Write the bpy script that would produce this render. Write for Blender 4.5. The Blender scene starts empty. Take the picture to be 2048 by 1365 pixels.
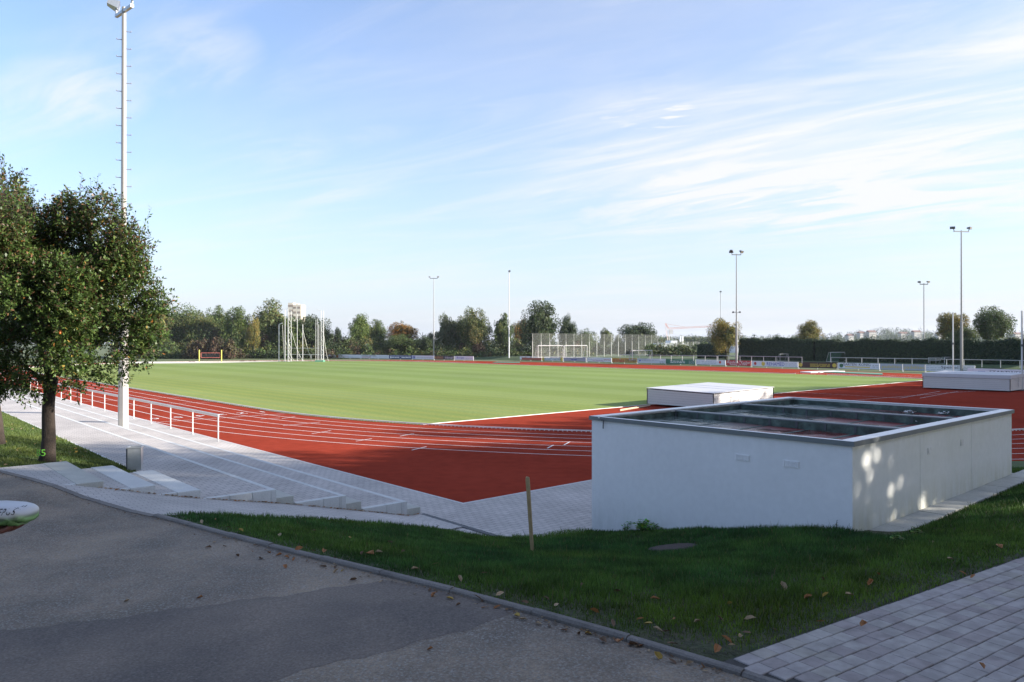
import bpy, math, random
import numpy as np
from mathutils import Vector, Matrix
random.seed(7); RNG = np.random.default_rng(7)
C = bpy.context.scene.collection
R = math.radians
sc = bpy.context.scene
# ------------------------------------------------------------------ camera
F = 1485.0; YH = 687.0; EYE = 4.0
cam_d = bpy.data.cameras.new('camera'); cam = bpy.data.objects.new('camera', cam_d); C.objects.link(cam)
cam_d.sensor_width = 36.0; cam_d.lens = 36.0 * F / 2048.0
cam_d.clip_start = 0.1; cam_d.clip_end = 12000
cam.location = (0, 0, EYE)
cam.rotation_euler = (R(90) + math.atan((YH - 682.5) / F), 0, 0)
sc.camera = cam
# ------------------------------------------------------------------ sun and sky
SUN_EL = 18.5
SUN_XY = Vector((1.0, -0.17)).normalized()
ld = bpy.data.lights.new('sun', 'SUN'); ld.energy = 5.0; ld.angle = R(0.6); ld.color = (1.0, 0.93, 0.82)
sun = bpy.data.objects.new('sun', ld); C.objects.link(sun)
sd = Vector((SUN_XY.x * math.cos(R(SUN_EL)), SUN_XY.y * math.cos(R(SUN_EL)), math.sin(R(SUN_EL))))
sun.rotation_euler = sd.to_track_quat('Z', 'Y').to_euler()
sun.location = (60, -40, 60)
w = bpy.data.worlds.new('World'); sc.world = w; w.use_nodes = True
nt = w.node_tree; nt.nodes.clear()
def N(nt, t, **k):
    n = nt.nodes.new(t)
    for a, b in k.items(): setattr(n, a, b)
    return n
def L(nt, a, b): nt.links.new(a, b)
out = N(nt, 'ShaderNodeOutputWorld'); bg = N(nt, 'ShaderNodeBackground')
sky = N(nt, 'ShaderNodeTexSky'); sky.sky_type = 'NISHITA'; sky.sun_disc = False
sky.sun_elevation = R(SUN_EL); sky.sun_rotation = math.atan2(SUN_XY.x, SUN_XY.y)
sky.altitude = 300; sky.air_density = 1.0; sky.dust_density = 0.6; sky.ozone_density = 1.6
bg.inputs['Strength'].default_value = 0.098
# thin cirrus: noise on the view direction, projected on a high flat layer
tc = N(nt, 'ShaderNodeTexCoord'); sep = N(nt, 'ShaderNodeSeparateXYZ'); L(nt, tc.outputs['Generated'], sep.inputs[0])
def M(op, a=None, b=None, nt=nt, c=None, clamp=False):
    n = N(nt, 'ShaderNodeMath', operation=op); n.use_clamp = clamp
    for i, v in enumerate((a, b, c)):
        if v is None: continue
        if isinstance(v, (int, float)): n.inputs[i].default_value = v
        else: L(nt, v, n.inputs[i])
    return n.outputs[0]
zc = M('ADD', M('MAXIMUM', sep.outputs['Z'], 0.0), 0.06)
px_ = M('DIVIDE', sep.outputs['X'], zc); py_ = M('DIVIDE', sep.outputs['Y'], zc)
comb = N(nt, 'ShaderNodeCombineXYZ'); L(nt, px_, comb.inputs[0]); L(nt, py_, comb.inputs[1])
def cloud(scale, rot, sx, sy, lo, hi, off, det=7, dist=0.6):
    rt_ = N(nt, 'ShaderNodeMapping'); rt_.inputs['Rotation'].default_value = (0, 0, R(rot)); L(nt, comb.outputs[0], rt_.inputs[0])
    mp = N(nt, 'ShaderNodeMapping'); mp.inputs['Scale'].default_value = (sx, sy, 1); mp.inputs['Location'].default_value = off
    L(nt, rt_.outputs[0], mp.inputs[0])
    n = N(nt, 'ShaderNodeTexNoise'); n.inputs['Scale'].default_value = scale; n.inputs['Detail'].default_value = det
    n.inputs['Roughness'].default_value = 0.6; n.inputs['Distortion'].default_value = dist
    L(nt, mp.outputs[0], n.inputs['Vector'])
    mr = N(nt, 'ShaderNodeMapRange'); mr.interpolation_type = 'SMOOTHSTEP'
    mr.inputs['From Min'].default_value = lo; mr.inputs['From Max'].default_value = hi
    L(nt, n.outputs['Fac'], mr.inputs['Value']); return mr.outputs[0]
c1 = cloud(0.55, 40, 0.55, 1.4, 0.40, 0.78, (3.1, 1.7, 0))
c2 = cloud(1.3, 30, 0.35, 1.5, 0.42, 0.80, (7.3, 2.2, 0), 9, 1.2)
c3 = cloud(0.22, 8, 0.8, 1.2, 0.35, 0.72, (1.3, 9.2, 0), 4, 0.3)
c4 = cloud(3.2, 36, 0.5, 1.6, 0.62, 0.80, (2.3, 4.2, 0), 9, 0.8)
# the veil thickens towards the sun side
az = M('ADD', M('MULTIPLY', sep.outputs['X'], 0.55), 0.50, clamp=True)
veil = M('MULTIPLY', az, M('ADD', 0.35, M('MULTIPLY', c3, 0.95)))
cl = M('ADD', M('MULTIPLY', c1, 0.32), M('ADD', M('MULTIPLY', c2, 0.28), M('MULTIPLY', c4, 0.30)))
cl = M('ADD', M('MULTIPLY', cl, M('ADD', 0.5, M('MULTIPLY', az, 0.7))), M('MULTIPLY', veil, M('ADD', 0.30, M('MULTIPLY', c2, 0.65))))
# local wisps: soft-edged banks of finer cirrus, placed by direction
ysafe = M('MAXIMUM', sep.outputs['Y'], 0.05); sa = M('DIVIDE', sep.outputs['X'], ysafe); sb = M('DIVIDE', sep.outputs['Z'], ysafe)
c5 = cloud(7.5, 20, 0.45, 1.5, 0.47, 0.70, (5.3, 1.2, 0), 10, 1.0); c6 = cloud(2.4, 42, 0.5, 1.4, 0.36, 0.72, (4.1, 8.2, 0), 10, 1.0)
for wx, wy, rx, ry, amp, src in ((1300, 228, 105, 36, 1.35, c5), (130, 190, 190, 95, 0.62, c6), (390, 110, 150, 100, 0.45, c6), (520, 290, 170, 60, 0.42, c6), (2000, 350, 800, 150, 0.85, c6), (1950, 380, 700, 130, 0.35, c3), (1500, 415, 600, 85, 0.75, c6), (1750, 570, 420, 35, -0.45, c3)):
    ea = M('DIVIDE', M('SUBTRACT', sa, (wx - 1024) / 1485), rx / 1485); eb = M('DIVIDE', M('SUBTRACT', sb, (687 - wy) / 1485), ry / 1485)
    msk = M('SUBTRACT', 1.0, M('ADD', M('MULTIPLY', ea, ea), M('MULTIPLY', eb, eb)), clamp=True)
    cl = M('ADD', cl, M('MULTIPLY', M('MULTIPLY', msk, src), amp))
cl = M('MINIMUM', M('MAXIMUM', cl, 0.0), 0.92)
# pale haze towards the horizon
hz = M('MULTIPLY', M('POWER', M('SUBTRACT', 1.0, M('MINIMUM', M('MAXIMUM', sep.outputs['Z'], 0.0), 1.0)), 5.5), 0.97)
mixh = N(nt, 'ShaderNodeMix', data_type='RGBA')
tint = N(nt, 'ShaderNodeMix', data_type='RGBA', blend_type='MULTIPLY'); tint.inputs['Factor'].default_value = 1.0
L(nt, sky.outputs[0], tint.inputs['A']); tint.inputs['B'].default_value = (0.90, 0.98, 1.14, 1)
mixc = N(nt, 'ShaderNodeMix', data_type='RGBA'); L(nt, cl, mixc.inputs['Factor'])
L(nt, tint.outputs['Result'], mixc.inputs['A']); mixc.inputs['B'].default_value = (3.75, 3.72, 3.8, 1)
L(nt, hz, mixh.inputs['Factor']); L(nt, mixc.outputs['Result'], mixh.inputs['A'])
hc = N(nt, 'ShaderNodeMix', data_type='RGBA'); L(nt, M('MULTIPLY', cl, 0.8), hc.inputs['Factor']); hc.inputs['A'].default_value = (2.48, 2.62, 3.02, 1); hc.inputs['B'].default_value = (3.35, 3.33, 3.55, 1)
L(nt, hc.outputs['Result'], mixh.inputs['B'])
mixc = mixh
L(nt, mixc.outputs['Result'], bg.inputs['Color']); L(nt, bg.outputs[0], out.inputs[0])
sc.view_settings.view_transform = 'Standard'; sc.view_settings.look = 'None'
sc.view_settings.gamma = 1; sc.view_settings.use_curve_mapping = False
sc.view_settings.exposure = 1.5
sc.cycles.max_bounces = 6; sc.cycles.diffuse_bounces = 3; sc.cycles.transmission_bounces = 4; sc.cycles.transparent_max_bounces = 6

# ------------------------------------------------------------------ coordinates
TH = R(41.7)
U = Vector((math.cos(TH), math.sin(TH), 0)); NN = Vector((-math.sin(TH), math.cos(TH), 0))
def S(s, t, z=0.0): v = NN * s + U * t; return Vector((v.x, v.y, z))
def site(p): return (p[0] * NN.x + p[1] * NN.y, p[0] * U.x + p[1] * U.y)
def P(px, py, z=0.0):                       # point of the photograph on a level plane
    d = (EYE - z) * F / (py - YH); return Vector(((px - 1024) / F * d, d, z))
def D(px, d, z=0.0): return Vector(((px - 1024) / F * d, d, z))
def ZY(py, d): return EYE - (py - YH) * d / F
# ------------------------------------------------------------------ materials
MATS = {}
def mat(name, col, rough=0.8, noise=None, metal=0.0, bump=None, attr=False, spec=0.5, scale2=None):
    """noise=(scale, amount, second colour or None); bump=(scale, strength, distance)"""
    if name in MATS: return MATS[name]
    m = bpy.data.materials.new(name); m.use_nodes = True; t = m.node_tree
    b = t.nodes['Principled BSDF']; b.inputs['Roughness'].default_value = rough; b.inputs['Metallic'].default_value = metal
    b.inputs['Specular IOR Level'].default_value = spec
    b.inputs['Base Color'].default_value = (*col, 1)
    co = N(t, 'ShaderNodeTexCoord').outputs['Object']
    geo = N(t, 'ShaderNodeNewGeometry').outputs['Position']
    src = None
    if attr:
        a = N(t, 'ShaderNodeVertexColor'); a.layer_name = 'Col'; src = a.outputs['Color']
    if noise:
        n = N(t, 'ShaderNodeTexNoise'); n.inputs['Scale'].default_value = noise[0]; n.inputs['Detail'].default_value = 6
        n.inputs['Roughness'].default_value = 0.65
        L(t, geo, n.inputs['Vector'])
        mr = N(t, 'ShaderNodeMapRange'); mr.inputs['From Min'].default_value = 0.3; mr.inputs['From Max'].default_value = 0.7
        L(t, n.outputs['Fac'], mr.inputs['Value'])
        mx = N(t, 'ShaderNodeMix', data_type='RGBA'); L(t, mr.outputs[0], mx.inputs['Factor'])
        c2 = noise[2] if len(noise) > 2 and noise[2] else tuple(c * (1 - noise[1]) for c in col)
        mx.inputs['A'].default_value = (*col, 1); mx.inputs['B'].default_value = (*c2, 1)
        o = mx.outputs['Result']
        if scale2:
            n2 = N(t, 'ShaderNodeTexNoise'); n2.inputs['Scale'].default_value = scale2[0]; n2.inputs['Detail'].default_value = 3
            L(t, geo, n2.inputs['Vector'])
            mr2 = N(t, 'ShaderNodeMapRange'); mr2.inputs['From Min'].default_value = 0.35; mr2.inputs['From Max'].default_value = 0.65
            mr2.inputs['To Min'].default_value = 1 - scale2[1]; mr2.inputs['To Max'].default_value = 1 + scale2[1]
            L(t, n2.outputs['Fac'], mr2.inputs['Value'])
            vm = N(t, 'ShaderNodeVectorMath', operation='SCALE'); L(t, o, vm.inputs[0]); L(t, mr2.outputs[0], vm.inputs['Scale'])
            o = vm.outputs[0]
        if src:
            mm = N(t, 'ShaderNodeMix', data_type='RGBA', blend_type='MULTIPLY'); mm.inputs['Factor'].default_value = 1
            L(t, o, mm.inputs['A']); L(t, src, mm.inputs['B']); o = mm.outputs['Result']
        src = o
    if src: L(t, src, b.inputs['Base Color'])
    if bump:
        n = N(t, 'ShaderNodeTexNoise'); n.inputs['Scale'].default_value = bump[0]; n.inputs['Detail'].default_value = 5
        L(t, geo, n.inputs['Vector'])
        bp = N(t, 'ShaderNodeBump'); bp.inputs['Strength'].default_value = bump[1]; bp.inputs['Distance'].default_value = bump[2]
        L(t, n.outputs['Fac'], bp.inputs['Height']); L(t, bp.outputs[0], b.inputs['Normal'])
    MATS[name] = m; return m
def leafmat(name, trans=0.3, rough=0.55, spec=0.3, tint=(1, 1, 1)):
    if name in MATS: return MATS[name]
    m = bpy.data.materials.new(name); m.use_nodes = True; t = m.node_tree
    b = t.nodes['Principled BSDF']; b.inputs['Roughness'].default_value = rough; b.inputs['Specular IOR Level'].default_value = spec
    a = N(t, 'ShaderNodeVertexColor'); a.layer_name = 'Col'
    mm = N(t, 'ShaderNodeMix', data_type='RGBA', blend_type='MULTIPLY'); mm.inputs['Factor'].default_value = 1
    L(t, a.outputs['Color'], mm.inputs['A']); mm.inputs['B'].default_value = (*tint, 1)
    L(t, mm.outputs['Result'], b.inputs['Base Color'])
    tr = N(t, 'ShaderNodeBsdfTranslucent'); L(t, mm.outputs['Result'], tr.inputs['Color'])
    mix = N(t, 'ShaderNodeMixShader'); mix.inputs[0].default_value = trans
    L(t, b.outputs[0], mix.inputs[1]); L(t, tr.outputs[0], mix.inputs[2])
    L(t, mix.outputs[0], t.nodes['Material Output'].inputs['Surface'])
    MATS[name] = m; return m
def bricks(name, c1, c2, joint, w=0.2, h=0.165, rot=0.0, gap=0.006, bump=0.5, strips=None):
    m = bpy.data.materials.new(name); m.use_nodes = True; t = m.node_tree
    b = t.nodes['Principled BSDF']; b.inputs['Roughness'].default_value = 0.85
    geo = N(t, 'ShaderNodeNewGeometry').outputs['Position']
    mp = N(t, 'ShaderNodeMapping'); mp.inputs['Rotation'].default_value = (0, 0, -rot); L(t, geo, mp.inputs[0])
    br = N(t, 'ShaderNodeTexBrick'); br.inputs['Scale'].default_value = 1.0; br.inputs['Brick Width'].default_value = w
    br.inputs['Row Height'].default_value = h; br.inputs['Mortar Size'].default_value = gap; br.inputs['Mortar Smooth'].default_value = 0.3
    br.inputs['Color1'].default_value = (*c1, 1); br.inputs['Color2'].default_value = (*c2, 1); br.inputs['Mortar'].default_value = (*joint, 1)
    L(t, mp.outputs[0], br.inputs['Vector'])
    n = N(t, 'ShaderNodeTexNoise'); n.inputs['Scale'].default_value = 0.6; n.inputs['Detail'].default_value = 6; L(t, geo, n.inputs['Vector'])
    mr = N(t, 'ShaderNodeMapRange'); mr.inputs['From Min'].default_value = 0.3; mr.inputs['From Max'].default_value = 0.7
    mr.inputs['To Min'].default_value = 0.82; mr.inputs['To Max'].default_value = 1.12; L(t, n.outputs['Fac'], mr.inputs['Value'])
    vm = N(t, 'ShaderNodeVectorMath', operation='SCALE'); L(t, br.outputs['Color'], vm.inputs[0]); L(t, mr.outputs[0], vm.inputs['Scale'])
    L(t, vm.outputs[0], b.inputs['Base Color'])
    bp = N(t, 'ShaderNodeBump'); bp.inputs['Strength'].default_value = bump; bp.inputs['Distance'].default_value = 0.006; bp.invert = True
    L(t, br.outputs['Fac'], bp.inputs['Height']); L(t, bp.outputs[0], b.inputs['Normal'])
    MATS[name] = m; return m

# ------------------------------------------------------------------ mesh helpers
class MB:
    def __init__(s): s.v = []; s.f = []; s.m = []
    def add(s, vs, fs, mi=0):
        o = len(s.v); s.v += [tuple(v) for v in vs]; s.f += [tuple(i + o for i in f) for f in fs]; s.m += [mi] * len(fs); return s
    def box(s, lo, hi, fr=None, mi=0):
        """fr = (origin, ex, ey) local frame, default world"""
        x0, y0, z0 = lo; x1, y1, z1 = hi
        pts = [(x0, y0, z0), (x1, y0, z0), (x1, y1, z0), (x0, y1, z0), (x0, y0, z1), (x1, y0, z1), (x1, y1, z1), (x0, y1, z1)]
        if fr:
            o, ex, ey = fr; pts = [o + ex * p[0] + ey * p[1] + Vector((0, 0, p[2])) for p in pts]
        return s.add(pts, [(3, 2, 1, 0), (4, 5, 6, 7), (0, 1, 5, 4), (1, 2, 6, 5), (2, 3, 7, 6), (3, 0, 4, 7)], mi)
    def tube(s, pts, rads, n=8, cap=True, mi=0, rot=0.0):
        pts = [Vector(p) for p in pts]
        if isinstance(rads, (int, float)): rads = [rads] * len(pts)
        vs = []; ref = None
        for i, p in enumerate(pts):
            d = (pts[min(i + 1, len(pts) - 1)] - pts[max(i - 1, 0)])
            d = d.normalized() if d.length > 1e-9 else Vector((0, 0, 1))
            if ref is None: ref = Vector((1, 0, 0)) if abs(d.x) < 0.9 else Vector((0, 1, 0))
            a = (ref - d * ref.dot(d)).normalized(); b = d.cross(a); ref = a
            for k in range(n):
                an = 2 * math.pi * k / n + rot
                vs.append(p + (a * math.cos(an) + b * math.sin(an)) * rads[i])
        fs = [(i * n + k, i * n + (k + 1) % n, (i + 1) * n + (k + 1) % n, (i + 1) * n + k) for i in range(len(pts) - 1) for k in range(n)]
        if cap: fs += [tuple(reversed(range(n))), tuple(range((len(pts) - 1) * n, len(pts) * n))]
        return s.add(vs, fs, mi)
    def ngon(s, pts, mi=0): return s.add(pts, [tuple(range(len(pts)))], mi)
    def prism(s, pts, z0, z1, mi=0):
        n = len(pts); vs = [(p[0], p[1], z0) for p in pts] + [(p[0], p[1], z1) for p in pts]
        fs = [tuple(reversed(range(n))), tuple(range(n, 2 * n))] + [(i, (i + 1) % n, n + (i + 1) % n, n + i) for i in range(n)]
        return s.add(vs, fs, mi)
    def build(s, name, mats, parent=None, smooth=False, bevel=0.0):
        me = bpy.data.meshes.new(name); me.from_pydata(s.v, [], s.f)
        if not isinstance(mats, (list, tuple)): mats = [mats]
        for m in mats: me.materials.append(m)
        me.polygons.foreach_set('material_index', s.m)
        if smooth: me.polygons.foreach_set('use_smooth', [True] * len(s.f))
        me.update()
        return link(name, me, parent, bevel)
def link(name, me, parent=None, bevel=0.0):
    o = bpy.data.objects.new(name, me); C.objects.link(o)
    if parent is not None:
        o.parent = parent
        o.matrix_parent_inverse = parent.matrix_basis.inverted()
    if bevel:
        b = o.modifiers.new('bevel', 'BEVEL'); b.width = bevel; b.segments = 2; b.limit_method = 'ANGLE'
    return o
def tag(o, label=None, cat=None, group=None, kind=None):
    if label: o['label'] = label
    if cat: o['category'] = cat
    if group: o['group'] = group
    if kind: o['kind'] = kind
    return o
def empty(name, loc=(0, 0, 0), label=None, cat=None, group=None, kind=None):
    o = bpy.data.objects.new(name, None); o.location = loc; o.empty_display_size = 0.2; C.objects.link(o)
    return tag(o, label, cat, group, kind)
def copy_tree(o, parent=None):
    c = o.copy(); C.objects.link(c)
    if parent is not None: c.parent = parent
    for ch in list(o.children): copy_tree(ch, c)
    return c
def npmesh(name, V, nper, mats, col=None, smooth=False):
    """V: (n, nper, 3) polygons"""
    n = V.shape[0]; me = bpy.data.meshes.new(name)
    me.vertices.add(n * nper); me.vertices.foreach_set('co', V.astype(np.float32).ravel())
    me.loops.add(n * nper); me.loops.foreach_set('vertex_index', np.arange(n * nper, dtype=np.int32))
    me.polygons.add(n); me.polygons.foreach_set('loop_start', np.arange(n, dtype=np.int32) * nper)
    me.polygons.foreach_set('loop_total', np.full(n, nper, dtype=np.int32))
    if smooth: me.polygons.foreach_set('use_smooth', np.ones(n, dtype=bool))
    me.update(calc_edges=True)
    if col is not None:
        a = me.color_attributes.new('Col', 'FLOAT_COLOR', 'POINT')
        cc = np.ones((n, nper, 4), dtype=np.float32); cc[:, :, :3] = col[:, None, :]
        a.data.foreach_set('color', cc.ravel())
    for m in (mats if isinstance(mats, (list, tuple)) else [mats]): me.materials.append(m)
    return me
def struct(mb, name, m, **k): return tag(mb.build(name, m, **k), kind='structure')

# ------------------------------------------------------------------ palette
m_red = mat('tartan', (0.30, 0.049, 0.029), 1.0, noise=(0.25, 0.22), bump=(220, 0.5, 0.004), scale2=(2.5, 0.07), spec=0.0)
m_white = mat('white_line', (0.8, 0.8, 0.78), 0.7, noise=(1.1, 0.25), scale2=(30, 0.12))
m_conc = mat('concrete', (0.50, 0.49, 0.44), 0.85, noise=(3.0, 0.22), bump=(60, 0.3, 0.003), scale2=(45, 0.08))
m_conc_l = mat('concrete_light', (0.62, 0.62, 0.60), 0.85, noise=(2.0, 0.15), bump=(60, 0.3, 0.003), scale2=(45, 0.06))
m_kerb = mat('kerb_concrete', (0.22, 0.20, 0.185), 0.9, noise=(1.3, 0.45), bump=(70, 0.5, 0.004), scale2=(60, 0.15))
m_galv = mat('galvanised', (0.50, 0.52, 0.54), 0.42, noise=(6, 0.2), metal=0.55)
m_steel = mat('white_steel', (0.55, 0.55, 0.55), 0.45, noise=(2, 0.1))
m_pole = mat('pole_grey', (0.26, 0.26, 0.26), 0.45, noise=(1.5, 0.12), metal=0.3)
m_dark = mat('dark_metal', (0.07, 0.075, 0.085), 0.5)
m_bark = mat('bark', (0.052, 0.038, 0.030), 0.95, noise=(9, 0.5), bump=(35, 1.0, 0.02))
m_barkl = mat('bark_pale', (0.35, 0.33, 0.29), 0.9, noise=(4, 0.5))
TH2 = TH
m_pave = bricks('paving_grey', (0.44, 0.40, 0.375), (0.51, 0.465, 0.435), (0.21, 0.195, 0.185), rot=TH, gap=0.008)
m_pave2 = bricks('paving_ramp', (0.44, 0.41, 0.39), (0.50, 0.465, 0.44), (0.22, 0.21, 0.20), w=0.2, h=0.1, rot=TH, gap=0.006)

# ------------------------------------------------------------------ ground sheet
m_ground = mat('meadow', (0.055, 0.085, 0.022), 0.95, noise=(0.15, 0.4, (0.10, 0.11, 0.035)), scale2=(1.5, 0.2))
g = MB(); g.add([(-6000, -600, -0.004), (6000, -600, -0.004), (6000, 9000, -0.004), (-6000, 9000, -0.004)], [(0, 1, 2, 3)])
struct(g, 'ground', m_ground)
# ------------------------------------------------------------------ running track
CS, CT, RI, LW = 43.2, 55.0, 36.5, 1.17
CS2 = CS + 84.39
def arc(cs, r, a0, a1, n=40):
    return [(cs + r * math.cos(a), CT + r * math.sin(a)) for a in [a0 + (a1 - a0) * i / n for i in range(n + 1)]]
T_OUT = CT - RI - 6 * LW - 0.02
S_END = 14.7
ro = RI + 6 * LW + 0.35
a_s = math.acos((S_END - CS) / ro)            # angle where the circle meets the paving line
outer = [(S_END, T_OUT)] + [(CS + ro * math.cos(a), CT + ro * math.sin(a)) for a in np.linspace(2 * math.pi - a_s, math.pi * 1.0, 24)]
outer += [(CS + ro * math.cos(a), CT + ro * math.sin(a)) for a in np.linspace(math.pi, math.pi * 0.72, 12)][1:]
outer += [(19, 96.5), (26, 100), (36, 103.5), (50, 107), (69, 110), (110, 109), (136, 104.5), (152, 97)]
outer += arc(CS2, ro, math.pi * 0.27, -math.pi / 2, 40) + [(S_END + 60, T_OUT)]
trk = MB(); trk.ngon([S(s, t, 0.0) for s, t in outer]); 
track = struct(trk, 'running_track', m_red)
# infield
def grassmat():
    m = bpy.data.materials.new('pitch_grass'); m.use_nodes = True; t = m.node_tree
    b = t.nodes['Principled BSDF']; b.inputs['Roughness'].default_value = 0.9; b.inputs['Specular IOR Level'].default_value = 0.2
    geo = N(t, 'ShaderNodeNewGeometry').outputs['Position']
    mp = N(t, 'ShaderNodeMapping'); mp.inputs['Rotation'].default_value = (0, 0, -TH); L(t, geo, mp.inputs[0])
    sp = N(t, 'ShaderNodeSeparateXYZ'); L(t, mp.outputs[0], sp.inputs[0])
    tt = sp.outputs['X']
    n0 = N(t, 'ShaderNodeTexNoise'); n0.inputs['Scale'].default_value = 0.12; L(t, geo, n0.inputs['Vector'])
    tw = M('ADD', tt, M('MULTIPLY', n0.outputs['Fac'], 0.7, t), t)
    broad = M('SINE', M('MULTIPLY', tw, 2 * math.pi / 9.0, t), None, t)
    broad = M('ADD', M('MULTIPLY', M('MULTIPLY', broad, 3.0, t, clamp=False), 0.5, t), 0.5, t, clamp=True)
    fine = M('SINE', M('MULTIPLY', tw, 2 * math.pi / 1.45, t), None, t)
    fine = M('ADD', M('MULTIPLY', fine, 0.5, t), 0.5, t)
    n1 = N(t, 'ShaderNodeTexNoise'); n1.inputs['Scale'].default_value = 0.5; n1.inputs['Detail'].default_value = 8; n1.inputs['Roughness'].default_value = 0.7; L(t, geo, n1.inputs['Vector'])
    n2 = N(t, 'ShaderNodeTexNoise'); n2.inputs['Scale'].default_value = 0.06; n2.inputs['Detail'].default_value = 3; L(t, geo, n2.inputs['Vector'])
    # yellower towards the near edge (worn sward)
    edge = N(t, 'ShaderNodeMapRange'); edge.inputs['From Min'].default_value = 18; edge.inputs['From Max'].default_value = 50
    edge.inputs['To Min'].default_value = 0.55; edge.inputs['To Max'].default_value = 0.12; L(t, tt, edge.inputs['Value'])
    f = M('MULTIPLY', M('ADD', M('MULTIPLY', fine, 0.75, t), M('MULTIPLY', n1.outputs['Fac'], 0.7, t), t), edge.outputs[0], t, clamp=True)
    a = N(t, 'ShaderNodeMix', data_type='RGBA'); L(t, broad, a.inputs['Factor'])
    a.inputs['A'].default_value = (0.140, 0.205, 0.044, 1); a.inputs['B'].default_value = (0.170, 0.236, 0.066, 1)
    c = N(t, 'ShaderNodeMix', data_type='RGBA'); L(t, f, c.inputs['Factor']); L(t, a.outputs['Result'], c.inputs['A'])
    c.inputs['B'].default_value = (0.27, 0.265, 0.055, 1)
    n3 = N(t, 'ShaderNodeTexNoise'); n3.inputs['Scale'].default_value = 6; n3.inputs['Detail'].default_value = 6; L(t, geo, n3.inputs['Vector'])
    mr = N(t, 'ShaderNodeMapRange'); mr.inputs['From Min'].default_value = 0.3; mr.inputs['From Max'].default_value = 0.7
    mr.inputs['To Min'].default_value = 0.82; mr.inputs['To Max'].default_value = 1.15; L(t, n3.outputs['Fac'], mr.inputs['Value'])
    mr4 = N(t, 'ShaderNodeMapRange'); mr4.inputs['From Min'].default_value = 0.3; mr4.inputs['From Max'].default_value = 0.7
    mr4.inputs['To Min'].default_value = 0.9; mr4.inputs['To Max'].default_value = 1.1; L(t, n2.outputs['Fac'], mr4.inputs['Value'])
    vm = N(t, 'ShaderNodeVectorMath', operation='SCALE'); L(t, c.outputs['Result'], vm.inputs[0]); L(t, M('MULTIPLY', mr.outputs[0], mr4.outputs[0], t), vm.inputs['Scale'])
    L(t, vm.outputs[0], b.inputs['Base Color'])
    bp = N(t, 'ShaderNodeBump'); bp.inputs['Strength'].default_value = 0.6; bp.inputs['Distance'].default_value = 0.02
    n4 = N(t, 'ShaderNodeTexNoise'); n4.inputs['Scale'].default_value = 30; n4.inputs['Detail'].default_value = 4; L(t, geo, n4.inputs['Vector'])
    L(t, n4.outputs['Fac'], bp.inputs['Height']); L(t, bp.outputs[0], b.inputs['Normal'])
    return m
m_pitch = grassmat()
GL = 30.2
ri = RI - 0.02
a_g = math.acos((GL - CS) / ri)
inf = [(CS + ri * math.cos(a), CT + ri * math.sin(a)) for a in np.linspace(-a_g, -math.pi / 2, 14)]
inf += arc(CS2, ri, -math.pi / 2, math.pi / 2, 40)
inf += [(CS + ri * math.cos(a), CT + ri * math.sin(a)) for a in np.linspace(math.pi / 2, a_g, 14)]
g = MB(); g.ngon([S(s, t, 0.004) for s, t in inf]); struct(g, 'pitch', m_pitch)
# white goal line edging along the pitch end
t0, t1 = CT - ri * math.sin(a_g), CT + ri * math.sin(a_g)
g = MB(); g.box((t0, GL - 0.10, 0.0), (t1, GL - 0.003, 0.03), (Vector((0, 0, 0)), U, NN)); struct(g, 'pitch_edging', m_conc_l)
# raised white inner kerb of the track: 2 m lengths on small feet
kb = MB(); ring = arc(CS, RI, 1.5 * math.pi, math.pi * 0.5, 60)[::-1]
ring = [(CS + RI * math.cos(a), CT + RI * math.sin(a)) for a in np.linspace(math.pi / 2, 1.5 * math.pi, 90)]
ring += [(CS + 84.39 * k / 40, CT - RI) for k in range(1, 41)]
ring += [(CS2 + RI * math.cos(a), CT + RI * math.sin(a)) for a in np.linspace(-math.pi / 2, math.pi / 2, 60)][1:]
ring += [(CS2 - 84.39 * k / 20, CT + RI) for k in range(1, 20)]
def offs(poly, d):
    o = []
    for i, p in enumerate(poly):
        a = poly[max(i - 1, 0)]; b = poly[min(i + 1, len(poly) - 1)]
        tx, ty = b[0] - a[0], b[1] - a[1]; l = math.hypot(tx, ty) or 1
        o.append((p[0] - ty / l * d, p[1] + tx / l * d))
    return o
def strip(mb, poly, d0, d1, z0, z1, fn=S):
    a = offs(poly, d0); b = offs(poly, d1)
    for i in range(len(poly) - 1):
        q = [fn(a[i][0], a[i][1]), fn(b[i][0], b[i][1]), fn(b[i + 1][0], b[i + 1][1]), fn(a[i + 1][0], a[i + 1][1])]
        mb.prism(q if (q[1] - q[0]).cross(q[2] - q[1]).z > 0 else q[::-1], z0, z1)
strip(kb, ring, 0.0, 0.06, 0.035, 0.085)
for i in range(0, 140):
    p = ring[i]; q = ring[i + 1]
    for k in range(6):
        c = S(p[0] + (q[0] - p[0]) * k / 6, p[1] + (q[1] - p[1]) * k / 6)
        kb.box((c.x - 0.02, c.y - 0.02, 0.0), (c.x + 0.02, c.y + 0.02, 0.036))
struct(kb, 'track_kerb', m_white)
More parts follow.
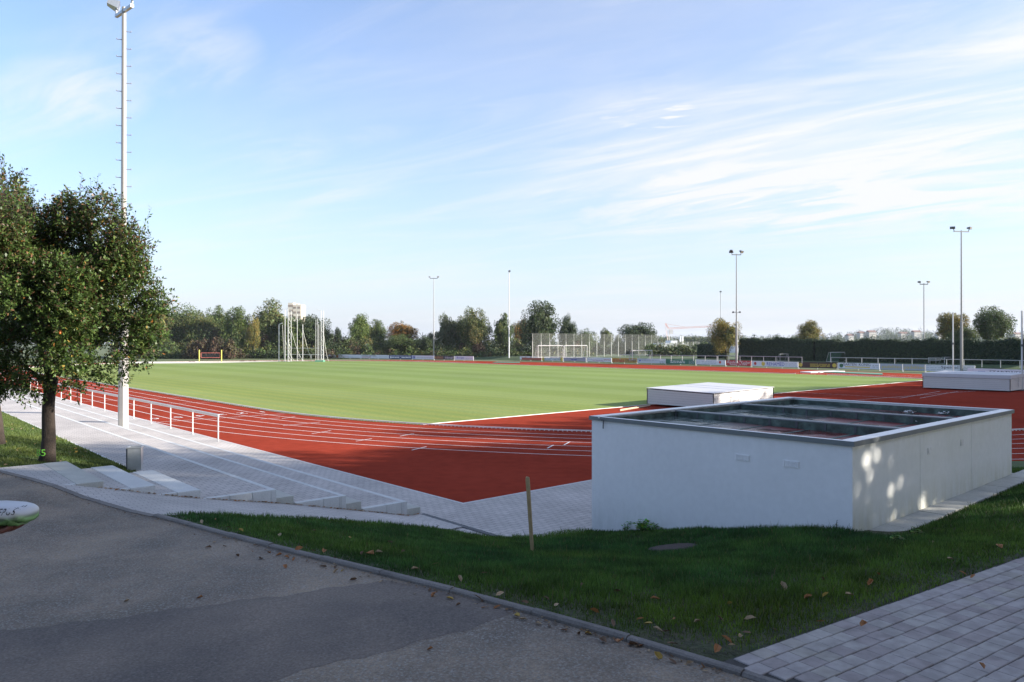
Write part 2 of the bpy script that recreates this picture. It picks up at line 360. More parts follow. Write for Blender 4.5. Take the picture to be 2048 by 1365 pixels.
# lane lines
for k in range(1, 7):
    r = RI + LW * k; lw = 0.03; mb = MB()
    poly = [(CS + r * math.cos(a), CT + r * math.sin(a)) for a in np.linspace(math.pi * 0.45, 1.5 * math.pi, 150)]
    poly += [(CS2 + r * math.cos(a), CT + r * math.sin(a)) for a in np.linspace(-math.pi / 2, math.pi * 0.55, 80)]
    a, b = offs(poly, -lw), offs(poly, lw)
    for i in range(len(poly) - 1):
        q = [S(*a[i], 0.004), S(*a[i + 1], 0.004), S(*b[i + 1], 0.004), S(*b[i], 0.004)]
        mb.add(q if (q[1] - q[0]).cross(q[2] - q[1]).z > 0 else q[::-1], [(0, 1, 2, 3)])
    struct(mb, 'lane_line', m_white)
def line(p, q, w, z, name='marking_line', m=m_white):
    d = (q - p).normalized(); n = Vector((-d.y, d.x, 0)) * w / 2
    mb = MB(); mb.add([Vector((v.x, v.y, z)) for v in (p - n, q - n, q + n, p + n)], [(0, 1, 2, 3)]); return struct(mb, name, m)
def px_line(a, b, w=0.06, z=0.008): return line(P(*a), P(*b), w, z)
line(S(40.0, T_OUT), S(40.0, CT - RI - 0.1), 0.06, 0.008)
line(S(51.5, T_OUT + 1.2), S(51.5, CT - RI - 0.1), 0.05, 0.008)
line(S(57.5, T_OUT), S(57.5, CT - RI - 0.1), 0.05, 0.008)
for a, b in (((566, 852), (640, 845)), ((624, 868), (662, 862)), ((521, 839), (560, 836.5)), ((712, 883), (744, 878)), ((800, 873), (828, 868)),
             ((824, 901), (853, 894)), ((1095, 897), (1107, 890.6)), ((1128, 890.6), (1140, 884)), ((564, 838), (590, 834))):
    px_line(a, b)
for a, b in (((1840, 797), (1916, 783)), ((1800, 797), (1880, 783)), ((1600, 785), (1800, 797))): px_line(a, b, 0.05)
line(S(24, 44), S(19.5, 80), 0.05, 0.008)
FONT = None
def text(body, size, mtx, m, parent, name='lettering', align='CENTER', ext=0.0, sx=1.0):
    cu = bpy.data.curves.new(name, 'FONT'); cu.body = body; cu.size = size; cu.align_x = align; cu.align_y = 'CENTER'; cu.extrude = ext
    cu.resolution_u = 2; cu.materials.append(m)
    tmp = bpy.data.objects.new('tmp', cu); me = bpy.data.meshes.new_from_object(tmp); bpy.data.objects.remove(tmp); me.name = name
    if not me.materials: me.materials.append(m)
    o = bpy.data.objects.new(name, me); C.objects.link(o)
    o.parent = parent; o.matrix_parent_inverse = parent.matrix_basis.inverted() if parent else Matrix()
    o.matrix_basis = mtx @ Matrix.Diagonal((sx, 1, 1, 1)); return o
for k in range(6):
    c = S(42.0, CT - RI - LW * (k + 0.5), 0.0085)
    mt = Matrix.Translation(c) @ Matrix(((-U.x, -NN.x * -1, 0, 0), (-U.y, -NN.y * -1, 0, 0), (0, 0, 1, 0), (0, 0, 0, 1))) if False else \
        Matrix.Translation(c) @ Matrix.Rotation(TH - R(180), 4, 'Z')
    o = text(str(k + 1), 1.0, mt, m_white, None, 'lane_number', sx=1.1); tag(o, kind='structure')

# ------------------------------------------------------------------ lower paving and promenade
Z_E = 14.4                      # line of the terrace ends
def quad_st(mb, s0, s1, t0, t1, z): mb.add([S(s0, t0, z), S(s0, t1, z), S(s1, t1, z), S(s1, t0, z)], [(3, 2, 1, 0)] if False else [(0, 1, 2, 3)])
g = MB(); g.add([S(8.8, 8.6, -0.0), S(8.8, T_OUT, 0), S(S_END, T_OUT, 0), S(S_END, 8.6, 0)], [(0, 1, 2, 3)])
g.add([S(9.2, T_OUT, 0), S(9.2, 22.5, 0), S(S_END, 22.5, 0), S(S_END, T_OUT, 0)], [(0, 1, 2, 3)])
g.add([S(S_END, 9.9, 0), S(S_END, T_OUT, 0), S(175, T_OUT, 0), S(175, 9.9, 0)], [(0, 1, 2, 3)])
struct(g, 'promenade', m_pave)
m_kl = mat('edge_stone', (0.62, 0.61, 0.60), 0.8, noise=(3, 0.12))
g = MB(); g.box((T_OUT - 0.06, S_END - 0.06, 0), (T_OUT, 175, 0.006), (Vector(), U, NN))
g.box((T_OUT, S_END - 0.06, 0), (21.5, S_END, 0.006), (Vector(), U, NN)); struct(g, 'track_edging', m_kl)
# drain channel at the foot of the ramp
dr = empty('drain_channel', S(13.6, 9.9, 0), kind='structure')
g = MB(); g.box((9.92, 11.4, 0.0), (10.06, Z_E, 0.012), (Vector(), U, NN)); g.build('channel', m_dark, dr)
g = MB()
for k in range(30): g.box((9.93, 11.42 + k * 0.1, 0.012), (10.05, 11.48 + k * 0.1, 0.018), (Vector(), U, NN))
o = g.build('grating', m_dark, dr)
# ------------------------------------------------------------------ terraces
Z_T = [(4.95, 6.45, 1.04, 'highest'), (6.87, 8.03, 0.70, 'middle'), (8.43, 9.60, 0.35, 'lowest')]
FR = (Vector((0, 0, 0)), U, NN)           # box frames: x = t, y = s
def zr(t):                                # ramp height along t
    return float(np.interp(t, [1.6, 2.6, 3.3, 4.15, 4.95, 6.45, 8.05, 9.6, 12], [1.66, 1.64, 1.47, 1.25, 1.06, 0.76, 0.39, 0.02, 0.0]))
for i, (t0, t1, z, nm) in enumerate(Z_T):
    root = empty('seating_terrace', S(Z_E, t0, 0), {'highest': 'broad uppermost paved terrace with the litter bin standing on it',
        'middle': 'middle paved terrace between the two other long steps beside the running track',
        'lowest': 'lowest paved terrace, nearest the rail, with the tall floodlight mast on it'}[nm], 'terrace', 'long paved terraces beside the track')
    g = MB(); g.box((t0, Z_E + 0.14, 0), (t1 - 0.12, 150, z), FR); g.build('tread', m_pave, root)
    g = MB(); k = Z_E
    first = True
    while k < 150:
        ln = 1.0 if k < 60 else 10.0
        g = MB(); g.box((t1 - 0.12, k + 0.004, 0), (t1, min(k + ln, 150) - 0.004, z + 0.004), FR); g.build('edge_stone', m_conc_l, root, bevel=0.01 if k < 30 else 0); k += ln
    # end face stones
    tt = t0
    cuts = [t0, t0 + 0.62, t0 + 1.0, t1 - 0.12] if i else [t0, t0 + 0.55, t0 + 1.0, t1 - 0.12]
    for a, b in zip(cuts[:-1], cuts[1:]):
        g = MB(); zb = min(zr(b), zr(a)) - 0.12
        g.box((a + 0.003, Z_E, zb), (b - 0.003, Z_E + 0.138, z + 0.004), FR); g.build('end_stone', m_conc_l, root, bevel=0.008)
    # half step in front of the edge
    zz = z - 0.18
    k = Z_E + 0.02
    while k < 150:
        ln = 1.5 if k < 60 else 10.0
        g = MB(); g.box((t1 + 0.003, k + 0.004, 0), (t1 + 0.38, min(k + ln, 150) - 0.004, zz), FR); g.build('half_step_block', m_conc, root, bevel=0.008 if k < 30 else 0); k += ln
# three stair treads of broad slabs left of the terraces
ZS = [(2.0, 3.30, 1.60), (3.30, 4.15, 1.42), (4.15, 4.95, 1.235)]
for i, (t0, t1, z) in enumerate(ZS):
    root = empty('stair_tread', S(Z_E, t0, 0), ['highest broad concrete stair tread beside the asphalt, under the tree', 'second of the three broad concrete stair treads, between the other two',
        'lowest broad concrete stair tread, in front of the litter bin'][i], 'step', 'broad stair treads by the asphalt')
    tb = t1 - 0.42
    g = MB(); g.box((tb, Z_E, z - 0.35), (t1, 17.35, z), FR); g.build('slab', m_conc_l if i != 0 else m_conc, root, bevel=0.012)
    g = MB()
    if i: g.box((t0, Z_E + 0.10, z - 0.35), (tb - 0.004, 17.3, z - 0.004), FR)
    else: g.prism([S(s_, t_) for s_, t_ in ((17.3, 1.78), (16.4, 2.10), (15.13, 2.38), (14.5, 2.50), (14.5, tb - 0.004), (17.3, tb - 0.004))][::-1], z - 0.35, z - 0.004)
    g.build('paving', m_pave2, root)
    g = MB(); g.box((t0 + (0 if i else 0.5), Z_E, z - 0.35), (tb - 0.006, Z_E + 0.098, z), FR); g.build('end_stone', m_conc_l, root, bevel=0.008)
# kerb beyond the stair on the terrace side (grass edge)
g = MB(); g.box((4.87, 17.36, 0.6), (4.945, 150, 1.06), FR); struct(g, 'grass_edging', m_kl)

# ------------------------------------------------------------------ kerb line, asphalt
KP = [P(-420, 875, 1.9), P(-200, 905, 1.72), P(0, 945, 1.64), P(60, 960, 1.64), P(103.5, 973, 1.63), P(162, 996, 1.50), P(254, 1023, 1.42), P(305, 1034, 1.40), P(389, 1056, 1.42),
      P(468, 1078, 1.44), P(600, 1112, 1.47), P(727, 1143, 1.49), P(871, 1178, 1.5), P(1030, 1220, 1.5), P(1165, 1259, 1.5), P(1300, 1297, 1.5), P(1426, 1335, 1.5), P(1530, 1369, 1.5)]
dl = (KP[-1] - KP[-2]).normalized(); KP += [KP[-1] + dl * 1.5, KP[-1] + dl * 4, KP[-1] + dl * 9, KP[-1] + dl * 18]
KX = np.array([k.x for k in KP]); KY = np.array([k.y for k in KP]); KZ = np.array([k.z for k in KP])
def za(x, y):
    kz = np.interp(x, KX, KZ); f = np.clip((5.0 - y) / 2.8, 0, 1); return kz + 0.85 * f * f * (3 - 2 * f)
def asph(col, col2, speck, name, bump):
    m = bpy.data.materials.new(name); m.use_nodes = True; t = m.node_tree
    b = t.nodes['Principled BSDF']; b.inputs['Roughness'].default_value = 0.85; b.inputs['Specular IOR Level'].default_value = 0.35
    geo = N(t, 'ShaderNodeNewGeometry').outputs['Position']
    n = N(t, 'ShaderNodeTexNoise'); n.inputs['Scale'].default_value = 0.8; n.inputs['Detail'].default_value = 7; n.inputs['Roughness'].default_value = 0.6; L(t, geo, n.inputs['Vector'])
    mr = N(t, 'ShaderNodeMapRange'); mr.inputs['From Min'].default_value = 0.38; mr.inputs['From Max'].default_value = 0.66; L(t, n.outputs['Fac'], mr.inputs['Value'])
    mx = N(t, 'ShaderNodeMix', data_type='RGBA'); L(t, mr.outputs[0], mx.inputs['Factor']); mx.inputs['A'].default_value = (*col, 1); mx.inputs['B'].default_value = (*col2, 1)
    v = N(t, 'ShaderNodeTexVoronoi'); v.inputs['Scale'].default_value = 70; L(t, geo, v.inputs['Vector'])
    wn = N(t, 'ShaderNodeSeparateColor'); L(t, v.outputs['Color'], wn.inputs[0])
    st = M('MULTIPLY', M('GREATER_THAN', wn.outputs[0], 0.80, t), speck, t)
    st2 = M('MULTIPLY', M('GREATER_THAN', wn.outputs[1], 0.985, t), M('GREATER_THAN', speck, 0.3, t), t)
    st = M('MAXIMUM', st, st2, t)
    mx2 = N(t, 'ShaderNodeMix', data_type='RGBA'); L(t, st, mx2.inputs['Factor']); L(t, mx.outputs['Result'], mx2.inputs['A']); mx2.inputs['B'].default_value = (0.27, 0.26, 0.24, 1)
    n5 = N(t, 'ShaderNodeTexNoise'); n5.inputs['Scale'].default_value = 45; n5.inputs['Detail'].default_value = 3; L(t, geo, n5.inputs['Vector'])
    mr5 = N(t, 'ShaderNodeMapRange'); mr5.inputs['From Min'].default_value = 0.3; mr5.inputs['From Max'].default_value = 0.7; mr5.inputs['To Min'].default_value = 0.75; mr5.inputs['To Max'].default_value = 1.25
    L(t, n5.outputs['Fac'], mr5.inputs['Value'])
    vm = N(t, 'ShaderNodeVectorMath', operation='SCALE'); L(t, mx2.outputs['Result'], vm.inputs[0]); L(t, mr5.outputs[0], vm.inputs['Scale'])
    L(t, vm.outputs[0], b.inputs['Base Color'])
    bp = N(t, 'ShaderNodeBump'); bp.inputs['Strength'].default_value = bump; bp.inputs['Distance'].default_value = 0.008
    L(t, v.outputs['Distance'], bp.inputs['Height']); L(t, bp.outputs[0], b.inputs['Normal'])
    return m
m_asph = asph((0.158, 0.130, 0.106), (0.300, 0.236, 0.175), 0.6, 'asphalt_old', 0.9)
m_asph2 = asph((0.120, 0.100, 0.088), (0.190, 0.153, 0.125), 0.16, 'asphalt_patch', 0.4)
def drape(name, m, xs, top, bot, n=14, dz=0.0):
    mb = MB(); W = n + 1
    for x in xs:
        y1, y0 = top(x), bot(x)
        for j in range(W):
            y = y1 + (y0 - y1) * j / n; mb.v.append((x, y, float(za(x, y)) + dz))
    for i in range(len(xs) - 1):
        for j in range(n): mb.f.append((i * W + j, i * W + j + 1, (i + 1) * W + j + 1, (i + 1) * W + j)); mb.m.append(0)
    return struct(mb, name, m, smooth=True)
xs = sorted(set(list(np.linspace(KX[0], KX[-1], 60)) + list(KX)))
drape('asphalt_path', m_asph, xs, lambda x: float(np.interp(x, KX, KY)), lambda x: -9.0, 90)
pt = [P(-300, 1278, 1.5), P(0, 1243, 1.5), P(200, 1226, 1.5), P(400, 1203, 1.5), P(600, 1182, 1.5), P(760, 1160, 1.5), P(900, 1178, 1.5), P(1030, 1225, 1.5)]
pb = [P(-500, 1500, 1.5), P(200, 1440, 1.5), P(480, 1372, 1.5), P(600, 1340, 1.5), P(700, 1318, 1.5), P(820, 1290, 1.5), P(920, 1262, 1.5), P(1030, 1226, 1.5)]
jit = lambda x: 0.03 * math.sin(x * 9) + 0.02 * math.sin(x * 23 + 1)
drape('asphalt_patch', m_asph2, list(np.linspace(pt[0].x, pt[-1].x, 90)),
      lambda x: min(float(np.interp(x, [p.x for p in pt], [p.y for p in pt])) + jit(x), float(np.interp(x, KX, KY)) - 0.02),
      lambda x: float(np.interp(x, [p.x for p in pb], [p.y for p in pb])) + jit(x + 3), 30, 0.0015)
# kerb stones, one metre each
kroot = empty('kerb', KP[7], kind='structure')
seg = [0.0]
for a, b in zip(KP[:-1], KP[1:]): seg.append(seg[-1] + (b - a).length)
def kat(l):
    return Vector(tuple(float(np.interp(l, seg, [getattr(k, c) for k in KP])) for c in 'xyz'))
rb_ = MB(); q_ = KP[:8]; off_ = []
for i, p in enumerate(q_):
    d = (q_[min(i + 1, 7)] - q_[max(i - 1, 0)]); d.z = 0; d.normalize(); n_2 = Vector((-d.y, d.x, 0)); n_2 = n_2 if n_2.y > 0 else -n_2
    for o_, z_ in ((-0.015, -0.3), (-0.015, 0.012), (0.085, 0.014), (0.085, -0.3)): rb_.v.append(tuple(p + n_2 * o_ + Vector((0, 0, z_))))
for i in range(7):
    for k in range(3): rb_.f.append((i * 4 + k, i * 4 + k + 1, i * 4 + 5 + k, i * 4 + 4 + k)); rb_.m.append(0)
rb_.build('edging_strip', m_kerb, kroot)
l = seg[7] + 0.02; kk = 0
while l < seg[-1] - 1:
    a, b = kat(l + 0.004), kat(l + 0.996); d = (b - a); d.z = 0; d.normalize(); nrm = Vector((-d.y, d.x, 0))
    if nrm.y < 0: nrm = -nrm
    mb = MB(); h = 0.045 if a.x > KP[6].x else 0.012
    if KP[15].x < a.x: h = 0.03
    hw = 0.075; tl = random.uniform(-0.008, 0.008)
    vs = []
    for p in (a, b):
        for o_, z_ in ((0, -0.25), (hw, -0.25), (hw, h + tl), (0.02, h + tl), (0, h - 0.02)):
            vs.append(p + nrm * o_ + Vector((0, 0, z_)))
    mb.add(vs, [(4, 3, 2, 1, 0), (5, 6, 7, 8, 9), (0, 1, 6, 5), (1, 2, 7, 6), (2, 3, 8, 7), (3, 4, 9, 8), (4, 0, 5, 9)])
    mb.build('kerb_stone', m_kerb, kroot); l += 1.0
# ------------------------------------------------------------------ ramp
mb = MB()
edgeA = [(t, Z_E) for t in (2.2, 2.6, 3.0, 3.3, 3.7, 4.15, 4.55, 4.95, 5.7, 6.45, 7.2, 8.05, 8.8, 9.6, 9.92)]
kpoly = [site(k) for k in KP]
kT = np.array([k[1] for k in kpoly[1:8]]); kS_ = np.array([k[0] for k in kpoly[1:8]])
edgeA = [(t, Z_E) for t in sorted(set([round(float(x), 3) for x in kT[3:]] + [3.75, 4.15, 4.55, 4.95, 5.7, 6.45, 7.2, 8.05, 8.8, 9.6, 9.92]))]
rows = []
for t, s in edgeA:
    if t <= kT[-1] + 0.001:
        st = float(np.interp(t, kT, kS_)) + 0.06; zo = float(np.interp(t, kT, KZ[1:8])) + 0.004
        st = min(st, Z_E - 0.001)
    else:
        st = float(np.interp(t, [kT[-1], 4.4, 9.9], [kS_[-1], 12.5, 12.75])); zo = zr(t) + 0.003 if t > 4 else float(np.interp(t, [kT[-1], 4.0], [KZ[7], zr(4.0)]))
    rows.append([S(s * (1 - k / 4) + st * k / 4, t, (zr(t) + 0.003) * (1 - k / 4) + zo * k / 4) for k in range(5)])
for r_ in rows: mb.v += [tuple(v) for v in r_]
for i in range(len(rows) - 1):
    for k in range(4): mb.f.append((i * 5 + k, i * 5 + k + 1, i * 5 + 6 + k, i * 5 + 5 + k)); mb.m.append(0)
struct(mb, 'ramp_path', m_pave2, smooth=True)
# ------------------------------------------------------------------ paved path bottom right
E0 = P(1430, 1325, 1.5); E1 = P(2048, 1110, 1.44)
ex = (E1 - E0); ex.z = 0; ex.normalize(); ey = Vector((ex.y, -ex.x, 0))   # ey points towards the camera side
def zp(a): return 1.5 - 0.011 * max(a, 0)
# ------------------------------------------------------------------ grass bank: smooth surface through measured heights
cp = [(*P(305, 1030, 1.38), ), (*P(389, 1050, 1.42),), (*P(468, 1072, 1.44),), (*P(600, 1106, 1.47),), (*P(727, 1137, 1.48),), (*P(871, 1171, 1.5),), (*P(1030, 1213, 1.5),), (*P(1200, 1262, 1.5),), (*P(1426, 1328, 1.49),)]
for a in (0, 1.5, 3, 4.5, 6, 9, 13, 18): 
    q = E0 + ex * a; cp.append((q.x, q.y, zp(a) - 0.01)); q2 = q + ey * 2.5; cp.append((q2.x, q2.y, zp(a) - 0.03))
for t in (3.9, 4.95, 6.45, 8.05, 9.0): cp.append((*S(12.7, t, zr(t) - 0.01),)); cp.append((*S(14.4, t, zr(t) - 0.06),))
for s_, t_, z_ in ((12.9, 9.7, -0.06), (14, 10.6, -0.35), (12.9, 11.2, -0.30), (11.8, 10.4, -0.10), (11.2, 11.4, -0.05), (11.6, 12.6, -0.2), (10.2, 11.7, 0.08), (9.3, 11.7, 0.27), (8, 11.7, 0.55), (6.5, 11.7, 0.83), (5.3, 11.7, 1.04),
                   (4.6, 12, 1.0), (4.65, 14, 0.93), (4.65, 17, 0.92), (4.65, 20.4, 0.92), (5.5, 21.2, 0.85), (6.3, 24, 0.35), (6.0, 28, 0.10), (9, 22.5, 0.05), (10.5, 25, 0.0), (4.5, 32, 0.05), (0, 45, 0.0), (3, 24, 1.0), (2.5, 30, 0.7), (0, 36, 0.5), (-2, 30, 1.0)):
    cp.append((*S(s_, t_, z_),))
cp.append((*P(1345, 1098, 0.64),)); cp.append((*P(1064, 1103, 0.58),))
cp = np.array([c[:3] for c in cp])
def tps(r): return np.where(r > 1e-9, r * r * np.log(np.maximum(r, 1e-9)), 0)
n_ = len(cp); rr = np.hypot(cp[:, None, 0] - cp[None, :, 0], cp[:, None, 1] - cp[None, :, 1])
A_ = np.zeros((n_ + 3, n_ + 3)); A_[:n_, :n_] = tps(rr) + np.eye(n_) * 0.05; A_[:n_, n_] = 1; A_[:n_, n_ + 1:] = cp[:, :2]; A_[n_, :n_] = 1; A_[n_ + 1:, :n_] = cp[:, :2].T
HBW = np.linalg.solve(A_, np.concatenate([cp[:, 2], [0, 0, 0]]))
def hb(x, y):
    x = np.asarray(x, float); y = np.asarray(y, float)
    r = np.hypot(x[..., None] - cp[:, 0], y[..., None] - cp[:, 1])
    k = len(cp); return tps(r) @ HBW[:k] + HBW[k] + HBW[k + 1] * x + HBW[k + 2] * y
def pin(poly, x, y):
    x = np.asarray(x); y = np.asarray(y); ins = np.zeros(x.shape, bool); n = len(poly); j = n - 1
    for i in range(n):
        xi, yi = poly[i][0], poly[i][1]; xj, yj = poly[j][0], poly[j][1]
        c = ((yi > y) != (yj > y)) & (x < (xj - xi) * (y - yi) / ((yj - yi) or 1e-12) + xi); ins ^= c; j = i
    return ins
kn = [k + Vector((0, 0.09, 0)) for k in KP]
PF = E0 + ex * 26
bank_poly = [kn[7], *kn[8:16], P(1428, 1326, 1.5), E0, PF] + [S(4.5, 36), S(6.7, 29.5), S(9.3, 25.3), S(11, 22.9), S(9, 22.4), S(5.3, 20.6), S(4.7, 20.4), S(4.7, 11.86), S(5.2, 11.84), S(10.7, 11.84), S(11.1, 11.9), S(11.45, 11.0), S(12.0, 10.2), S(12.65, 9.75),
                S(12.7, 8), S(12.7, 6), S(12.55, 4.6), S(12.2, 3.7)]
# generous sheet: everything within 0.5 m of the grass outline
cx = np.arange(-6.5, 26, 0.2); cy = np.arange(3.4, 34, 0.2)
GX, GY = np.meshgrid(cx, cy, indexing='ij'); GZ = hb(GX, GY)
s_g = GX * NN.x + GY * NN.y; t_g = GX * U.x + GY * U.y
ky = np.interp(GX, KX, KY)
path_side = ((GX - E0.x) * ey.x + (GY - E0.y) * ey.y)
keep = (s_g < Z_E - 0.05) & (GY > ky - 0.14) & (path_side < 0.5) & (t_g > 3.2)
inside_garage = (s_g > 5.4) & (s_g < 10.6) & (t_g > 12.1) & (t_g < 20.1)
keep &= ~inside_garage
GZ = np.where(path_side > 0.0, GZ - 0.05, GZ); GZ = np.where(GY < ky + 0.06, np.minimum(GZ, 1.5) - 0.06, GZ)
nx, ny = GX.shape; V = np.stack([GX, GY, GZ], -1).reshape(-1, 3)
idx = np.arange(nx * ny).reshape(nx, ny)
fk = keep[:-1, :-1] & keep[1:, :-1] & keep[1:, 1:] & keep[:-1, 1:]
fs = np.stack([idx[:-1, :-1], idx[1:, :-1], idx[1:, 1:], idx[:-1, 1:]], -1)[fk]
m_bank = mat('bank_soil', (0.030, 0.050, 0.016), 0.95, noise=(2.6, 0.5, (0.070, 0.060, 0.035)), bump=(25, 0.8, 0.03), scale2=(14, 0.3))
me = bpy.data.meshes.new('grass_bank'); me.from_pydata(V.tolist(), [], fs.tolist()); me.polygons.foreach_set('use_smooth', [True] * len(me.polygons)); me.materials.append(m_bank); me.update()
tag(link('grass_bank', me), kind='structure')
# paving stones of the path
m_pv = mat('paver_face', (0.345, 0.305, 0.298), 0.85, noise=(0.9, 0.15, (0.35, 0.32, 0.29)), bump=(90, 0.5, 0.003), scale2=(7, 0.16))
m_pv2 = mat('paver_face_dark', (0.325, 0.28, 0.268), 0.85, noise=(0.9, 0.15), bump=(90, 0.5, 0.003), scale2=(7, 0.16))
m_pv3 = mat('paver_face_warm', (0.35, 0.315, 0.28), 0.85, noise=(0.9, 0.15), bump=(90, 0.5, 0.003), scale2=(7, 0.14))
m_joint = mat('joint_sand', (0.07, 0.065, 0.06), 0.95, noise=(20, 0.4))
g = MB()
def kside(p): return p.y > float(np.interp(p.x, KX, KY)) + 0.13
base_pts = [E0, E0 + ex * 26, E0 + ex * 26 + ey * 5, E0 + ey * 0.0]
# bed sheet clipped by the kerb: built from small quads
PW, PH, GP = 0.19, 0.158, 0.006
for i in range(-2, 110):
    for j in range(0, 26):
        a0, b0 = i * 0.25, j * 0.2
        q = [E0 + ex * (a0 + p) + ey * (b0 + r_) for p, r_ in ((0, 0), (0, 0.2), (0.25, 0.2), (0.25, 0))]
        if all(kside(c) or True for c in q) and q[1].y > float(np.interp(q[1].x, KX, KY)) - 0.05 and q[0].y > 1:
            g.add([Vector((c.x, c.y, zp(a0 + dd) - 0.012)) for c, dd in zip(q, (0, 0, 0.25, 0.25))], [(0, 1, 2, 3)])
proot = empty('paved_path', E0, kind='structure'); g.build('joint_bed', m_joint, proot)
stone_me = []
for v in range(4):
    for m in (m_pv, m_pv2, m_pv3):
        mb = MB(); w2, h2, c_ = PW / 2 - GP / 2, PH / 2 - GP / 2, 0.006
        vs = []
        for z_, k_ in ((-0.05, 0), (-0.006, 0), (0.0, c_)):
            vs += [(-w2 + k_, -h2 + k_, z_), (w2 - k_, -h2 + k_, z_), (w2 - k_, h2 - k_, z_), (-w2 + k_, h2 - k_, z_)]
        fs_ = [(8, 9, 10, 11)] + [(a, (a + 1) % 4, (a + 1) % 4 + 4, a + 4) for a in range(4)] + [(4 + a, (a + 1) % 4 + 4, (a + 1) % 4 + 8, a + 8) for a in range(4)]
        me = bpy.data.meshes.new('paving_stone'); me.from_pydata(vs, [], fs_); me.materials.append(m); me.update(); stone_me.append(me)
cand = []
for j in range(0, 36):
    for i in range(-2, 160):
        a0 = (i + 0.5 * (j % 2) + 0.04 * math.sin(j * 7)) * PW + PW / 2; b0 = j * PH + PH / 2 + 0.02
        if a0 < -0.3: continue
        p = E0 + ex * a0 + ey * b0
        q1 = p + ey * PH / 2 - ex * PW / 2
        if not kside(q1) or not kside(p - ex * PW / 2): continue
        if p.y < 1.5 or a0 > 24 or b0 > 4.5: continue
        pxs = 1024 + F * p.x / p.y; pys = YH + F * (EYE - 1.5) / p.y
        vis = pxs < 2110 and pys < 1420
        cand.append((0 if vis else 1, p.length, a0, b0, p))
cand.sort(key=lambda c: (c[0], c[1]))
rest = MB(); ang = math.atan2(ex.y, ex.x)
for n, (vv, dd, a0, b0, p) in enumerate(cand):
    rx, ry, rz = random.gauss(0, 0.003), random.gauss(0, 0.003), random.gauss(0, 0.008)
    hh = zp(a0) + random.gauss(0, 0.0015) - 0.0
    wgt = [0] * 5 + [1] * 3 + [2] * (3 if math.sin(a0 * 1.7 + b0 * 2.3) > 0.3 else 0)
    me = stone_me[random.randrange(4) * 3 + random.choice(wgt)]
    if n < 300:
        o = bpy.data.objects.new('paving_stone', me); C.objects.link(o); o.parent = proot
        o.location = Vector((p.x, p.y, hh)) - proot.location; o.rotation_euler = (rx, ry, ang + rz)
    else:
        mt = Matrix.Translation((p.x, p.y, hh)) @ Matrix.Rotation(ang + rz, 4, 'Z') @ Matrix.Rotation(rx, 4, 'X') @ Matrix.Rotation(ry, 4, 'Y')
        mi = {m_pv.name: 0, m_pv2.name: 1, m_pv3.name: 2}[me.materials[0].name]
        rest.add([mt @ v.co for v in me.vertices], [tuple(f.vertices) for f in me.polygons], mi)
tag(rest.build('paving_stones', [m_pv, m_pv2, m_pv3], proot), kind='stuff')
# left lawn beside the terraces
lx = np.arange(-60, 4.9, 0.5); ls = np.arange(17.36, 150, 2.0)
def hl(s, t):
    base = np.interp(t, [-60, -10, 0, 3.2, 4.9], [3.2, 2.2, 1.75, 1.42, 1.06]); return base
mb = MB(); tl = [-60, -40, -20, -10, -5, -2, 0, 1, 2, 2.6, 3.2, 3.7, 4.2, 4.6, 4.88]
for s in ls:
    tk = float(np.interp(s, [16.4, 20.1, 23.1, 30], [1.80, 0.72, -1.0, -6]))
    for t in tl:
        t = max(t, tk) if s < 31 else t
        mb.v.append(tuple(S(s, t, float(hl(s, t)))))
W = len(tl)
for i in range(len(ls) - 1):
    for j in range(W - 1): mb.f.append((i * W + j, i * W + j + 1, (i + 1) * W + j + 1, (i + 1) * W + j)); mb.m.append(0)
m_lawn = mat('lawn', (0.07, 0.115, 0.022), 0.95, noise=(1.2, 0.4, (0.11, 0.12, 0.03)), bump=(25, 0.8, 0.03), scale2=(14, 0.25))
struct(mb, 'lawn', m_lawn, smooth=True)
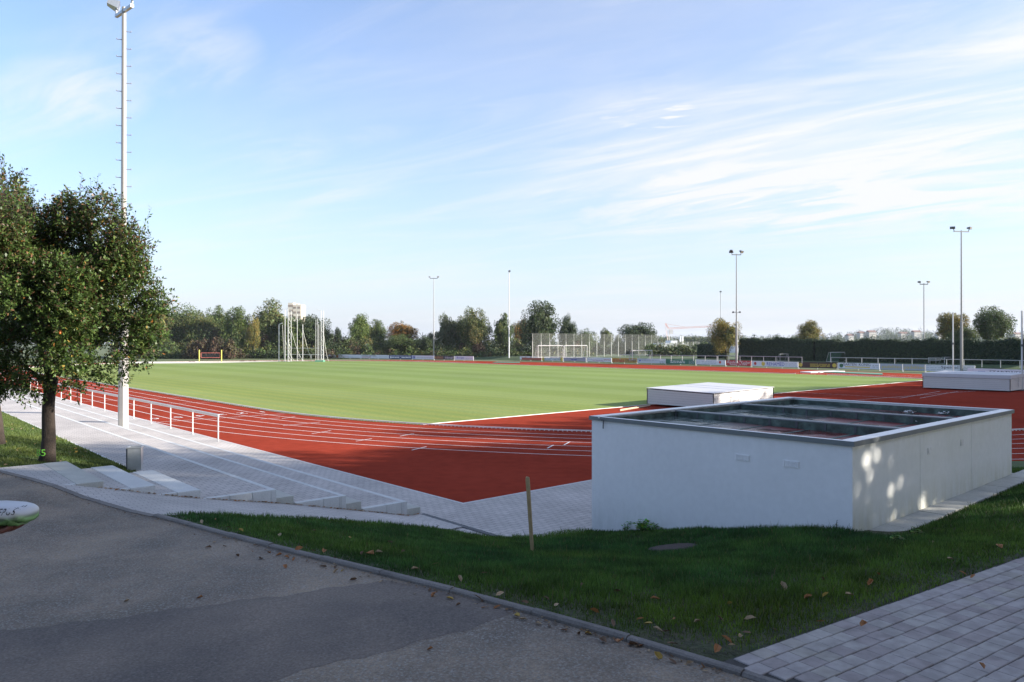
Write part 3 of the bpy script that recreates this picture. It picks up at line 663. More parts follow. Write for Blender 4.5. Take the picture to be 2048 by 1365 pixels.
# ------------------------------------------------------------------ garage block
GS0, GS1, GT0, GT1, GH = 5.2, 10.74, 11.86, 20.30, 2.415
m_plast = mat('render_grey', (0.79, 0.79, 0.81), 0.9, noise=(0.5, 0.06), bump=(180, 0.5, 0.003), scale2=(9, 0.02))
m_plastb = mat('render_back', (0.80, 0.80, 0.78), 0.9, noise=(0.6, 0.14, (0.72, 0.73, 0.69)), bump=(180, 0.5, 0.003), scale2=(9, 0.02))
def dirty(m, z0, z1, col, amt):
    t = m.node_tree; b = t.nodes['Principled BSDF']; old = b.inputs['Base Color'].links[0].from_socket
    sp = N(t, 'ShaderNodeSeparateXYZ'); gp = N(t, 'ShaderNodeNewGeometry').outputs['Position']; L(t, gp, sp.inputs[0])
    st = N(t, 'ShaderNodeMapping'); st.inputs['Scale'].default_value = (3.0, 3.0, 0.5); L(t, gp, st.inputs[0])
    n = N(t, 'ShaderNodeTexNoise'); n.inputs['Scale'].default_value = 1.6; n.inputs['Detail'].default_value = 7; n.inputs['Roughness'].default_value = 0.7; L(t, st.outputs[0], n.inputs['Vector'])
    mr = N(t, 'ShaderNodeMapRange'); mr.inputs['From Min'].default_value = z1; mr.inputs['From Max'].default_value = z0; L(t, sp.outputs['Z'], mr.inputs['Value'])
    nn = N(t, 'ShaderNodeMapRange'); nn.inputs['From Min'].default_value = 0.42; nn.inputs['From Max'].default_value = 0.72; L(t, n.outputs['Fac'], nn.inputs['Value'])
    # run-off streaks below the coping plus splash dirt at the foot
    tp = N(t, 'ShaderNodeMapRange'); tp.inputs['From Min'].default_value = 1.7; tp.inputs['From Max'].default_value = 2.4; tp.inputs['To Max'].default_value = 0.35; L(t, sp.outputs['Z'], tp.inputs['Value'])
    f = M('MULTIPLY', M('ADD', M('MULTIPLY', mr.outputs[0], M('ADD', nn.outputs[0], 0.35, t), t), M('MULTIPLY', tp.outputs[0], nn.outputs[0], t), t), amt, t, clamp=True)
    mx = N(t, 'ShaderNodeMix', data_type='RGBA'); L(t, f, mx.inputs['Factor']); L(t, old, mx.inputs['A']); mx.inputs['B'].default_value = (*col, 1); L(t, mx.outputs['Result'], b.inputs['Base Color'])
dirty(m_plast, 0.2, 0.9, (0.42, 0.44, 0.44), 0.35); dirty(m_plastb, 0.95, 1.5, (0.52, 0.49, 0.32), 0.55)
m_cop = mat('coping_metal', (0.66, 0.68, 0.72), 0.35, noise=(1.2, 0.08), metal=0.35)
m_fasc = mat('fascia', (0.15, 0.17, 0.18), 0.5)
def roofmat():
    m = mat('bitumen_roof', (0.11, 0.135, 0.12), 0.5, noise=(1.0, 0.3, (0.16, 0.18, 0.165)), bump=(90, 0.3, 0.003), scale2=(5, 0.15))
    t = m.node_tree; b = t.nodes['Principled BSDF']
    n = N(t, 'ShaderNodeTexNoise'); n.inputs['Scale'].default_value = 0.7; n.inputs['Detail'].default_value = 4
    L(t, N(t, 'ShaderNodeNewGeometry').outputs['Position'], n.inputs['Vector'])
    mr = N(t, 'ShaderNodeMapRange'); mr.inputs['From Min'].default_value = 0.46; mr.inputs['From Max'].default_value = 0.54; mr.inputs['To Min'].default_value = 0.55; mr.inputs['To Max'].default_value = 0.06
    L(t, n.outputs['Fac'], mr.inputs['Value']); L(t, mr.outputs[0], b.inputs['Roughness'])
    # base colour turns redder towards the rear end of each roof
    g_ = N(t, 'ShaderNodeNewGeometry').outputs['Position']; mp = N(t, 'ShaderNodeMapping'); mp.inputs['Rotation'].default_value = (0, 0, -TH); L(t, g_, mp.inputs[0])
    sp = N(t, 'ShaderNodeSeparateXYZ'); L(t, mp.outputs[0], sp.inputs[0])
    mr2 = N(t, 'ShaderNodeMapRange'); mr2.inputs['From Min'].default_value = 8.6; mr2.inputs['From Max'].default_value = 6.6; L(t, M('ADD', sp.outputs['Y'], M('MULTIPLY', n.outputs['Fac'], 1.6, t), t), mr2.inputs['Value'])
    mr2.inputs['From Min'].default_value = 9.9; mr2.inputs['From Max'].default_value = 8.3
    old = b.inputs['Base Color'].links[0].from_socket; mx = N(t, 'ShaderNodeMix', data_type='RGBA'); L(t, mr2.outputs[0], mx.inputs['Factor']); L(t, old, mx.inputs['A']); mx.inputs['B'].default_value = (0.17, 0.026, 0.024, 1)
    L(t, mx.outputs['Result'], b.inputs['Base Color']); return m
m_roof = roofmat()
m_up = mat('roof_upstand', (0.10, 0.15, 0.13), 0.6, noise=(4, 0.6, (0.02, 0.025, 0.02)), scale2=(3, 0.3))
ga = empty('garage_block', S(GS0, GT0, 0), 'low grey rendered garage block with flat roof between bank and track', 'garage')
wt = 0.14
g = MB(); g.box((GT0, GS0 + 0.002, -0.1), (GT0 + 0.045, GS1, GH), FR); g.box((GT0 + 0.045, GS0 + 0.15, -0.1), (GT0 + wt, GS1, GH - 0.26), FR); g.build('side_wall', m_plast, ga)
g = MB(); g.box((GT1 - 0.045, GS0 + 0.002, -0.1), (GT1, GS1, GH), FR); g.box((GT1 - wt, GS0 + 0.15, -0.1), (GT1 - 0.045, GS1, GH - 0.26), FR); g.build('side_wall', m_plast, ga)
W3 = (GT1 - GT0) / 3
for k in range(3):
    a, b = GT0 + W3 * k + (0.006 if k else 0.003), GT0 + W3 * (k + 1) - (0.006 if k < 2 else 0.003)
    g = MB(); g.box((a, GS0 - 0.0, -0.1), (b, GS0 + wt, GH), FR) if False else g.box((a, GS0, -0.1), (b, GS0 + wt - 0.02, GH - 0.001), FR)
    g.build('back_panel', m_plastb, ga, bevel=0.006)
    if k: g = MB(); g.box((GT0 + W3 * k - 0.012, GS0 + 0.008, 0), (GT0 + W3 * k + 0.012, GS0 + 0.09, GH - 0.002), FR); g.build('seam_shade', m_dark, ga)  # dark strip added behind the seam, so the gap's shade is a colour
    g = MB(); g.box((a + 0.15, GS1 - wt, 2.15), (b - 0.15, GS1 - 0.001, GH - 0.001), FR); g.box((a + (0.14 if k == 0 else 0), GS1 - wt, 0), (a + 0.15, GS1 - 0.001, GH - 0.001), FR); g.build('front_wall', m_plast, ga)
    d = MB(); d.box((a + 0.16, GS1 - 0.10, 0.0), (b - 0.14, GS1 - 0.06, 2.15), FR); dd_ = d.build('garage_door', m_steel, ga)
    for j in range(7):
        d = MB(); d.box((a + 0.17, GS1 - 0.062, 0.02 + j * 0.3), (b - 0.15, GS1 - 0.045, 0.3 + j * 0.3), FR); d.build('door_slat', m_steel, dd_)
    a0, b0 = GT0 + W3 * k + (0.06 if k == 0 else 0.11), GT0 + W3 * (k + 1) - (0.06 if k == 2 else 0.11)
    zt = GH - 0.17
    r_ = MB(); r_.add([S(GS0 + 0.2, a0, zt - 0.03), S(GS0 + 0.2, b0, zt - 0.03), S(GS1 - 0.2, b0, zt + 0.03), S(GS1 - 0.2, a0, zt + 0.03)], [(0, 1, 2, 3)])
    rr_ = r_.build('roof', m_roof, ga)
    sm = MB()
    for j in range(1, 6):
        s_ = GS0 + 0.2 + j * 0.92; zz = zt - 0.03 + 0.06 * (s_ - GS0 - 0.2) / (GS1 - GS0 - 0.4)
        sm.box((a0, s_, zz), (b0, s_ + 0.08, zz + 0.008), FR)
    sm.build('roof_seam', m_up, rr_)
    # upstands around the basin
    u_ = MB(); u_.box((a0 - 0.012, GS0 + 0.19, zt - 0.08), (a0, GS1 - 0.19, GH - 0.03), FR); u_.box((b0, GS0 + 0.19, zt - 0.08), (b0 + 0.012, GS1 - 0.19, GH - 0.03), FR)
    u_.box((a0, GS0 + 0.188, zt - 0.08), (b0, GS0 + 0.2, GH - 0.03), FR); u_.box((a0, GS1 - 0.2, zt - 0.08), (b0, GS1 - 0.188, GH - 0.03), FR)
    u_.build('upstand', m_up, ga)
    if k < 2:
        c = GT0 + W3 * (k + 1); q = MB(); q.box((c - 0.098, GS0 + 0.19, zt - 0.08), (c + 0.098, GS1 - 0.19, GH - 0.03), FR); q.build('divider', m_up, ga)
        q = MB(); q.box((c - 0.115, GS0 + 0.193, GH - 0.028), (c + 0.115, GS1 - 0.193, GH + 0.0), FR); q.build('divider_coping', m_fasc, ga, bevel=0.005)
        for j in range(9):
            q = MB(); s_ = GS0 + 0.5 + j * 0.6; q.box((c - 0.122, s_, GH - 0.16), (c - 0.113, s_ + 0.05, GH - 0.03), FR); q.build('strap', m_dark, ga)
def coping(a, b, c, d, nm='coping'):
    q = MB(); q.box((a, c, GH + 0.002), (b, d, GH + 0.032), FR); q.build(nm, m_cop, ga, bevel=0.004)
coping(GT0 - 0.03, GT0 + 0.062, GS0 - 0.03, GS1 + 0.03); coping(GT1 - 0.062, GT1 + 0.03, GS0 - 0.03, GS1 + 0.03)
coping(GT0 + 0.064, GT1 - 0.064, GS0 - 0.03, GS0 + 0.2); coping(GT0 + 0.064, GT1 - 0.064, GS1 - 0.2, GS1 + 0.03)
for lo, hi in (((GT0 - 0.045, GS0 - 0.045, GH - 0.05), (GT0 - 0.031, GS1 + 0.045, GH + 0.03)), ((GT0 - 0.03, GS0 - 0.045, GH - 0.05), (GT1 + 0.03, GS0 - 0.031, GH + 0.03)),
               ((GT1 + 0.031, GS0 - 0.045, GH - 0.05), (GT1 + 0.045, GS1 + 0.045, GH + 0.03))):
    q = MB(); q.box(lo, hi, FR); q.build('fascia', m_fasc, ga)
m_grill = mat('vent_grey', (0.60, 0.61, 0.63), 0.5); 
def wallz(py, d): return ZY(py, d)
def on_front(px): 
    a = (px - 1024) / F; d = GT0 / (U.x * a + U.y); return d, d * (NN.x * a + NN.y)
def on_back(px):
    a = (px - 1024) / F; d = GS0 / (NN.x * a + NN.y); return d, d * (U.x * a + U.y)
for px, py in ((1484.5, 915.5), (1582, 928.5)):
    d, s_ = on_front(px); z_ = wallz(py, d); v = MB(); v.box((GT0 - 0.012, s_ - 0.14, z_ - 0.055), (GT0 - 0.001, s_ + 0.14, z_ + 0.055), FR); vo = v.build('vent_grille', mat('vent_frame', (0.82, 0.82, 0.84), 0.7), ga)
    for j in range(9):
        v = MB(); v.box((GT0 - 0.018, s_ - 0.13 + j * 0.03, z_ - 0.047), (GT0 - 0.013, s_ - 0.118 + j * 0.03, z_ + 0.047), FR); v.build('grille_bar', m_plast, vo)
for px, py, w_ in ((1858, 902, 0.085), (1923, 885, 0.085)):
    d, t_ = on_back(px); z_ = wallz(py, d); v = MB(); v.box((t_ - w_, GS0 - 0.012, z_ - 0.065), (t_ + w_, GS0 - 0.001, z_ + 0.065), FR); vo = v.build('vent_grille', m_white, ga)
    for j in range(5):
        v = MB(); v.box((t_ - w_ + 0.01, GS0 - 0.018, z_ - 0.05 + j * 0.022), (t_ + w_ - 0.01, GS0 - 0.013, z_ - 0.04 + j * 0.022), FR); v.build('grille_bar', m_white, vo)
d, s_ = on_front(1210); v = MB(); z_ = ZY(842, d); v.tube([S(s_, GT0 - 0.05, z_ + 0.02), S(s_, GT0 - 0.06, z_ - 0.16)], 0.012, 6); v.box((GT0 - 0.06, s_ - 0.02, z_), (GT0 - 0.03, s_ + 0.06, z_ + 0.03), FR); v.build('hook', m_dark, ga)
v = MB(); c_ = S(s_ + 0.12, GT0 - 0.05, GH + 0.0); v.tube([c_, c_ + Vector((0, 0, 0.04))], 0.025, 8); v.build('sensor', m_white, ga)
# crumpled foil on the roof
for px, py, k in ((1818, 826, 0), (1888, 828, 1), (1824, 845, 2)):
    p = P(px, py, GH - 0.15); mb = MB()
    n_f = 12 if k < 2 else 5
    for j in range(n_f):
        c_ = p + U * random.uniform(-0.22, 0.22) * (1 if k < 2 else 0.2) + NN * random.uniform(-0.1, 0.1); r1 = random.uniform(0.03, 0.07)
        mb.add([c_ + Vector((random.uniform(-r1, r1), random.uniform(-r1, r1), random.uniform(0, 0.06))) for _ in range(4)], [(0, 1, 2), (0, 2, 3), (0, 3, 1)])
    tag(mb.build('plastic_scrap', m_white), ['crumpled white film lying on the garage roof, the longer left piece', 'crumpled white film at the far right of the garage roof', 'small white scrap on the middle garage roof'][k], 'litter', 'white scraps on the garage roof')
# concrete strip behind the garage
st = empty('slab_strip', S(4.75, GT0, 0.9), kind='structure')
k = GT0 - 0.3
while k < GT1 + 3.2:
    g = MB(); dz = random.uniform(-0.006, 0.006); g.box((k + 0.005, 4.74, 0.7), (k + 0.745, GS0 - 0.006, 0.945 + dz), FR); g.build('slab', m_conc, st, bevel=0.01); k += 0.75
g = MB(); g.box((GT1 + 0.02, 4.74, 0.5), (GT1 + 0.25, 8.6, 0.93), FR); g.build('slab', m_conc, st, bevel=0.01)
# ================================================================== mat covers (high jump and pole vault)
m_alu = mat('white_boards', (0.54, 0.525, 0.51), 0.55, noise=(1.0, 0.06))
m_alu2 = mat('white_roof_sheet', (0.50, 0.50, 0.53), 0.5, noise=(1.0, 0.05))
def cover(c, ln, lu, hs, z0, label, gap, lid, boards=6):
    """c = corner nearest the camera (site coordinates); box runs ln along N, lu along U; hs = 4 roof corner heights"""
    root = empty('mat_cover', S(*c, 0), label, 'mat cover')
    s0, t0 = c; z1 = min(hs)
    hN = lambda a, b: (hs[0] * (1 - a) * (1 - b) + hs[1] * a * (1 - b) + hs[2] * a * b + hs[3] * (1 - a) * b)   # a along N, b along U
    def wall(p, q, ha, hb_, nm, nrm):
        zt_a, zt_b = ha - lid, hb_ - lid
        o_ = MB(); th = 0.03
        for j in range(boards):
            f0, f1 = j / boards, (j + 1) / boards
            A0 = z0 + (zt_a - z0) * f0 + 0.004; A1 = z0 + (zt_a - z0) * f1 - 0.004; B0 = z0 + (zt_b - z0) * f0 + 0.004; B1 = z0 + (zt_b - z0) * f1 - 0.004
            o_ = MB(); k = 0.012
            pi = [p - nrm * th, q - nrm * th, q, p]
            def V3(v, z): return (v.x, v.y, z)
            vs = [V3(pi[0], A0), V3(pi[1], B0), V3(pi[2], B0), V3(pi[3], A0), V3(pi[0], A1), V3(pi[1], B1), V3(pi[2] - nrm * k, B1), V3(pi[3] - nrm * k, A1)]
            o_.add(vs, [(3, 2, 1, 0), (4, 5, 6, 7), (0, 1, 5, 4), (1, 2, 6, 5), (2, 3, 7, 6), (3, 0, 4, 7)]); o_.build('side_board', m_alu, root)
        b_ = MB(); mid = MB()
        for v in (p, q):
            h_ = ha if v is p else hb_
            b_.box((v.x - 0.02, v.y - 0.02, z0 - 0.02), (v.x + 0.02, v.y + 0.02, h_ - lid + gap))
        b_.build('corner_post', m_galv, root)
        n_ = 4
        for j in range(1, n_):
            v = p + (q - p) * (j / n_) - nrm * 0.02; h_ = ha + (hb_ - ha) * j / n_
            mid.box((v.x - 0.015, v.y - 0.015, h_ - lid - 0.01), (v.x + 0.015, v.y + 0.015, h_ - lid + gap))
        mid.build('gap_bracket', m_alu, root)
    A, B, Cc, Dd = S(s0, t0), S(s0 + ln, t0), S(s0 + ln, t0 + lu), S(s0, t0 + lu)
    g_ = gap
    H = [h - g_ for h in hs]
    wall(A, B, H[0], H[1], 'w', -U); wall(A, Dd, H[0], H[3], 'w', -NN); wall(B, Cc, H[1], H[2], 'w', NN); wall(Dd, Cc, H[3], H[2], 'w', U)
    core = MB(); core.box((t0 + 0.05, s0 + 0.05, z0 + 0.02), (t0 + lu - 0.05, s0 + ln - 0.05, z1 - lid - gap - 0.02), FR); core.build('mat', m_dark, root)
    e = 0.05; r_ = MB(); pts = []
    for a, b, h in ((0, 0, hs[0]), (1, 0, hs[1]), (1, 1, hs[2]), (0, 1, hs[3])):
        v = S(s0 + (-e if a == 0 else ln + e), t0 + (-e if b == 0 else lu + e)); pts.append((v, h))
    vs = [(v.x, v.y, h - lid) for v, h in pts] + [(v.x, v.y, h) for v, h in pts]
    r_.add(vs, [(0, 1, 2, 3), (7, 6, 5, 4), (1, 0, 4, 5), (2, 1, 5, 6), (3, 2, 6, 7), (0, 3, 7, 4)]); ro_ = r_.build('lid', m_alu2, root)
    for j in (0.42, 0.62):
        q = MB(); a_, b_ = S(s0 - e, t0 + lu * j), S(s0 + ln + e, t0 + lu * j)
        za_, zb_ = hN(0, j), hN(1, j); vs = []
        for v, z_ in ((a_, za_), (b_, zb_)):
            for o_, dz in ((-0.02, 0.001), (0.02, 0.001), (0, 0.012)): w_ = v + U * o_; vs.append((w_.x, w_.y, z_ + dz))
        q.add(vs, [(0, 1, 2), (3, 5, 4), (0, 3, 4, 1), (1, 4, 5, 2), (2, 5, 3, 0)]); q.build('lid_seam', m_galv, ro_)
    for tt in (0.2, 0.8):
        q = MB(); c_ = S(s0 + 0.4, t0 + lu * tt); q.tube([c_ + Vector((0, 0, 0.0)), c_ + Vector((0, 0, z0))], 0.06, 8); q.build('wheel', m_dark, root)
        q = MB(); c_ = S(s0 + ln - 0.4, t0 + lu * tt); q.tube([c_ + Vector((0, 0, 0.0)), c_ + Vector((0, 0, z0))], 0.06, 8); q.build('wheel', m_dark, root)
    # latch cross and handle on the face towards the bank
    q = MB(); c_ = S(s0 - 0.045, t0 + lu * 0.40); zc_ = hs[0] * 0.6
    for a, b, z_a, z_b in ((-0.9, 0.9, zc_ + 0.1, zc_ + 0.24), (-0.55, 0.1, zc_ - 0.13, zc_ - 0.1)): q.tube([c_ + U * a + Vector((0, 0, z_a)), c_ + U * b + Vector((0, 0, z_b))], 0.014, 6)
    q.tube([c_ + Vector((0, 0, zc_ - 0.45)), c_ + Vector((0, 0, zc_ + 0.42))], 0.02, 6); q.build('latch', m_steel, root)
    return root
c1s = site(D(1426.8, 44.0)[:2])
cover(c1s, 4.9, 6.9, (1.05, 1.15, 1.25, 1.15), 0.13, 'square white mat cover with flat lid standing behind the garage roof', 0.05, 0.03)
c2s = site(P(2020, 785)[:2])
cover((c2s[0], c2s[1]), 6.6, 5.5, (1.38, 1.38, 1.45, 1.45), 0.10, 'larger white mat cover at the right edge, between the two vault uprights', 0.02, 0.30, 6)
# boards leaning beside cover 1
for k in range(2):
    mb = MB(); a = P(1240, 822 - 2 * k, 0.02); b = D(1300, 47.0, 0.06 + 0.02 * k); mb.tube([a, b], 0.035, 4)
    tag(mb.build('timber_batten', mat('pale_timber', (0.5, 0.4, 0.27), 0.8, noise=(5, 0.3))), ['pale timber batten on the grass left of the square mat cover, the nearer one', 'pale timber batten on the grass left of the square mat cover, the farther one'][k], 'batten', 'battens beside the mat cover')
# vault uprights
for px, base, top, lab in ((1906, 746, 625, 'white vault upright, left one behind the right-hand mat cover'), (2044, 755, 622, 'white vault upright cut by the right edge of the photo')):
    d = 5940 / (base - YH) * 0.72; p = D(px, d)
    root = empty('vault_upright', p, lab, 'vault upright', 'vault uprights')
    zt = ZY(top, d); g = MB(); g.box((p.x - 0.05, p.y - 0.05, 0.08), (p.x + 0.05, p.y + 0.05, zt)); g.build('post', m_steel, root)
    g = MB(); g.box((p.x - 0.45, p.y - 0.3, 0.0), (p.x + 0.45, p.y + 0.3, 0.08)); g.build('base', m_dark, root)
    g = MB(); g.box((p.x - 0.075, p.y - 0.09, zt * 0.55), (p.x + 0.075, p.y + 0.09, zt * 0.58)); g.build('slider', m_dark, root)
    g = MB(); g.tube([p + Vector((-0.4, 0, 0.08)), p + Vector((-0.05, 0, 0.9))], 0.02, 6); g.build('brace', m_steel, root)
# ================================================================== rail
rl = empty('spectator_rail', S(30.6, T_OUT - 0.25, 0), 'long galvanised rail between promenade and running track', 'railing')
sr = 30.6; 
while sr < 170:
    g = MB(); g.tube([S(sr, T_OUT - 0.25, 0), S(sr, T_OUT - 0.25, 1.06)], 0.028, 8); g.build('post', m_steel, rl, smooth=False)
    if sr < 60:
        g = MB(); c_ = S(sr, T_OUT - 0.25, 0); g.box((c_.x - 0.06, c_.y - 0.06, 0.0), (c_.x + 0.06, c_.y + 0.06, 0.012)); g.build('foot_plate', m_galv, rl)
    sr += 3.02
g = MB(); g.box((T_OUT - 0.285, 30.55, 1.055), (T_OUT - 0.215, 171, 1.105), FR); g.box((T_OUT - 0.275, 30.55, 0.99), (T_OUT - 0.225, 171, 1.03), FR); g.build('top_rail', m_galv, rl)
# ================================================================== litter bin
p = P(258, 944, 1.04); p2 = P(269, 944, 1.04)
bn = empty('litter_bin', p2, 'grey galvanised litter bin on a dark post at the grass edge', 'litter bin')
ang_ = TH
def obox(mb, c, hx, hy, z0, z1, ang, mi=0):
    e1 = Vector((math.cos(ang), math.sin(ang), 0)); e2 = Vector((-e1.y, e1.x, 0))
    return mb.box((-hx, -hy, z0), (hx, hy, z1), (Vector((c.x, c.y, 0)), e1, e2), mi)
g = MB(); obox(g, Vector((p2.x - 0.16, p2.y + 0.02, 0)), 0.03, 0.03, 1.04, 1.58, 0.3); g.build('post', m_dark, bn)
cb = Vector((p2.x + 0.02, p2.y, 0))
g = MB()
for e_ in range(4):
    a_ = 0.3 + math.pi / 2 * e_; n_ = Vector((math.cos(a_), math.sin(a_), 0)); obox(g, cb + n_ * 0.13, 0.012, 0.142, 1.10, 1.62, a_)
obox(g, cb, 0.13, 0.13, 1.10, 1.115, 0.3); g.build('body', m_galv, bn, bevel=0.004)
g = MB()
for e_ in range(4):
    a_ = 0.3 + math.pi / 2 * e_; n_ = Vector((math.cos(a_), math.sin(a_), 0)); obox(g, cb + n_ * 0.145, 0.012, 0.16, 1.60, 1.625, a_)
g.build('rim', m_galv, bn)
g = MB(); obox(g, cb + Vector((-0.07, -0.145, 0)), 0.012, 0.012, 1.12, 1.5, 0.3); g.build('hinge_bar', m_dark, bn)
# ================================================================== floodlight masts
def lamp(c, ang, k, parent, dark, scale=1.0):
    e1 = Vector((math.cos(ang), math.sin(ang), 0)); e2 = Vector((-e1.y, e1.x, 0))
    g = MB(); w_, h_, dd = 0.30 * scale, 0.16 * scale, 0.30 * scale
    t = R(k); f = e2 * math.cos(t) - Vector((0, 0, 1)) * math.sin(t); up = e2 * math.sin(t) + Vector((0, 0, 1)) * math.cos(t)
    vs = []
    for y, ww, hh in ((-dd, w_ * 0.55, h_ * 0.5), (dd * 0.3, w_, h_), (dd * 0.5, w_ * 1.05, h_ * 1.05)):
        for a, b in ((-1, -1), (1, -1), (1, 1), (-1, 1)): vs.append(c + e1 * a * ww + up * b * hh + f * y)
    fs_ = [(3, 2, 1, 0)] + [(4 * i + a, 4 * i + (a + 1) % 4, 4 * i + 4 + (a + 1) % 4, 4 * i + 4 + a) for i in range(2) for a in range(4)]
    o = g.add(vs, fs_).build('lamp_housing', m_dark if dark else m_galv, parent)
    g = MB(); g.add([c + e1 * a * w_ + up * b * h_ + f * (dd * 0.49) for a, b in ((-1, -1), (1, -1), (1, 1), (-1, 1))], [(0, 1, 2, 3)])
    g.build('glass', mat('lamp_glass', (0.16, 0.13, 0.10), 0.15), o)
    return o
def mast(p, z0, top, r0, r1, label, head=2, arm=0.75, ang=0.1, rungs=True, mid=None, rung_parts=False, sc_=1.0, dark=True, m=None, tilt=(35, 35)):
    m = m or m_pole
    root = empty('floodlight_mast', (p.x, p.y, z0), label, 'floodlight mast', 'floodlight masts round the sports ground')
    b = Vector((p.x, p.y, 0))
    g = MB(); zm = z0 + (top - z0) * 0.36
    g.tube([b + Vector((0, 0, z0)), b + Vector((0, 0, zm)), b + Vector((0, 0, zm + 0.05)), b + Vector((0, 0, top))], [r0, r0 * 0.88, r0 * 0.56, r1], 8, rot=R(22.5)); g.build('pole', m, root)
    if head:
        e1 = Vector((math.cos(ang), math.sin(ang), 0)); g = MB()
        zA = top - 0.1
        g.box((-arm, -0.06, zA - 0.12), (arm, 0.06, zA), (b, e1, Vector((-e1.y, e1.x, 0))))
        for s_ in ((-1, 1) if head == 2 else (1,)):
            g.tube([b + e1 * s_ * arm * 0.95 + Vector((0, 0, zA)), b + e1 * s_ * arm * 1.05 + Vector((0, 0, zA + 0.28 * sc_))], 0.05, 6)
        g.build('crossarm', m_dark if dark else m_galv, root)
        for q, s_ in enumerate((-1, 1) if head == 2 else (1,)):
            lamp(b + e1 * s_ * arm * 1.12 + Vector((0, 0, zA + 0.42 * sc_)), ang + (0.5 if s_ > 0 else -0.4) + (math.pi if q and head == 2 and dark else 0), tilt[q], root, dark, sc_)
    if mid:
        for s_ in (-1, 1):
            o = lamp(b + Vector((s_ * 0.55, 0, mid)), 0.2 * s_, 60, root, True, 0.55)
            g = MB(); g.tube([b + Vector((0, 0, mid - 0.05)), b + Vector((s_ * 0.5, 0, mid + 0.05))], 0.04, 5); g.build('bracket', m_dark, root)
    if rungs:
        z = z0 + 3.0; k = 0; al = MB()
        while z < top - 0.7:
            rr = np.interp(z, [z0, zm, zm + 0.05, top], [r0, r0 * 0.88, r0 * 0.56, r1]); s_ = -1 if k % 2 else 1
            e = Vector((math.cos(0.35), math.sin(0.35) , 0)) * s_
            g = MB() if rung_parts else al
            a_ = b + Vector((0, 0, z)); g.tube([a_ + e * rr * 0.8, a_ + e * (rr + 0.19)], 0.016 if rung_parts else 0.014, 5)
            g.tube([a_ + e * (rr + 0.18), a_ + e * (rr + 0.18) + Vector((0, 0, 0.05))], 0.016, 5)
            if rung_parts: g.build('climbing_rung', mat('rung_steel', (0.16, 0.16, 0.17), 0.6), root)
            z += 0.36; k += 1
        if not rung_parts: al.build('climbing_rungs', mat('rung_steel', (0.16, 0.16, 0.17), 0.6), root)
    return root
fp = P(247, 862, 0.35)
m_near = mat('mast_concrete', (0.31, 0.295, 0.28), 0.6, noise=(2.5, 0.12))
mast(fp, 0.35, ZY(14, fp.y), 0.20, 0.085, 'tall pale floodlight mast standing on the terraces, crown of the fruit tree in front', arm=0.78, ang=-0.7, rung_parts=True, dark=False, m=m_near, sc_=1.0, tilt=(15, 40))
mast(D(867.5, 186), 0, ZY(556, 186), 0.17, 0.07, 'slim mast above the far white boards, left of the centre', arm=0.95, ang=0.0, tilt=(10, 30), sc_=0.8)
mast(D(1018, 178), 0.2, ZY(545, 178), 0.17, 0.08, 'white mast with a single small lamp, left of the dark round tree', head=1, arm=0.1, ang=0.2, rungs=False, m=m_steel, sc_=0.9)
mast(D(1441, 240), 0.8, ZY(586, 240), 0.13, 0.07, 'farthest mast with a single lamp, rising out of the yellow tree', head=1, arm=0.05, ang=0.2, rungs=False, sc_=1.1)
mast(D(1473, 122), 0.8, ZY(508, 122), 0.19, 0.07, 'tall mast at the yellow tree with two dark lamps and two small lamps halfway', arm=0.8, ang=0.15, mid=ZY(625, 122), sc_=1.1)
mast(D(1848, 121), 0.9, ZY(567, 121), 0.12, 0.06, 'shorter mast in front of the hedge, with lamps turned apart', arm=0.65, ang=0.0, tilt=(10, 10), sc_=0.8)
mast(D(1923, 98), 0.0, ZY(461, 98), 0.19, 0.07, 'tallest mast on the right, behind the right-hand mat cover', arm=1.15, ang=0.2, tilt=(5, 5), sc_=1.0, dark=True)
# small stay box on the right mast
# ================================================================== advertising boards
def acol(n, c): return mat('board_' + n, c, 0.5)
m_txt = {'k': acol('ink_black', (0.03, 0.03, 0.035)), 'b': acol('ink_blue', (0.05, 0.06, 0.35)), 'r': acol('ink_red', (0.45, 0.03, 0.03)), 'w': acol('ink_white', (0.75, 0.75, 0.75)),
         'y': acol('ink_yellow', (0.6, 0.45, 0.06)), 'g': acol('ink_grey', (0.35, 0.38, 0.42)), 'p': acol('ink_pink', (0.45, 0.10, 0.30)), 'd': acol('ink_darkgreen', (0.03, 0.12, 0.05)), 'o': acol('ink_orange', (0.6, 0.25, 0.04))}
BG = {'w': acol('white', (0.66, 0.67, 0.72)), 'b': acol('blue', (0.05, 0.075, 0.19)), 'k': acol('black', (0.045, 0.045, 0.05)), 'rb': acol('redbrown', (0.38, 0.075, 0.045)), 'lv': acol('lavender', (0.33, 0.31, 0.42)),
      'or': acol('ochre', (0.50, 0.27, 0.045)), 'gr': acol('green', (0.03, 0.15, 0.09)), 'r': acol('red', (0.50, 0.03, 0.035)), 'dk': acol('maroon', (0.05, 0.018, 0.018)), 'gy': acol('grey', (0.38, 0.40, 0.46)), 'ye': acol('yellow', (0.55, 0.45, 0.08))}
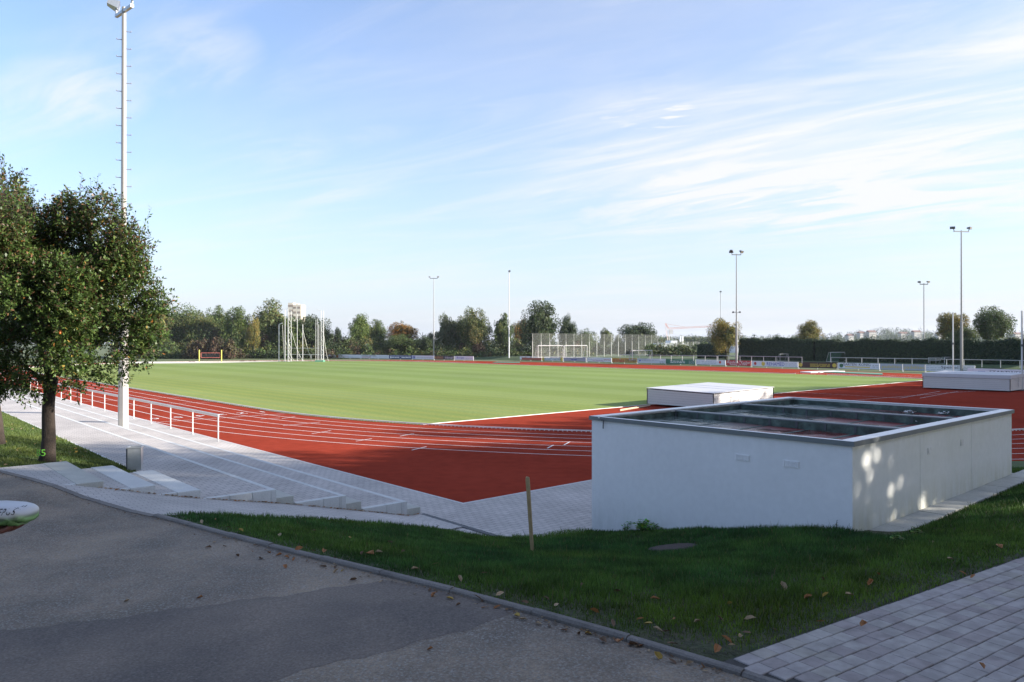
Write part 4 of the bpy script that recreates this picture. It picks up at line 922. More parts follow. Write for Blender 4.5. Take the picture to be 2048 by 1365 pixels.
def board(x0, y0, x1, y1, bg, label, items=(), h=0.86, legs=True, zb=0.22, z=0.0, panels=None):
    """x,y = photo feet of the two ends on level z. items: ('t', u, v, size, text, ink[, sx]) or ('bar', u0, v0, u1, v1, ink) in fractions / metres"""
    a, b = P(x0, y0, z), P(x1, y1, z); e = (b - a); w_ = e.length; e.normalize(); nrm = Vector((e.y, -e.x, 0))
    if nrm.y > 0: nrm = -nrm
    root = empty('advertising_board', (a + b) / 2, label, 'advertising board', 'advertising boards round the track')
    f_ = (a, e, -nrm); n = max(1, round(w_ / 3.0)) if panels is None else panels
    for k in range(n):
        g = MB(); g.box((w_ * k / n + 0.01, -0.01, z + zb), (w_ * (k + 1) / n - 0.01, 0.02, z + zb + h), f_); g.build('panel', BG[bg], root)
    for k in range(n + 1):
        g = MB(); xk = min(max(w_ * k / n, 0.03), w_ - 0.03); g.box((xk - 0.03, 0.025, z), (xk + 0.03, 0.07, z + zb + h - 0.02), f_); g.build('leg', m_steel, root)
    rot = Matrix(((e.x, 0, nrm.x, 0), (e.y, 0, nrm.y, 0), (0, 1, 0, 0), (0, 0, 0, 1)))
    for it in items:
        if it[0] == 't':
            u_, v_, size, body, ink = it[1:6]; sx = it[6] if len(it) > 6 else 1.0
            c_ = a + e * (w_ * u_) + nrm * 0.016 + Vector((0, 0, zb + h * v_))
            o_ = text(body, size, Matrix.Translation(c_) @ rot, m_txt[ink], root, ext=0.003, sx=1.0)
            tw = max(v.co.x for v in o_.data.vertices) - min(v.co.x for v in o_.data.vertices); fit = it[7] if len(it) > 7 else min(u_, 1 - u_) * 1.9
            o_.matrix_basis = o_.matrix_basis @ Matrix.Diagonal((min(sx, w_ * fit / tw), 1, 1, 1))
        elif it[0] == 'bar':
            u0, v0, u1, v1, ink = it[1:6]; g = MB(); g.box((w_ * u0, -0.018, z + zb + h * v0), (w_ * u1, -0.011, z + zb + h * v1), f_); g.build('print', m_txt[ink] if ink in m_txt else BG[ink], root)
        elif it[0] == 'disc':
            u0, v0, r_, ink = it[1:5]; c_ = a + e * (w_ * u0) + nrm * 0.014 + Vector((0, 0, zb + h * v0)); g = MB()
            g.ngon([c_ + e * math.cos(q) * r_ + Vector((0, 0, math.sin(q) * r_)) for q in np.linspace(0, 2 * math.pi, 17)[:-1]]); g.build('emblem', m_txt[ink], root)
    return root
def lines(u0, u1, v, ink, rows=1, dv=0.2, n=5, th=0.08):
    o = []
    for r_ in range(rows):
        u = u0
        while u < u1 - 0.01:
            l_ = random.uniform(0.4, 1.0) * (u1 - u0) / n; o.append(('bar', u, v - r_ * dv, min(u + l_, u1), v - r_ * dv + th, ink)); u += l_ + 0.02
    return o
yA = lambda x: float(np.interp(x, [625, 700, 825, 947], [717.3, 718.2, 720.2, 722.6]))
def bA(x0, x1, *a, **k): return board(x0, yA(x0), x1, yA(x1), *a, **k)
bA(625, 648, 'w', 'first short white board, behind the posts of the throwing cage', lines(0.08, 0.9, 0.5, 'b', 2, 0.22, 3))
bA(650, 679, 'w', 'white board with a red shield emblem right of the throwing cage', [('bar', 0.76, 0.08, 0.93, 0.92, 'r')] + lines(0.06, 0.6, 0.4, 'g', 1, 0.2, 3))
bA(679, 721, 'w', 'white board with pale grey lines of print, right of the red shield', lines(0.08, 0.45, 0.5, 'r', 1) + lines(0.4, 0.9, 0.3, 'g', 2, 0.25, 4))
bA(721, 756, 'w', 'white board reading HAAG LETZEL in black and red letters', [('t', 0.5, 0.72, 0.5, 'HAAG LETZEL', 'k', 1.6), ('t', 0.35, 0.30, 0.42, 'RENTNER', 'r', 1.6)])
bA(756, 778, 'w', 'plain white board left of the long blue one', lines(0.1, 0.85, 0.45, 'g', 1))
bA(778, 824, 'b', 'long dark blue board with two lines of white print', lines(0.05, 0.95, 0.72, 'w', 1, 0.2, 4, 0.10) + lines(0.12, 0.45, 0.25, 'w', 1, 0.2, 2, 0.25) + lines(0.55, 0.95, 0.25, 'w', 1, 0.2, 2, 0.25) + [('disc', 0.08, 0.35, 0.25, 'w')])
bA(824, 868, 'w', 'white board with a dark square bank emblem at its left end', [('bar', 0.03, 0.15, 0.15, 0.85, 'b'), ('t', 0.09, 0.5, 0.7, 'V', 'w', 1.5)] + lines(0.22, 0.95, 0.5, 'g', 2, 0.22))
bA(868.5, 908, 'k', 'black board reading KERKO in orange, beside the slim mast', [('t', 0.25, 0.5, 0.72, 'KERKO', 'o', 1.5, 0.4), ('t', 0.75, 0.5, 0.62, 'didovel!', 'w', 1.5, 0.4)] + lines(0.08, 0.5, 0.08, 'r', 1))
bA(909, 947, 'w', 'last white board of the left row, with the blue word Burger', [('t', 0.32, 0.55, 0.6, 'Burger', 'b', 1.4)] + lines(0.6, 0.95, 0.4, 'g', 2, 0.2, 3))
yB = lambda x: float(np.interp(x, [1040, 1172, 1274, 1391, 1502, 1596, 1674, 1760, 1850, 1950, 2060], [721.8, 725.4, 728.4, 731.5, 735.0, 738.2, 740.0, 742.5, 745.2, 748.0, 752]))
def bB(x0, x1, *a, **k): return board(x0, yB(x0), x1, yB(x1), *a, **k)
bB(1040, 1083, 'rb', 'red-brown board at the left end of the right-hand row', lines(0.04, 0.98, 0.62, 'w', 1, 0.2, 4, 0.3) + [('bar', 0.0, 0.1, 0.08, 0.9, 'w')])
bB(1084, 1126, 'w', 'white board with ochre ends reading AUTOHAUS ERNST MAYER', [('bar', 0, 0.01, 0.12, 0.99, 'y'), ('bar', 0.88, 0.01, 1.0, 0.99, 'y'), ('t', 0.5, 0.74, 0.40, 'AUTOHAUS', 'k', 2.2), ('t', 0.5, 0.32, 0.40, 'ERNST MAYER', 'k', 2.2)])
bB(1127, 1172, 'lv', 'lavender grey board behind the two big goals', lines(0.35, 0.62, 0.25, 'b', 1, 0.2, 2, 0.22) + lines(0.1, 0.9, 0.65, 'g', 1))
bB(1173.5, 1223, 'w', 'white board with the pink word SCHAAL and small blue lines', [('t', 0.47, 0.26, 0.5, 'SCHAAL', 'p', 1.8)] + lines(0.70, 0.98, 0.55, 'r', 2, 0.2, 2) + lines(0.05, 0.25, 0.5, 'b', 1))
bB(1224, 1274, 'or', 'ochre board reading DIETHER in dark letters', [('t', 0.76, 0.45, 0.80, 'DIETHER', 'k', 1.25, 0.42)] + lines(0.04, 0.5, 0.45, 'r', 2, 0.3, 3, 0.18))
bB(1275, 1331, 'w', 'pale board with a small round emblem right of the ochre one', [('disc', 0.09, 0.55, 0.2, 'b')] + lines(0.15, 0.8, 0.55, 'g', 1) + lines(0.8, 0.97, 0.3, 'k', 2, 0.25, 2))
bB(1332, 1391, 'gr', 'dark green board with grey print', lines(0.15, 0.65, 0.5, 'w', 2, 0.3, 4, 0.14) + lines(0.78, 0.97, 0.6, 'g', 3, 0.25, 2, 0.1))
bB(1392, 1451, 'w', 'white board with pale blue swooshes and a small red S emblem', lines(0.05, 0.15, 0.5, 'g', 2) + lines(0.2, 0.7, 0.55, 'g', 2, 0.3) + [('disc', 0.82, 0.55, 0.24, 'r')])
bB(1452.5, 1502, 'r', 'bright red board reading Autohaus Kocher in white', [('t', 0.5, 0.62, 0.62, 'Autohaus · Kocher', 'w', 1.0), ('t', 0.5, 0.22, 0.4, 'Backnang · Tel. 63610', 'w', 1.0)])
bB(1503.5, 1596, 'w', 'long white board reading REHAMED in dark blue with a yellow disc', [('disc', 0.08, 0.5, 0.26, 'r'), ('disc', 0.26, 0.5, 0.36, 'y'), ('t', 0.53, 0.48, 0.80, 'REHAMED', 'b', 1.35, 0.38)] + lines(0.74, 0.98, 0.62, 'g', 3, 0.22, 3, 0.07))
bB(1597.5, 1674, 'dk', 'dark maroon board with gold lines and two round crests', lines(0.3, 0.82, 0.62, 'y', 3, 0.2, 2, 0.09) + [('disc', 0.05, 0.5, 0.3, 'y'), ('disc', 0.93, 0.5, 0.3, 'y')])
bB(1675.5, 1759, 'w', 'pale board reading GARTEN KÖNIG with a yellow underline', [('disc', 0.09, 0.5, 0.3, 'd'), ('t', 0.46, 0.72, 0.55, 'GARTEN  KÖNIG', 'k', 1.75, 0.66), ('bar', 0.18, 0.22, 0.78, 0.40, 'y')] + lines(0.84, 0.98, 0.6, 'k', 2, 0.25, 2, 0.05))
bB(1760, 1805, 'gy', 'left one of the two grey boards reading padelitec in yellow', [('t', 0.52, 0.5, 0.62, 'padelitec', 'y', 1.25)])
bB(1806, 1850, 'gy', 'right one of the two grey boards reading padelitec in yellow', [('t', 0.52, 0.5, 0.62, 'padelitec', 'y', 1.25)])
bB(1851, 1950, 'w', 'white board reading Speidel behind the right-hand mat cover', [('t', 0.5, 0.62, 0.5, 'Speidel', 'k', 1.5)] + lines(0.02, 0.36, 0.8, 'g', 3, 0.3, 3, 0.06) + lines(0.66, 0.97, 0.7, 'g', 3, 0.25, 3, 0.06))
board(1935, 753.5, 2075, 759.5, 'w', 'low white board reading STARTWERK above the right-hand mat cover', [('t', 0.60, 0.55, 0.40, 'STARTWERK', 'k', 1.9), ('bar', 0.16, 0.2, 0.27, 0.6, 'b'), ('bar', 0.34, 0.2, 0.39, 0.5, 'r')], h=0.8)
# green strip and level ground behind the boards
m_verge = mat('verge_grass', (0.06, 0.095, 0.028), 0.95, noise=(0.8, 0.35), scale2=(6, 0.25))
mb = MB()
prof = [(116.0, -0.01), (117.5, 0.45), (119, 0.85), (122, 0.93), (400, 0.93)]
sl = list(np.linspace(-60, 230, 30)) + [400]
for s in sl:
    for t, z in prof: 
        tt = t + (s > 120) * min((s - 120) * 0.15, 0)
        mb.v.append(tuple(S(s, t, z if s < 135 else z * max(0, 1 - (s - 135) / 25))))
for i in range(len(sl) - 1):
    for j in range(len(prof) - 1): mb.f.append((i * 5 + j, i * 5 + j + 1, (i + 1) * 5 + j + 1, (i + 1) * 5 + j)[::-1]); mb.m.append(0)
struct(mb, 'training_pitch', m_verge, smooth=True)
# sand pit and low flat covers
m_sand = mat('sand', (0.62, 0.57, 0.47), 0.95, noise=(1, 0.15)); m_green = mat('green_cover', (0.10, 0.30, 0.20), 0.7, noise=(2, 0.3)); 
g = MB(); q = [P(255, 723.6), P(270, 727.8), P(420, 726.8), P(556, 723.6), P(556, 722.6), P(420, 724.2)]
g.ngon([Vector((v.x, v.y, 0.010)) for v in q][::-1]); struct(g, 'sand_pit', m_sand)
def flatcover(pts, m, lab, h=0.08):
    g = MB(); g.prism([P(*p) for p in pts], 0.006, h); root = tag(g.build('pit_cover', m), lab, 'pit cover')
    return root
flatcover([(1625, 744.5), (1765, 750.5), (1765, 748), (1640, 743)], m_green, 'flat green cover over the jumping pit in front of the maroon board')
flatcover([(1600, 745.0), (1622, 746.4), (1690, 743.9), (1668, 742.9)], m_white, 'flat white cover left of the green pit cover', 0.1)
flatcover([(985, 726), (1040, 726.8), (1040, 725.3), (995, 724.6)], m_green, 'flat pale green cover at the far bend, left of the red-brown board')
# volleyball style practice frame by the sand
d = 158.0; root = empty('jump_target_frame', D(420, d), 'two yellow posts with a red net frame on the far sand', 'target frame')
m_yel = mat('yellow_paint', (0.72, 0.68, 0.10), 0.5); m_redp = mat('red_paint', (0.6, 0.16, 0.12), 0.6)
for px in (398.5, 443): g = MB(); q = D(px, d); g.tube([q, q + Vector((0, 0, 2.6))], 0.09, 6); g.build('post', m_yel, root)
for z_ in (0.95, 1.95): g = MB(); g.tube([D(402, d, z_), D(440, d, z_)], 0.05, 5); g.build('net_band', m_redp, root)
for px in (402, 440): g = MB(); g.tube([D(px, d, 0.95), D(px, d, 1.95)], 0.04, 5); g.build('net_side', m_redp, root)
g = MB()
for j in range(1, 9): g.tube([D(402, d, 0.95 + j * 0.11), D(440, d, 0.95 + j * 0.11)], 0.006, 3)
for j in range(1, 24): g.tube([D(402 + j * 1.58, d, 0.95), D(402 + j * 1.58, d, 1.95)], 0.006, 3)
g.build('net_mesh', m_dark, root)
# throwing cage
d = 163.0; cg = empty('throwing_cage', D(605, d), 'tall white steel throwing cage with guy ropes at the far bend', 'throwing cage')
def cpost(px, top, dd, r_=0.10, hook=None, nm='post'):
    b = D(px, dd); zt = ZY(top, dd); r_ *= 0.75; g = MB(); g.tube([b, b + Vector((0, 0, zt))], r_, 6)
    if hook: g.tube([b + Vector((0, 0, zt)), D(px + hook, dd, zt + 0.25)], r_ * 0.8, 6)
    g.build(nm, m_steel, cg); g = MB(); g.box((b.x - 0.3, b.y - 0.3, 0), (b.x + 0.3, b.y + 0.3, 0.06)); g.build('base_plate', m_steel, cg); return b, zt
for px, top, hk, r_ in ((558, 649, 7, 0.13), (570, 620, 6, 0.09), (576, 619, 8, 0.10), (594.5, 628, None, 0.07), (605.5, 649, None, 0.09), (637.5, 650, -6, 0.07), (642, 622, -9, 0.08), (647, 622, None, 0.10), (631.5, 640, None, 0.05), (635, 638, None, 0.05)):
    cpost(px, top, d + (3 if px in (594.5, 605.5, 631.5) else 0), r_, hk)
def lattice(pa, pb, top, dd):
    g = MB(); a, b = D(pa, dd), D(pb, dd); zt = ZY(top, dd); n_ = 8
    for v in (a, b): g.tube([v, v + Vector((0, 0, zt))], 0.045, 5)
    for k in range(n_ + 1):
        z_ = zt * k / n_; g.tube([a + Vector((0, 0, z_)), b + Vector((0, 0, z_))], 0.04, 4)
        if k < n_: g.tube([a + Vector((0, 0, z_)), b + Vector((0, 0, zt * (k + 1) / n_))] if k % 2 else [b + Vector((0, 0, z_)), a + Vector((0, 0, zt * (k + 1) / n_))], 0.035, 4)
    g.build('lattice_panel', m_steel, cg)
lattice(576.5, 582.5, 622, d - 0.5); lattice(642, 647, 650, d - 0.5)
m_rope = mat('rope', (0.5, 0.5, 0.46), 0.8)
for a, za_, b in ((583, 662, 606), (606, 660, 625), (570, 680, 590), (648, 672, 657), (576, 672, 584), (565, 650, 569)):
    g = MB(); p0, p1 = D(a, d, ZY(za_, d)), D(b, d, 0.05); pts = [p0 + (p1 - p0) * k / 6 - Vector((0, 0, 0.8 * math.sin(math.pi * k / 6))) for k in range(7)]; g.tube(pts, 0.03, 4); g.build('guy_rope', m_rope, cg)
g = MB()
for z_ in (0.08, 1.5, 2.9): g.tube([D(572, d + 3, z_), D(637, d + 3, z_)] if z_ > 1 else [D(560, d, z_), D(648, d, z_)], 0.025, 4)
g.build('tie_bar', m_steel, cg)
g = MB(); g.box((-0.9, -0.8, 0), (0.9, 0.8, 0.3), (D(640, d - 2), Vector((1, 0, 0)), Vector((0, 1, 0)))); g.build('green_mat', m_green, cg)
g = MB(); g.tube([D(576, 162), D(596, 162)], 0.02, 3); 
# rail behind the cage
rb = empty('far_rail', D(610, 190), 'low grey rail behind the throwing cage, left of the first white board', 'railing')
g = MB(); g.tube([D(566, 192, 1.1), D(648, 188, 1.1)], 0.04, 5); g.build('top_rail', m_galv, rb)
for px in (570, 598, 622): g = MB(); g.tube([D(px, 190), D(px, 190, 1.1)], 0.04, 5); g.build('post', m_galv, rb)
# ================================================================== ball-stop fence beyond the boards
fn = empty('ball_stop_fence', D(1065, 155, 0.9), 'tall pale mesh ball-stop fence with many posts behind the big goals', 'fence')
f0 = D(1065, 155, 0); sp_ = 2.5; zg = 0.95
m_fence = mat('fence_post', (0.42, 0.42, 0.38), 0.6); m_mesh = mat('fence_mesh', (0.25, 0.26, 0.24), 0.7)
NPT = 25
for k in range(NPT):
    q = f0 + U * sp_ * k; g = MB(); g.tube([q + Vector((0, 0, zg)), q + Vector((0, 0, zg + 3.4))], 0.085, 6)
    if k < 18: g.tube([q + Vector((0, 0, zg + 3.4)), q + Vector((0, 0, zg + 5.1))], 0.04, 5)
    g.build('post', m_fence, fn)
    if k < NPT - 1:
        g = MB(); b = f0 + U * sp_ * (k + 1); hh = 5.1 if k < 17 else 3.4
        n_ = int(hh / 0.2)
        for j in range(n_ + 1): 
            z_ = zg + j * hh / n_; g.box((sp_ * k, -0.012, z_ - 0.008), (sp_ * (k + 1), 0.012, z_ + 0.008), (f0, U, NN))
        for j in range(1, 10): g.box((sp_ * k + j * 0.25 - 0.005, -0.005, zg), (sp_ * k + j * 0.25 + 0.005, 0.005, zg + hh), (f0, U, NN))
        g.build('mesh_panel', m_mesh, fn)
# ================================================================== goals
def goal(pa, pb, zb, h, depth, label, name='football_goal', net=True, r_=0.06, mesh=m_green, back=None):
    a, b = Vector((pa.x, pa.y, zb)), Vector((pb.x, pb.y, zb)); e = (b - a).normalized(); n = Vector((-e.y, e.x, 0)); n = n if n.y > 0 else -n
    root = empty(name, (a + b) / 2, label, 'goal', 'goals on the training pitch'); Z = Vector((0, 0, 1))
    for v in (a, b): g = MB(); g.tube([v, v + Z * h], r_, 8); g.build('post', m_steel, root)
    g = MB(); g.tube([a + Z * h, b + Z * h], r_, 8); g.build('crossbar', m_steel, root)
    g = MB()
    for v in (a, b):
        g.tube([v + Z * h, v + Z * h + n * depth * 0.4, v + n * depth], r_ * 0.5, 5); g.tube([v, v + n * depth], r_ * 0.5, 5)
    g.tube([a + n * depth, b + n * depth], r_ * 0.5, 5); g.build('net_frame', m_steel, root)
    if net:
        g = MB(); w_ = (b - a).length; nn_ = int(w_ / 0.16)
        def bp_(u_, t_):
            if t_ < 0.3: return a + e * u_ + Z * h + n * depth * 0.4 * t_ / 0.3
            f = (t_ - 0.3) / 0.7; return a + e * u_ + Z * h * (1 - f) + n * depth * (0.4 + 0.6 * f)
        for k in range(nn_ + 1):
            u_ = w_ * k / nn_; g.tube([bp_(u_, 0), bp_(u_, 0.3), bp_(u_, 1)], 0.010, 3, cap=False)
        for k in range(1, 14): g.tube([bp_(0, k / 14), bp_(w_, k / 14)], 0.010, 3, cap=False)
        g.build('net', mesh, root)
dG = 150.0
goal(D(1076, 149), D(1126, 151.5), 1.1, 2.44, 1.5, 'left one of the two full-size white goals in front of the mesh fence', mesh=m_mesh)
goal(D(1129, 150.5), D(1174, 153), 1.1, 2.44, 1.5, 'right one of the two full-size white goals in front of the mesh fence', mesh=m_mesh)
goal(D(1265, 139), D(1304, 141), 0.85, 1.8, 1.2, 'smaller white goal with green net right of the two big goals')
goal(D(1661, 123), D(1690, 124), 0.95, 1.55, 1.0, 'small goal with a green net before the hedge', name='small_goal', r_=0.045)
goal(D(1889, 112), D(1963, 113), 0.95, 0.95, 1.2, 'wide low practice goal left of the right-hand vault upright', name='practice_goal', r_=0.045)
goal(D(2032, 106), D(2085, 107), 0.95, 1.45, 1.4, 'goal with slanted side frame cut by the right edge of the photo', name='small_goal', r_=0.05)
goal(D(1560, 128), D(1576, 128.5), 0.95, 1.2, 0.8, 'tiny mini goal in front of the hedge behind the blue-lettered board', name='mini_goal', r_=0.03, net=False)
# bench
bd = 113.0; bnch = empty('pitch_bench', D(1872, bd, 0.95), 'pale slatted stand on the training pitch beside the short mast', 'bench')
for z_ in (1.35, 1.55, 1.75): g = MB(); g.box((0, -0.02, z_), (2.4, 0.02, z_ + 0.07), (D(1857, bd), Vector((1, 0, 0)), Vector((0, 1, 0)))); g.build('slat', m_steel, bnch)
for px in (1857, 1872, 1888): g = MB(); q = D(px, bd); g.box((q.x - 0.03, q.y, 0.95), (q.x + 0.03, q.y + 0.06, 1.82)); g.build('leg', m_galv, bnch)
# rails beyond the boards
def frail(pts, zb, h, label, mm, sp=2.4):
    root = empty('pitch_rail', (pts[0].x, pts[0].y, zb), label, 'railing', 'rails along the training pitch'); Z = Vector((0, 0, 1))
    for a, b in zip(pts[:-1], pts[1:]):
        g = MB(); g.tube([Vector((a.x, a.y, zb + h)), Vector((b.x, b.y, zb + h))], 0.045, 6); g.build('top_rail', mm, root)
        n = max(1, round((b - a).length / sp))
        for k in range(n + 1):
            q = a + (b - a) * k / n; g = MB(); g.tube([Vector((q.x, q.y, zb)), Vector((q.x, q.y, zb + h))], 0.045, 6); g.build('post', mm, root)
frail([D(1240, 143), D(1434, 128)], 0.85, 0.95, 'bright white rail in front of the right half of the mesh fence', m_steel)
frail([D(1436, 127.5), D(1604, 113)], 0.9, 0.98, 'grey rail before the dark hedge, left of the small green-netted goal', m_galv)
frail([D(1662, 114), D(1860, 103), D(2080, 92)], 0.85, 0.98, 'grey rail before the hedge running out of the photo on the right', m_galv)
# ================================================================== vegetation
def lobes(n, shape, r0, r1, rng, zlo=-1.0):
    """n lobe centres spread through a unit crown"""
    out = []
    while len(out) < n:
        v = rng.normal(size=3); v /= np.linalg.norm(v); k = rng.uniform(0.35, 0.95) ** 0.7
        c = v * k
        if c[2] < zlo: continue
        w_ = shape(c[2]); c = np.array([c[0] * w_, c[1] * w_, c[2]])
        out.append((c, rng.uniform(r0, r1)))
    return out
def leafcloud(lbs, n, size, rng, pal, up=0.3, asp=0.5, jitter=0.18, flat=0.5):
    """quads near the lobe surfaces; pal = [(weight, rgb)...]"""
    ws = np.array([r ** 2 for _, r in lbs]); ws /= ws.sum(); k = rng.choice(len(lbs), n, p=ws)
    cen = np.array([c for c, _ in lbs])[k]; rad = np.array([r for _, r in lbs])[k]
    d = rng.normal(size=(n, 3)); d /= np.linalg.norm(d, axis=1)[:, None]
    rr = rad * (1 - rng.random(n) ** 2 * 0.55 + rng.normal(size=n) * 0.08)
    pos = cen + d * rr[:, None]
    nrm = d * flat + rng.normal(size=(n, 3)) * 0.6; nrm[:, 2] += up; nrm /= np.linalg.norm(nrm, axis=1)[:, None]
    a = np.cross(nrm, rng.normal(size=(n, 3))); a /= np.linalg.norm(a, axis=1)[:, None]; b = np.cross(nrm, a)
    sz = size * rng.uniform(0.6, 1.4, n)[:, None]
    V = np.stack([pos - a * sz, pos - b * sz * asp, pos + a * sz, pos + b * sz * asp], 1)
    pw = np.array([p[0] for p in pal], float); pw /= pw.sum()
    # colours drift from lobe to lobe
    lk = rng.choice(len(pal), len(lbs), p=pw); pick = np.where(rng.random(n) < 0.6, lk[k], rng.choice(len(pal), n, p=pw))
    col = np.array([p[1] for p in pal])[pick] * rng.uniform(0.65, 1.35, n)[:, None] * rng.uniform(0.85, 1.15, (n, 3))
    return V, col
SH = {'round': lambda z: 1.0, 'cone': lambda z: 0.25 + 0.75 * (1 - z) / 2 * 1.3, 'tall': lambda z: 0.9, 'dome': lambda z: 1.0 if z > -0.6 else 0.8}
GREEN = [(5, (0.062, 0.092, 0.028)), (3, (0.085, 0.115, 0.032)), (1, (0.125, 0.135, 0.040))]
PAL = {'green': GREEN, 'dark': [(5, (0.038, 0.058, 0.022)), (2, (0.056, 0.075, 0.026))], 'olive': [(4, (0.098, 0.112, 0.034)), (3, (0.066, 0.090, 0.028)), (1, (0.17, 0.14, 0.045))],
       'yellow': [(4, (0.24, 0.18, 0.035)), (3, (0.14, 0.13, 0.035)), (2, (0.07, 0.09, 0.028))], 'orange': [(3, (0.30, 0.13, 0.025)), (3, (0.22, 0.13, 0.03)), (2, (0.07, 0.08, 0.028))],
       'pale': [(4, (0.12, 0.14, 0.07)), (3, (0.08, 0.10, 0.045))], 'rust': [(4, (0.075, 0.045, 0.030)), (3, (0.06, 0.05, 0.03)), (1, (0.10, 0.08, 0.03))], 'light': [(4, (0.10, 0.14, 0.03)), (3, (0.07, 0.10, 0.028))],
       'conifer': [(4, (0.035, 0.055, 0.03)), (1, (0.05, 0.07, 0.03))]}
m_leaf = leafmat('foliage', 0.22, 0.6, 0.25)
CACHE = {}
def crown_mesh(pal, shape, seed, n=9500, size=0.036):
    key = (pal, shape, seed)
    if key in CACHE: return CACHE[key]
    rng = np.random.default_rng(sum(map(ord, pal)) * 7 + seed * 13 + len(shape))
    lb = lobes(34 if shape != 'cone' else 40, SH[shape], 0.20, 0.42, rng)
    if shape == 'open': lb = lobes(22, SH['round'], 0.14, 0.30, rng)
    V, c = leafcloud(lb, n, size, rng, PAL[pal])
    # sparse twig sprays that break the outline
    V2, c2 = leafcloud(lobes(26, SH[shape], 0.08, 0.2, rng), 1800, size * 0.9, rng, PAL[pal]); V2 = V2 * 1.13
    # dark inner mass of the same leaves, larger
    V3, c3 = leafcloud([(np.zeros(3), 0.62)], 900, 0.12, rng, PAL[pal]); V3[:, :, :2] *= np.array([SH[shape](0)] * 2)
    V = np.concatenate([V, V2, V3]); c = np.concatenate([c, c2, c3])
    CACHE[key] = npmesh('crown', V, 4, m_leaf, c); return CACHE[key]
SH['open'] = SH['round']
TR = {}
def trunk_mesh(seed, pale):
    if (seed, pale) in TR: return TR[(seed, pale)]
    rnd = random.Random(seed); g = MB(); top = Vector((rnd.uniform(-.1, .1), rnd.uniform(-.1, .1), 1.0))
    g.tube([(0, 0, 0), (0.01, 0, 0.3), top * 0.6, top], [0.035, 0.026, 0.016, 0.004], 6)
    for k in range(7):
        z = rnd.uniform(0.3, 0.75); a = rnd.uniform(0, 6.28); l_ = rnd.uniform(0.15, 0.32)
        p0 = Vector((top.x * z, top.y * z, z)); g.tube([p0, p0 + Vector((math.cos(a) * l_ * 0.6, math.sin(a) * l_ * 0.6, l_ * 0.4)), p0 + Vector((math.cos(a) * l_, math.sin(a) * l_, l_ * 0.9))], [0.012, 0.008, 0.003], 4)
    me = bpy.data.meshes.new('trunk'); me.from_pydata(g.v, [], g.f); me.materials.append(m_barkl if pale else m_bark); me.update(); TR[(seed, pale)] = me; return me
def tree(p, top, rx, bottom, pal, shape, label, seed=0, name='tree', pale=False, group=None, cat='tree', z0=None, ry=None, stems=1):
    """p base point (z = ground); crown spans bottom..top (world z) with half width rx"""
    z0 = p.z if z0 is None else z0
    root = empty(name, (p.x, p.y, z0), label, cat, group)
    o = bpy.data.objects.new('crown', crown_mesh(pal, shape, seed)); C.objects.link(o); o.parent = root
    hz_ = (top - bottom) / 2 / 1.08
    o.location = (0, 0, (top + bottom) / 2 - z0); o.scale = (rx / 0.93, (ry or rx) / 0.93, hz_); o.rotation_euler = (0, 0, random.uniform(0, 6.28) if ry is None else 0)
    for k in range(stems):
        t = bpy.data.objects.new('trunk', trunk_mesh(seed + k, pale)); C.objects.link(t); t.parent = root
        h = (top - z0) * 0.9; t.scale = (h * 0.55, h * 0.55, h); t.location = ((k - (stems - 1) / 2) * 0.9, 0, 0); t.rotation_euler = (0, 0, random.uniform(0, 6))
    return root
def ptree(px, wpx, ytop, d, pal, shape, label, seed=0, zg=0.0, bot=None, ybot=None, **k):
    p = D(px, d, zg); top = ZY(ytop, d); rx = wpx / 2 * d / F
    b = ZY(ybot, d) if ybot else (bot if bot is not None else zg + 1.5)
    return tree(p, top, rx, b, pal, shape, label, seed, **k)
gW = 'trees of the wood beyond the track'
ptree(312, 80, 603, 205, 'olive', 'dome', 'olive green tree at the left end of the wood, half behind the fruit tree', 0, group=gW)
ptree(362, 74, 613, 215, 'green', 'dome', 'dull green tree above the yellow posts on the sand', 1, group=gW)
ptree(398, 56, 624, 208, 'olive', 'round', 'lower olive tree between two taller ones above the net frame', 2, group=gW)
ptree(432, 62, 611, 218, 'green', 'dome', 'tall rounded green tree left of the twin pale stems', 2, group=gW)
ptree(472, 58, 615, 204, 'light', 'tall', 'fresh green tree with twin pale stems in front of the wood', 1, pale=True, stems=2, group=gW)
ptree(508, 26, 636, 196, 'yellow', 'tall', 'slender yellowish birch in front of the dark wood', 0, pale=True, group=gW)
ptree(543, 78, 598, 208, 'olive', 'dome', 'largest olive tree of the wood, left of the throwing cage', 1, group=gW)
ptree(585, 62, 630, 203, 'green', 'dome', 'green tree directly behind the left posts of the throwing cage', 0, group=gW)
ptree(622, 66, 632, 206, 'dark', 'dome', 'dark green tree filling the gap between the cage posts', 0, group=gW)
ptree(655, 34, 660, 212, 'dark', 'round', 'low dark tree just right of the throwing cage', 1, group=gW)
ptree(677, 20, 651, 214, 'conifer', 'cone', 'small pointed dark conifer right of the throwing cage', 0, group=gW)
ptree(697, 28, 672, 216, 'olive', 'round', 'low brownish tree between the conifer and the tall green tree', 0, group=gW)
ptree(722, 46, 621, 205, 'light', 'tall', 'tall bright green tree above the HAAG LETZEL board', 0, group=gW)
ptree(752, 44, 641, 208, 'green', 'round', 'green tree touching the bright tall one on its right', 1, group=gW)
ptree(806, 54, 641, 204, 'orange', 'round', 'tree with glowing orange autumn top above the blue board', 0, ybot=690, group=gW)
ptree(806, 70, 668, 198, 'green', 'dome', 'green bushy tree below the orange crown', 2, group=gW)
ptree(853, 30, 672, 196, 'dark', 'round', 'small dark tree left of the slim mast', 2, group=gW)
ptree(862, 18, 666, 206, 'pale', 'tall', 'small pale green poplar just left of the slim mast', 0, group=gW)
ptree(893, 40, 626, 203, 'pale', 'open', 'pale loose poplar right of the slim mast', 1, pale=True, group=gW)
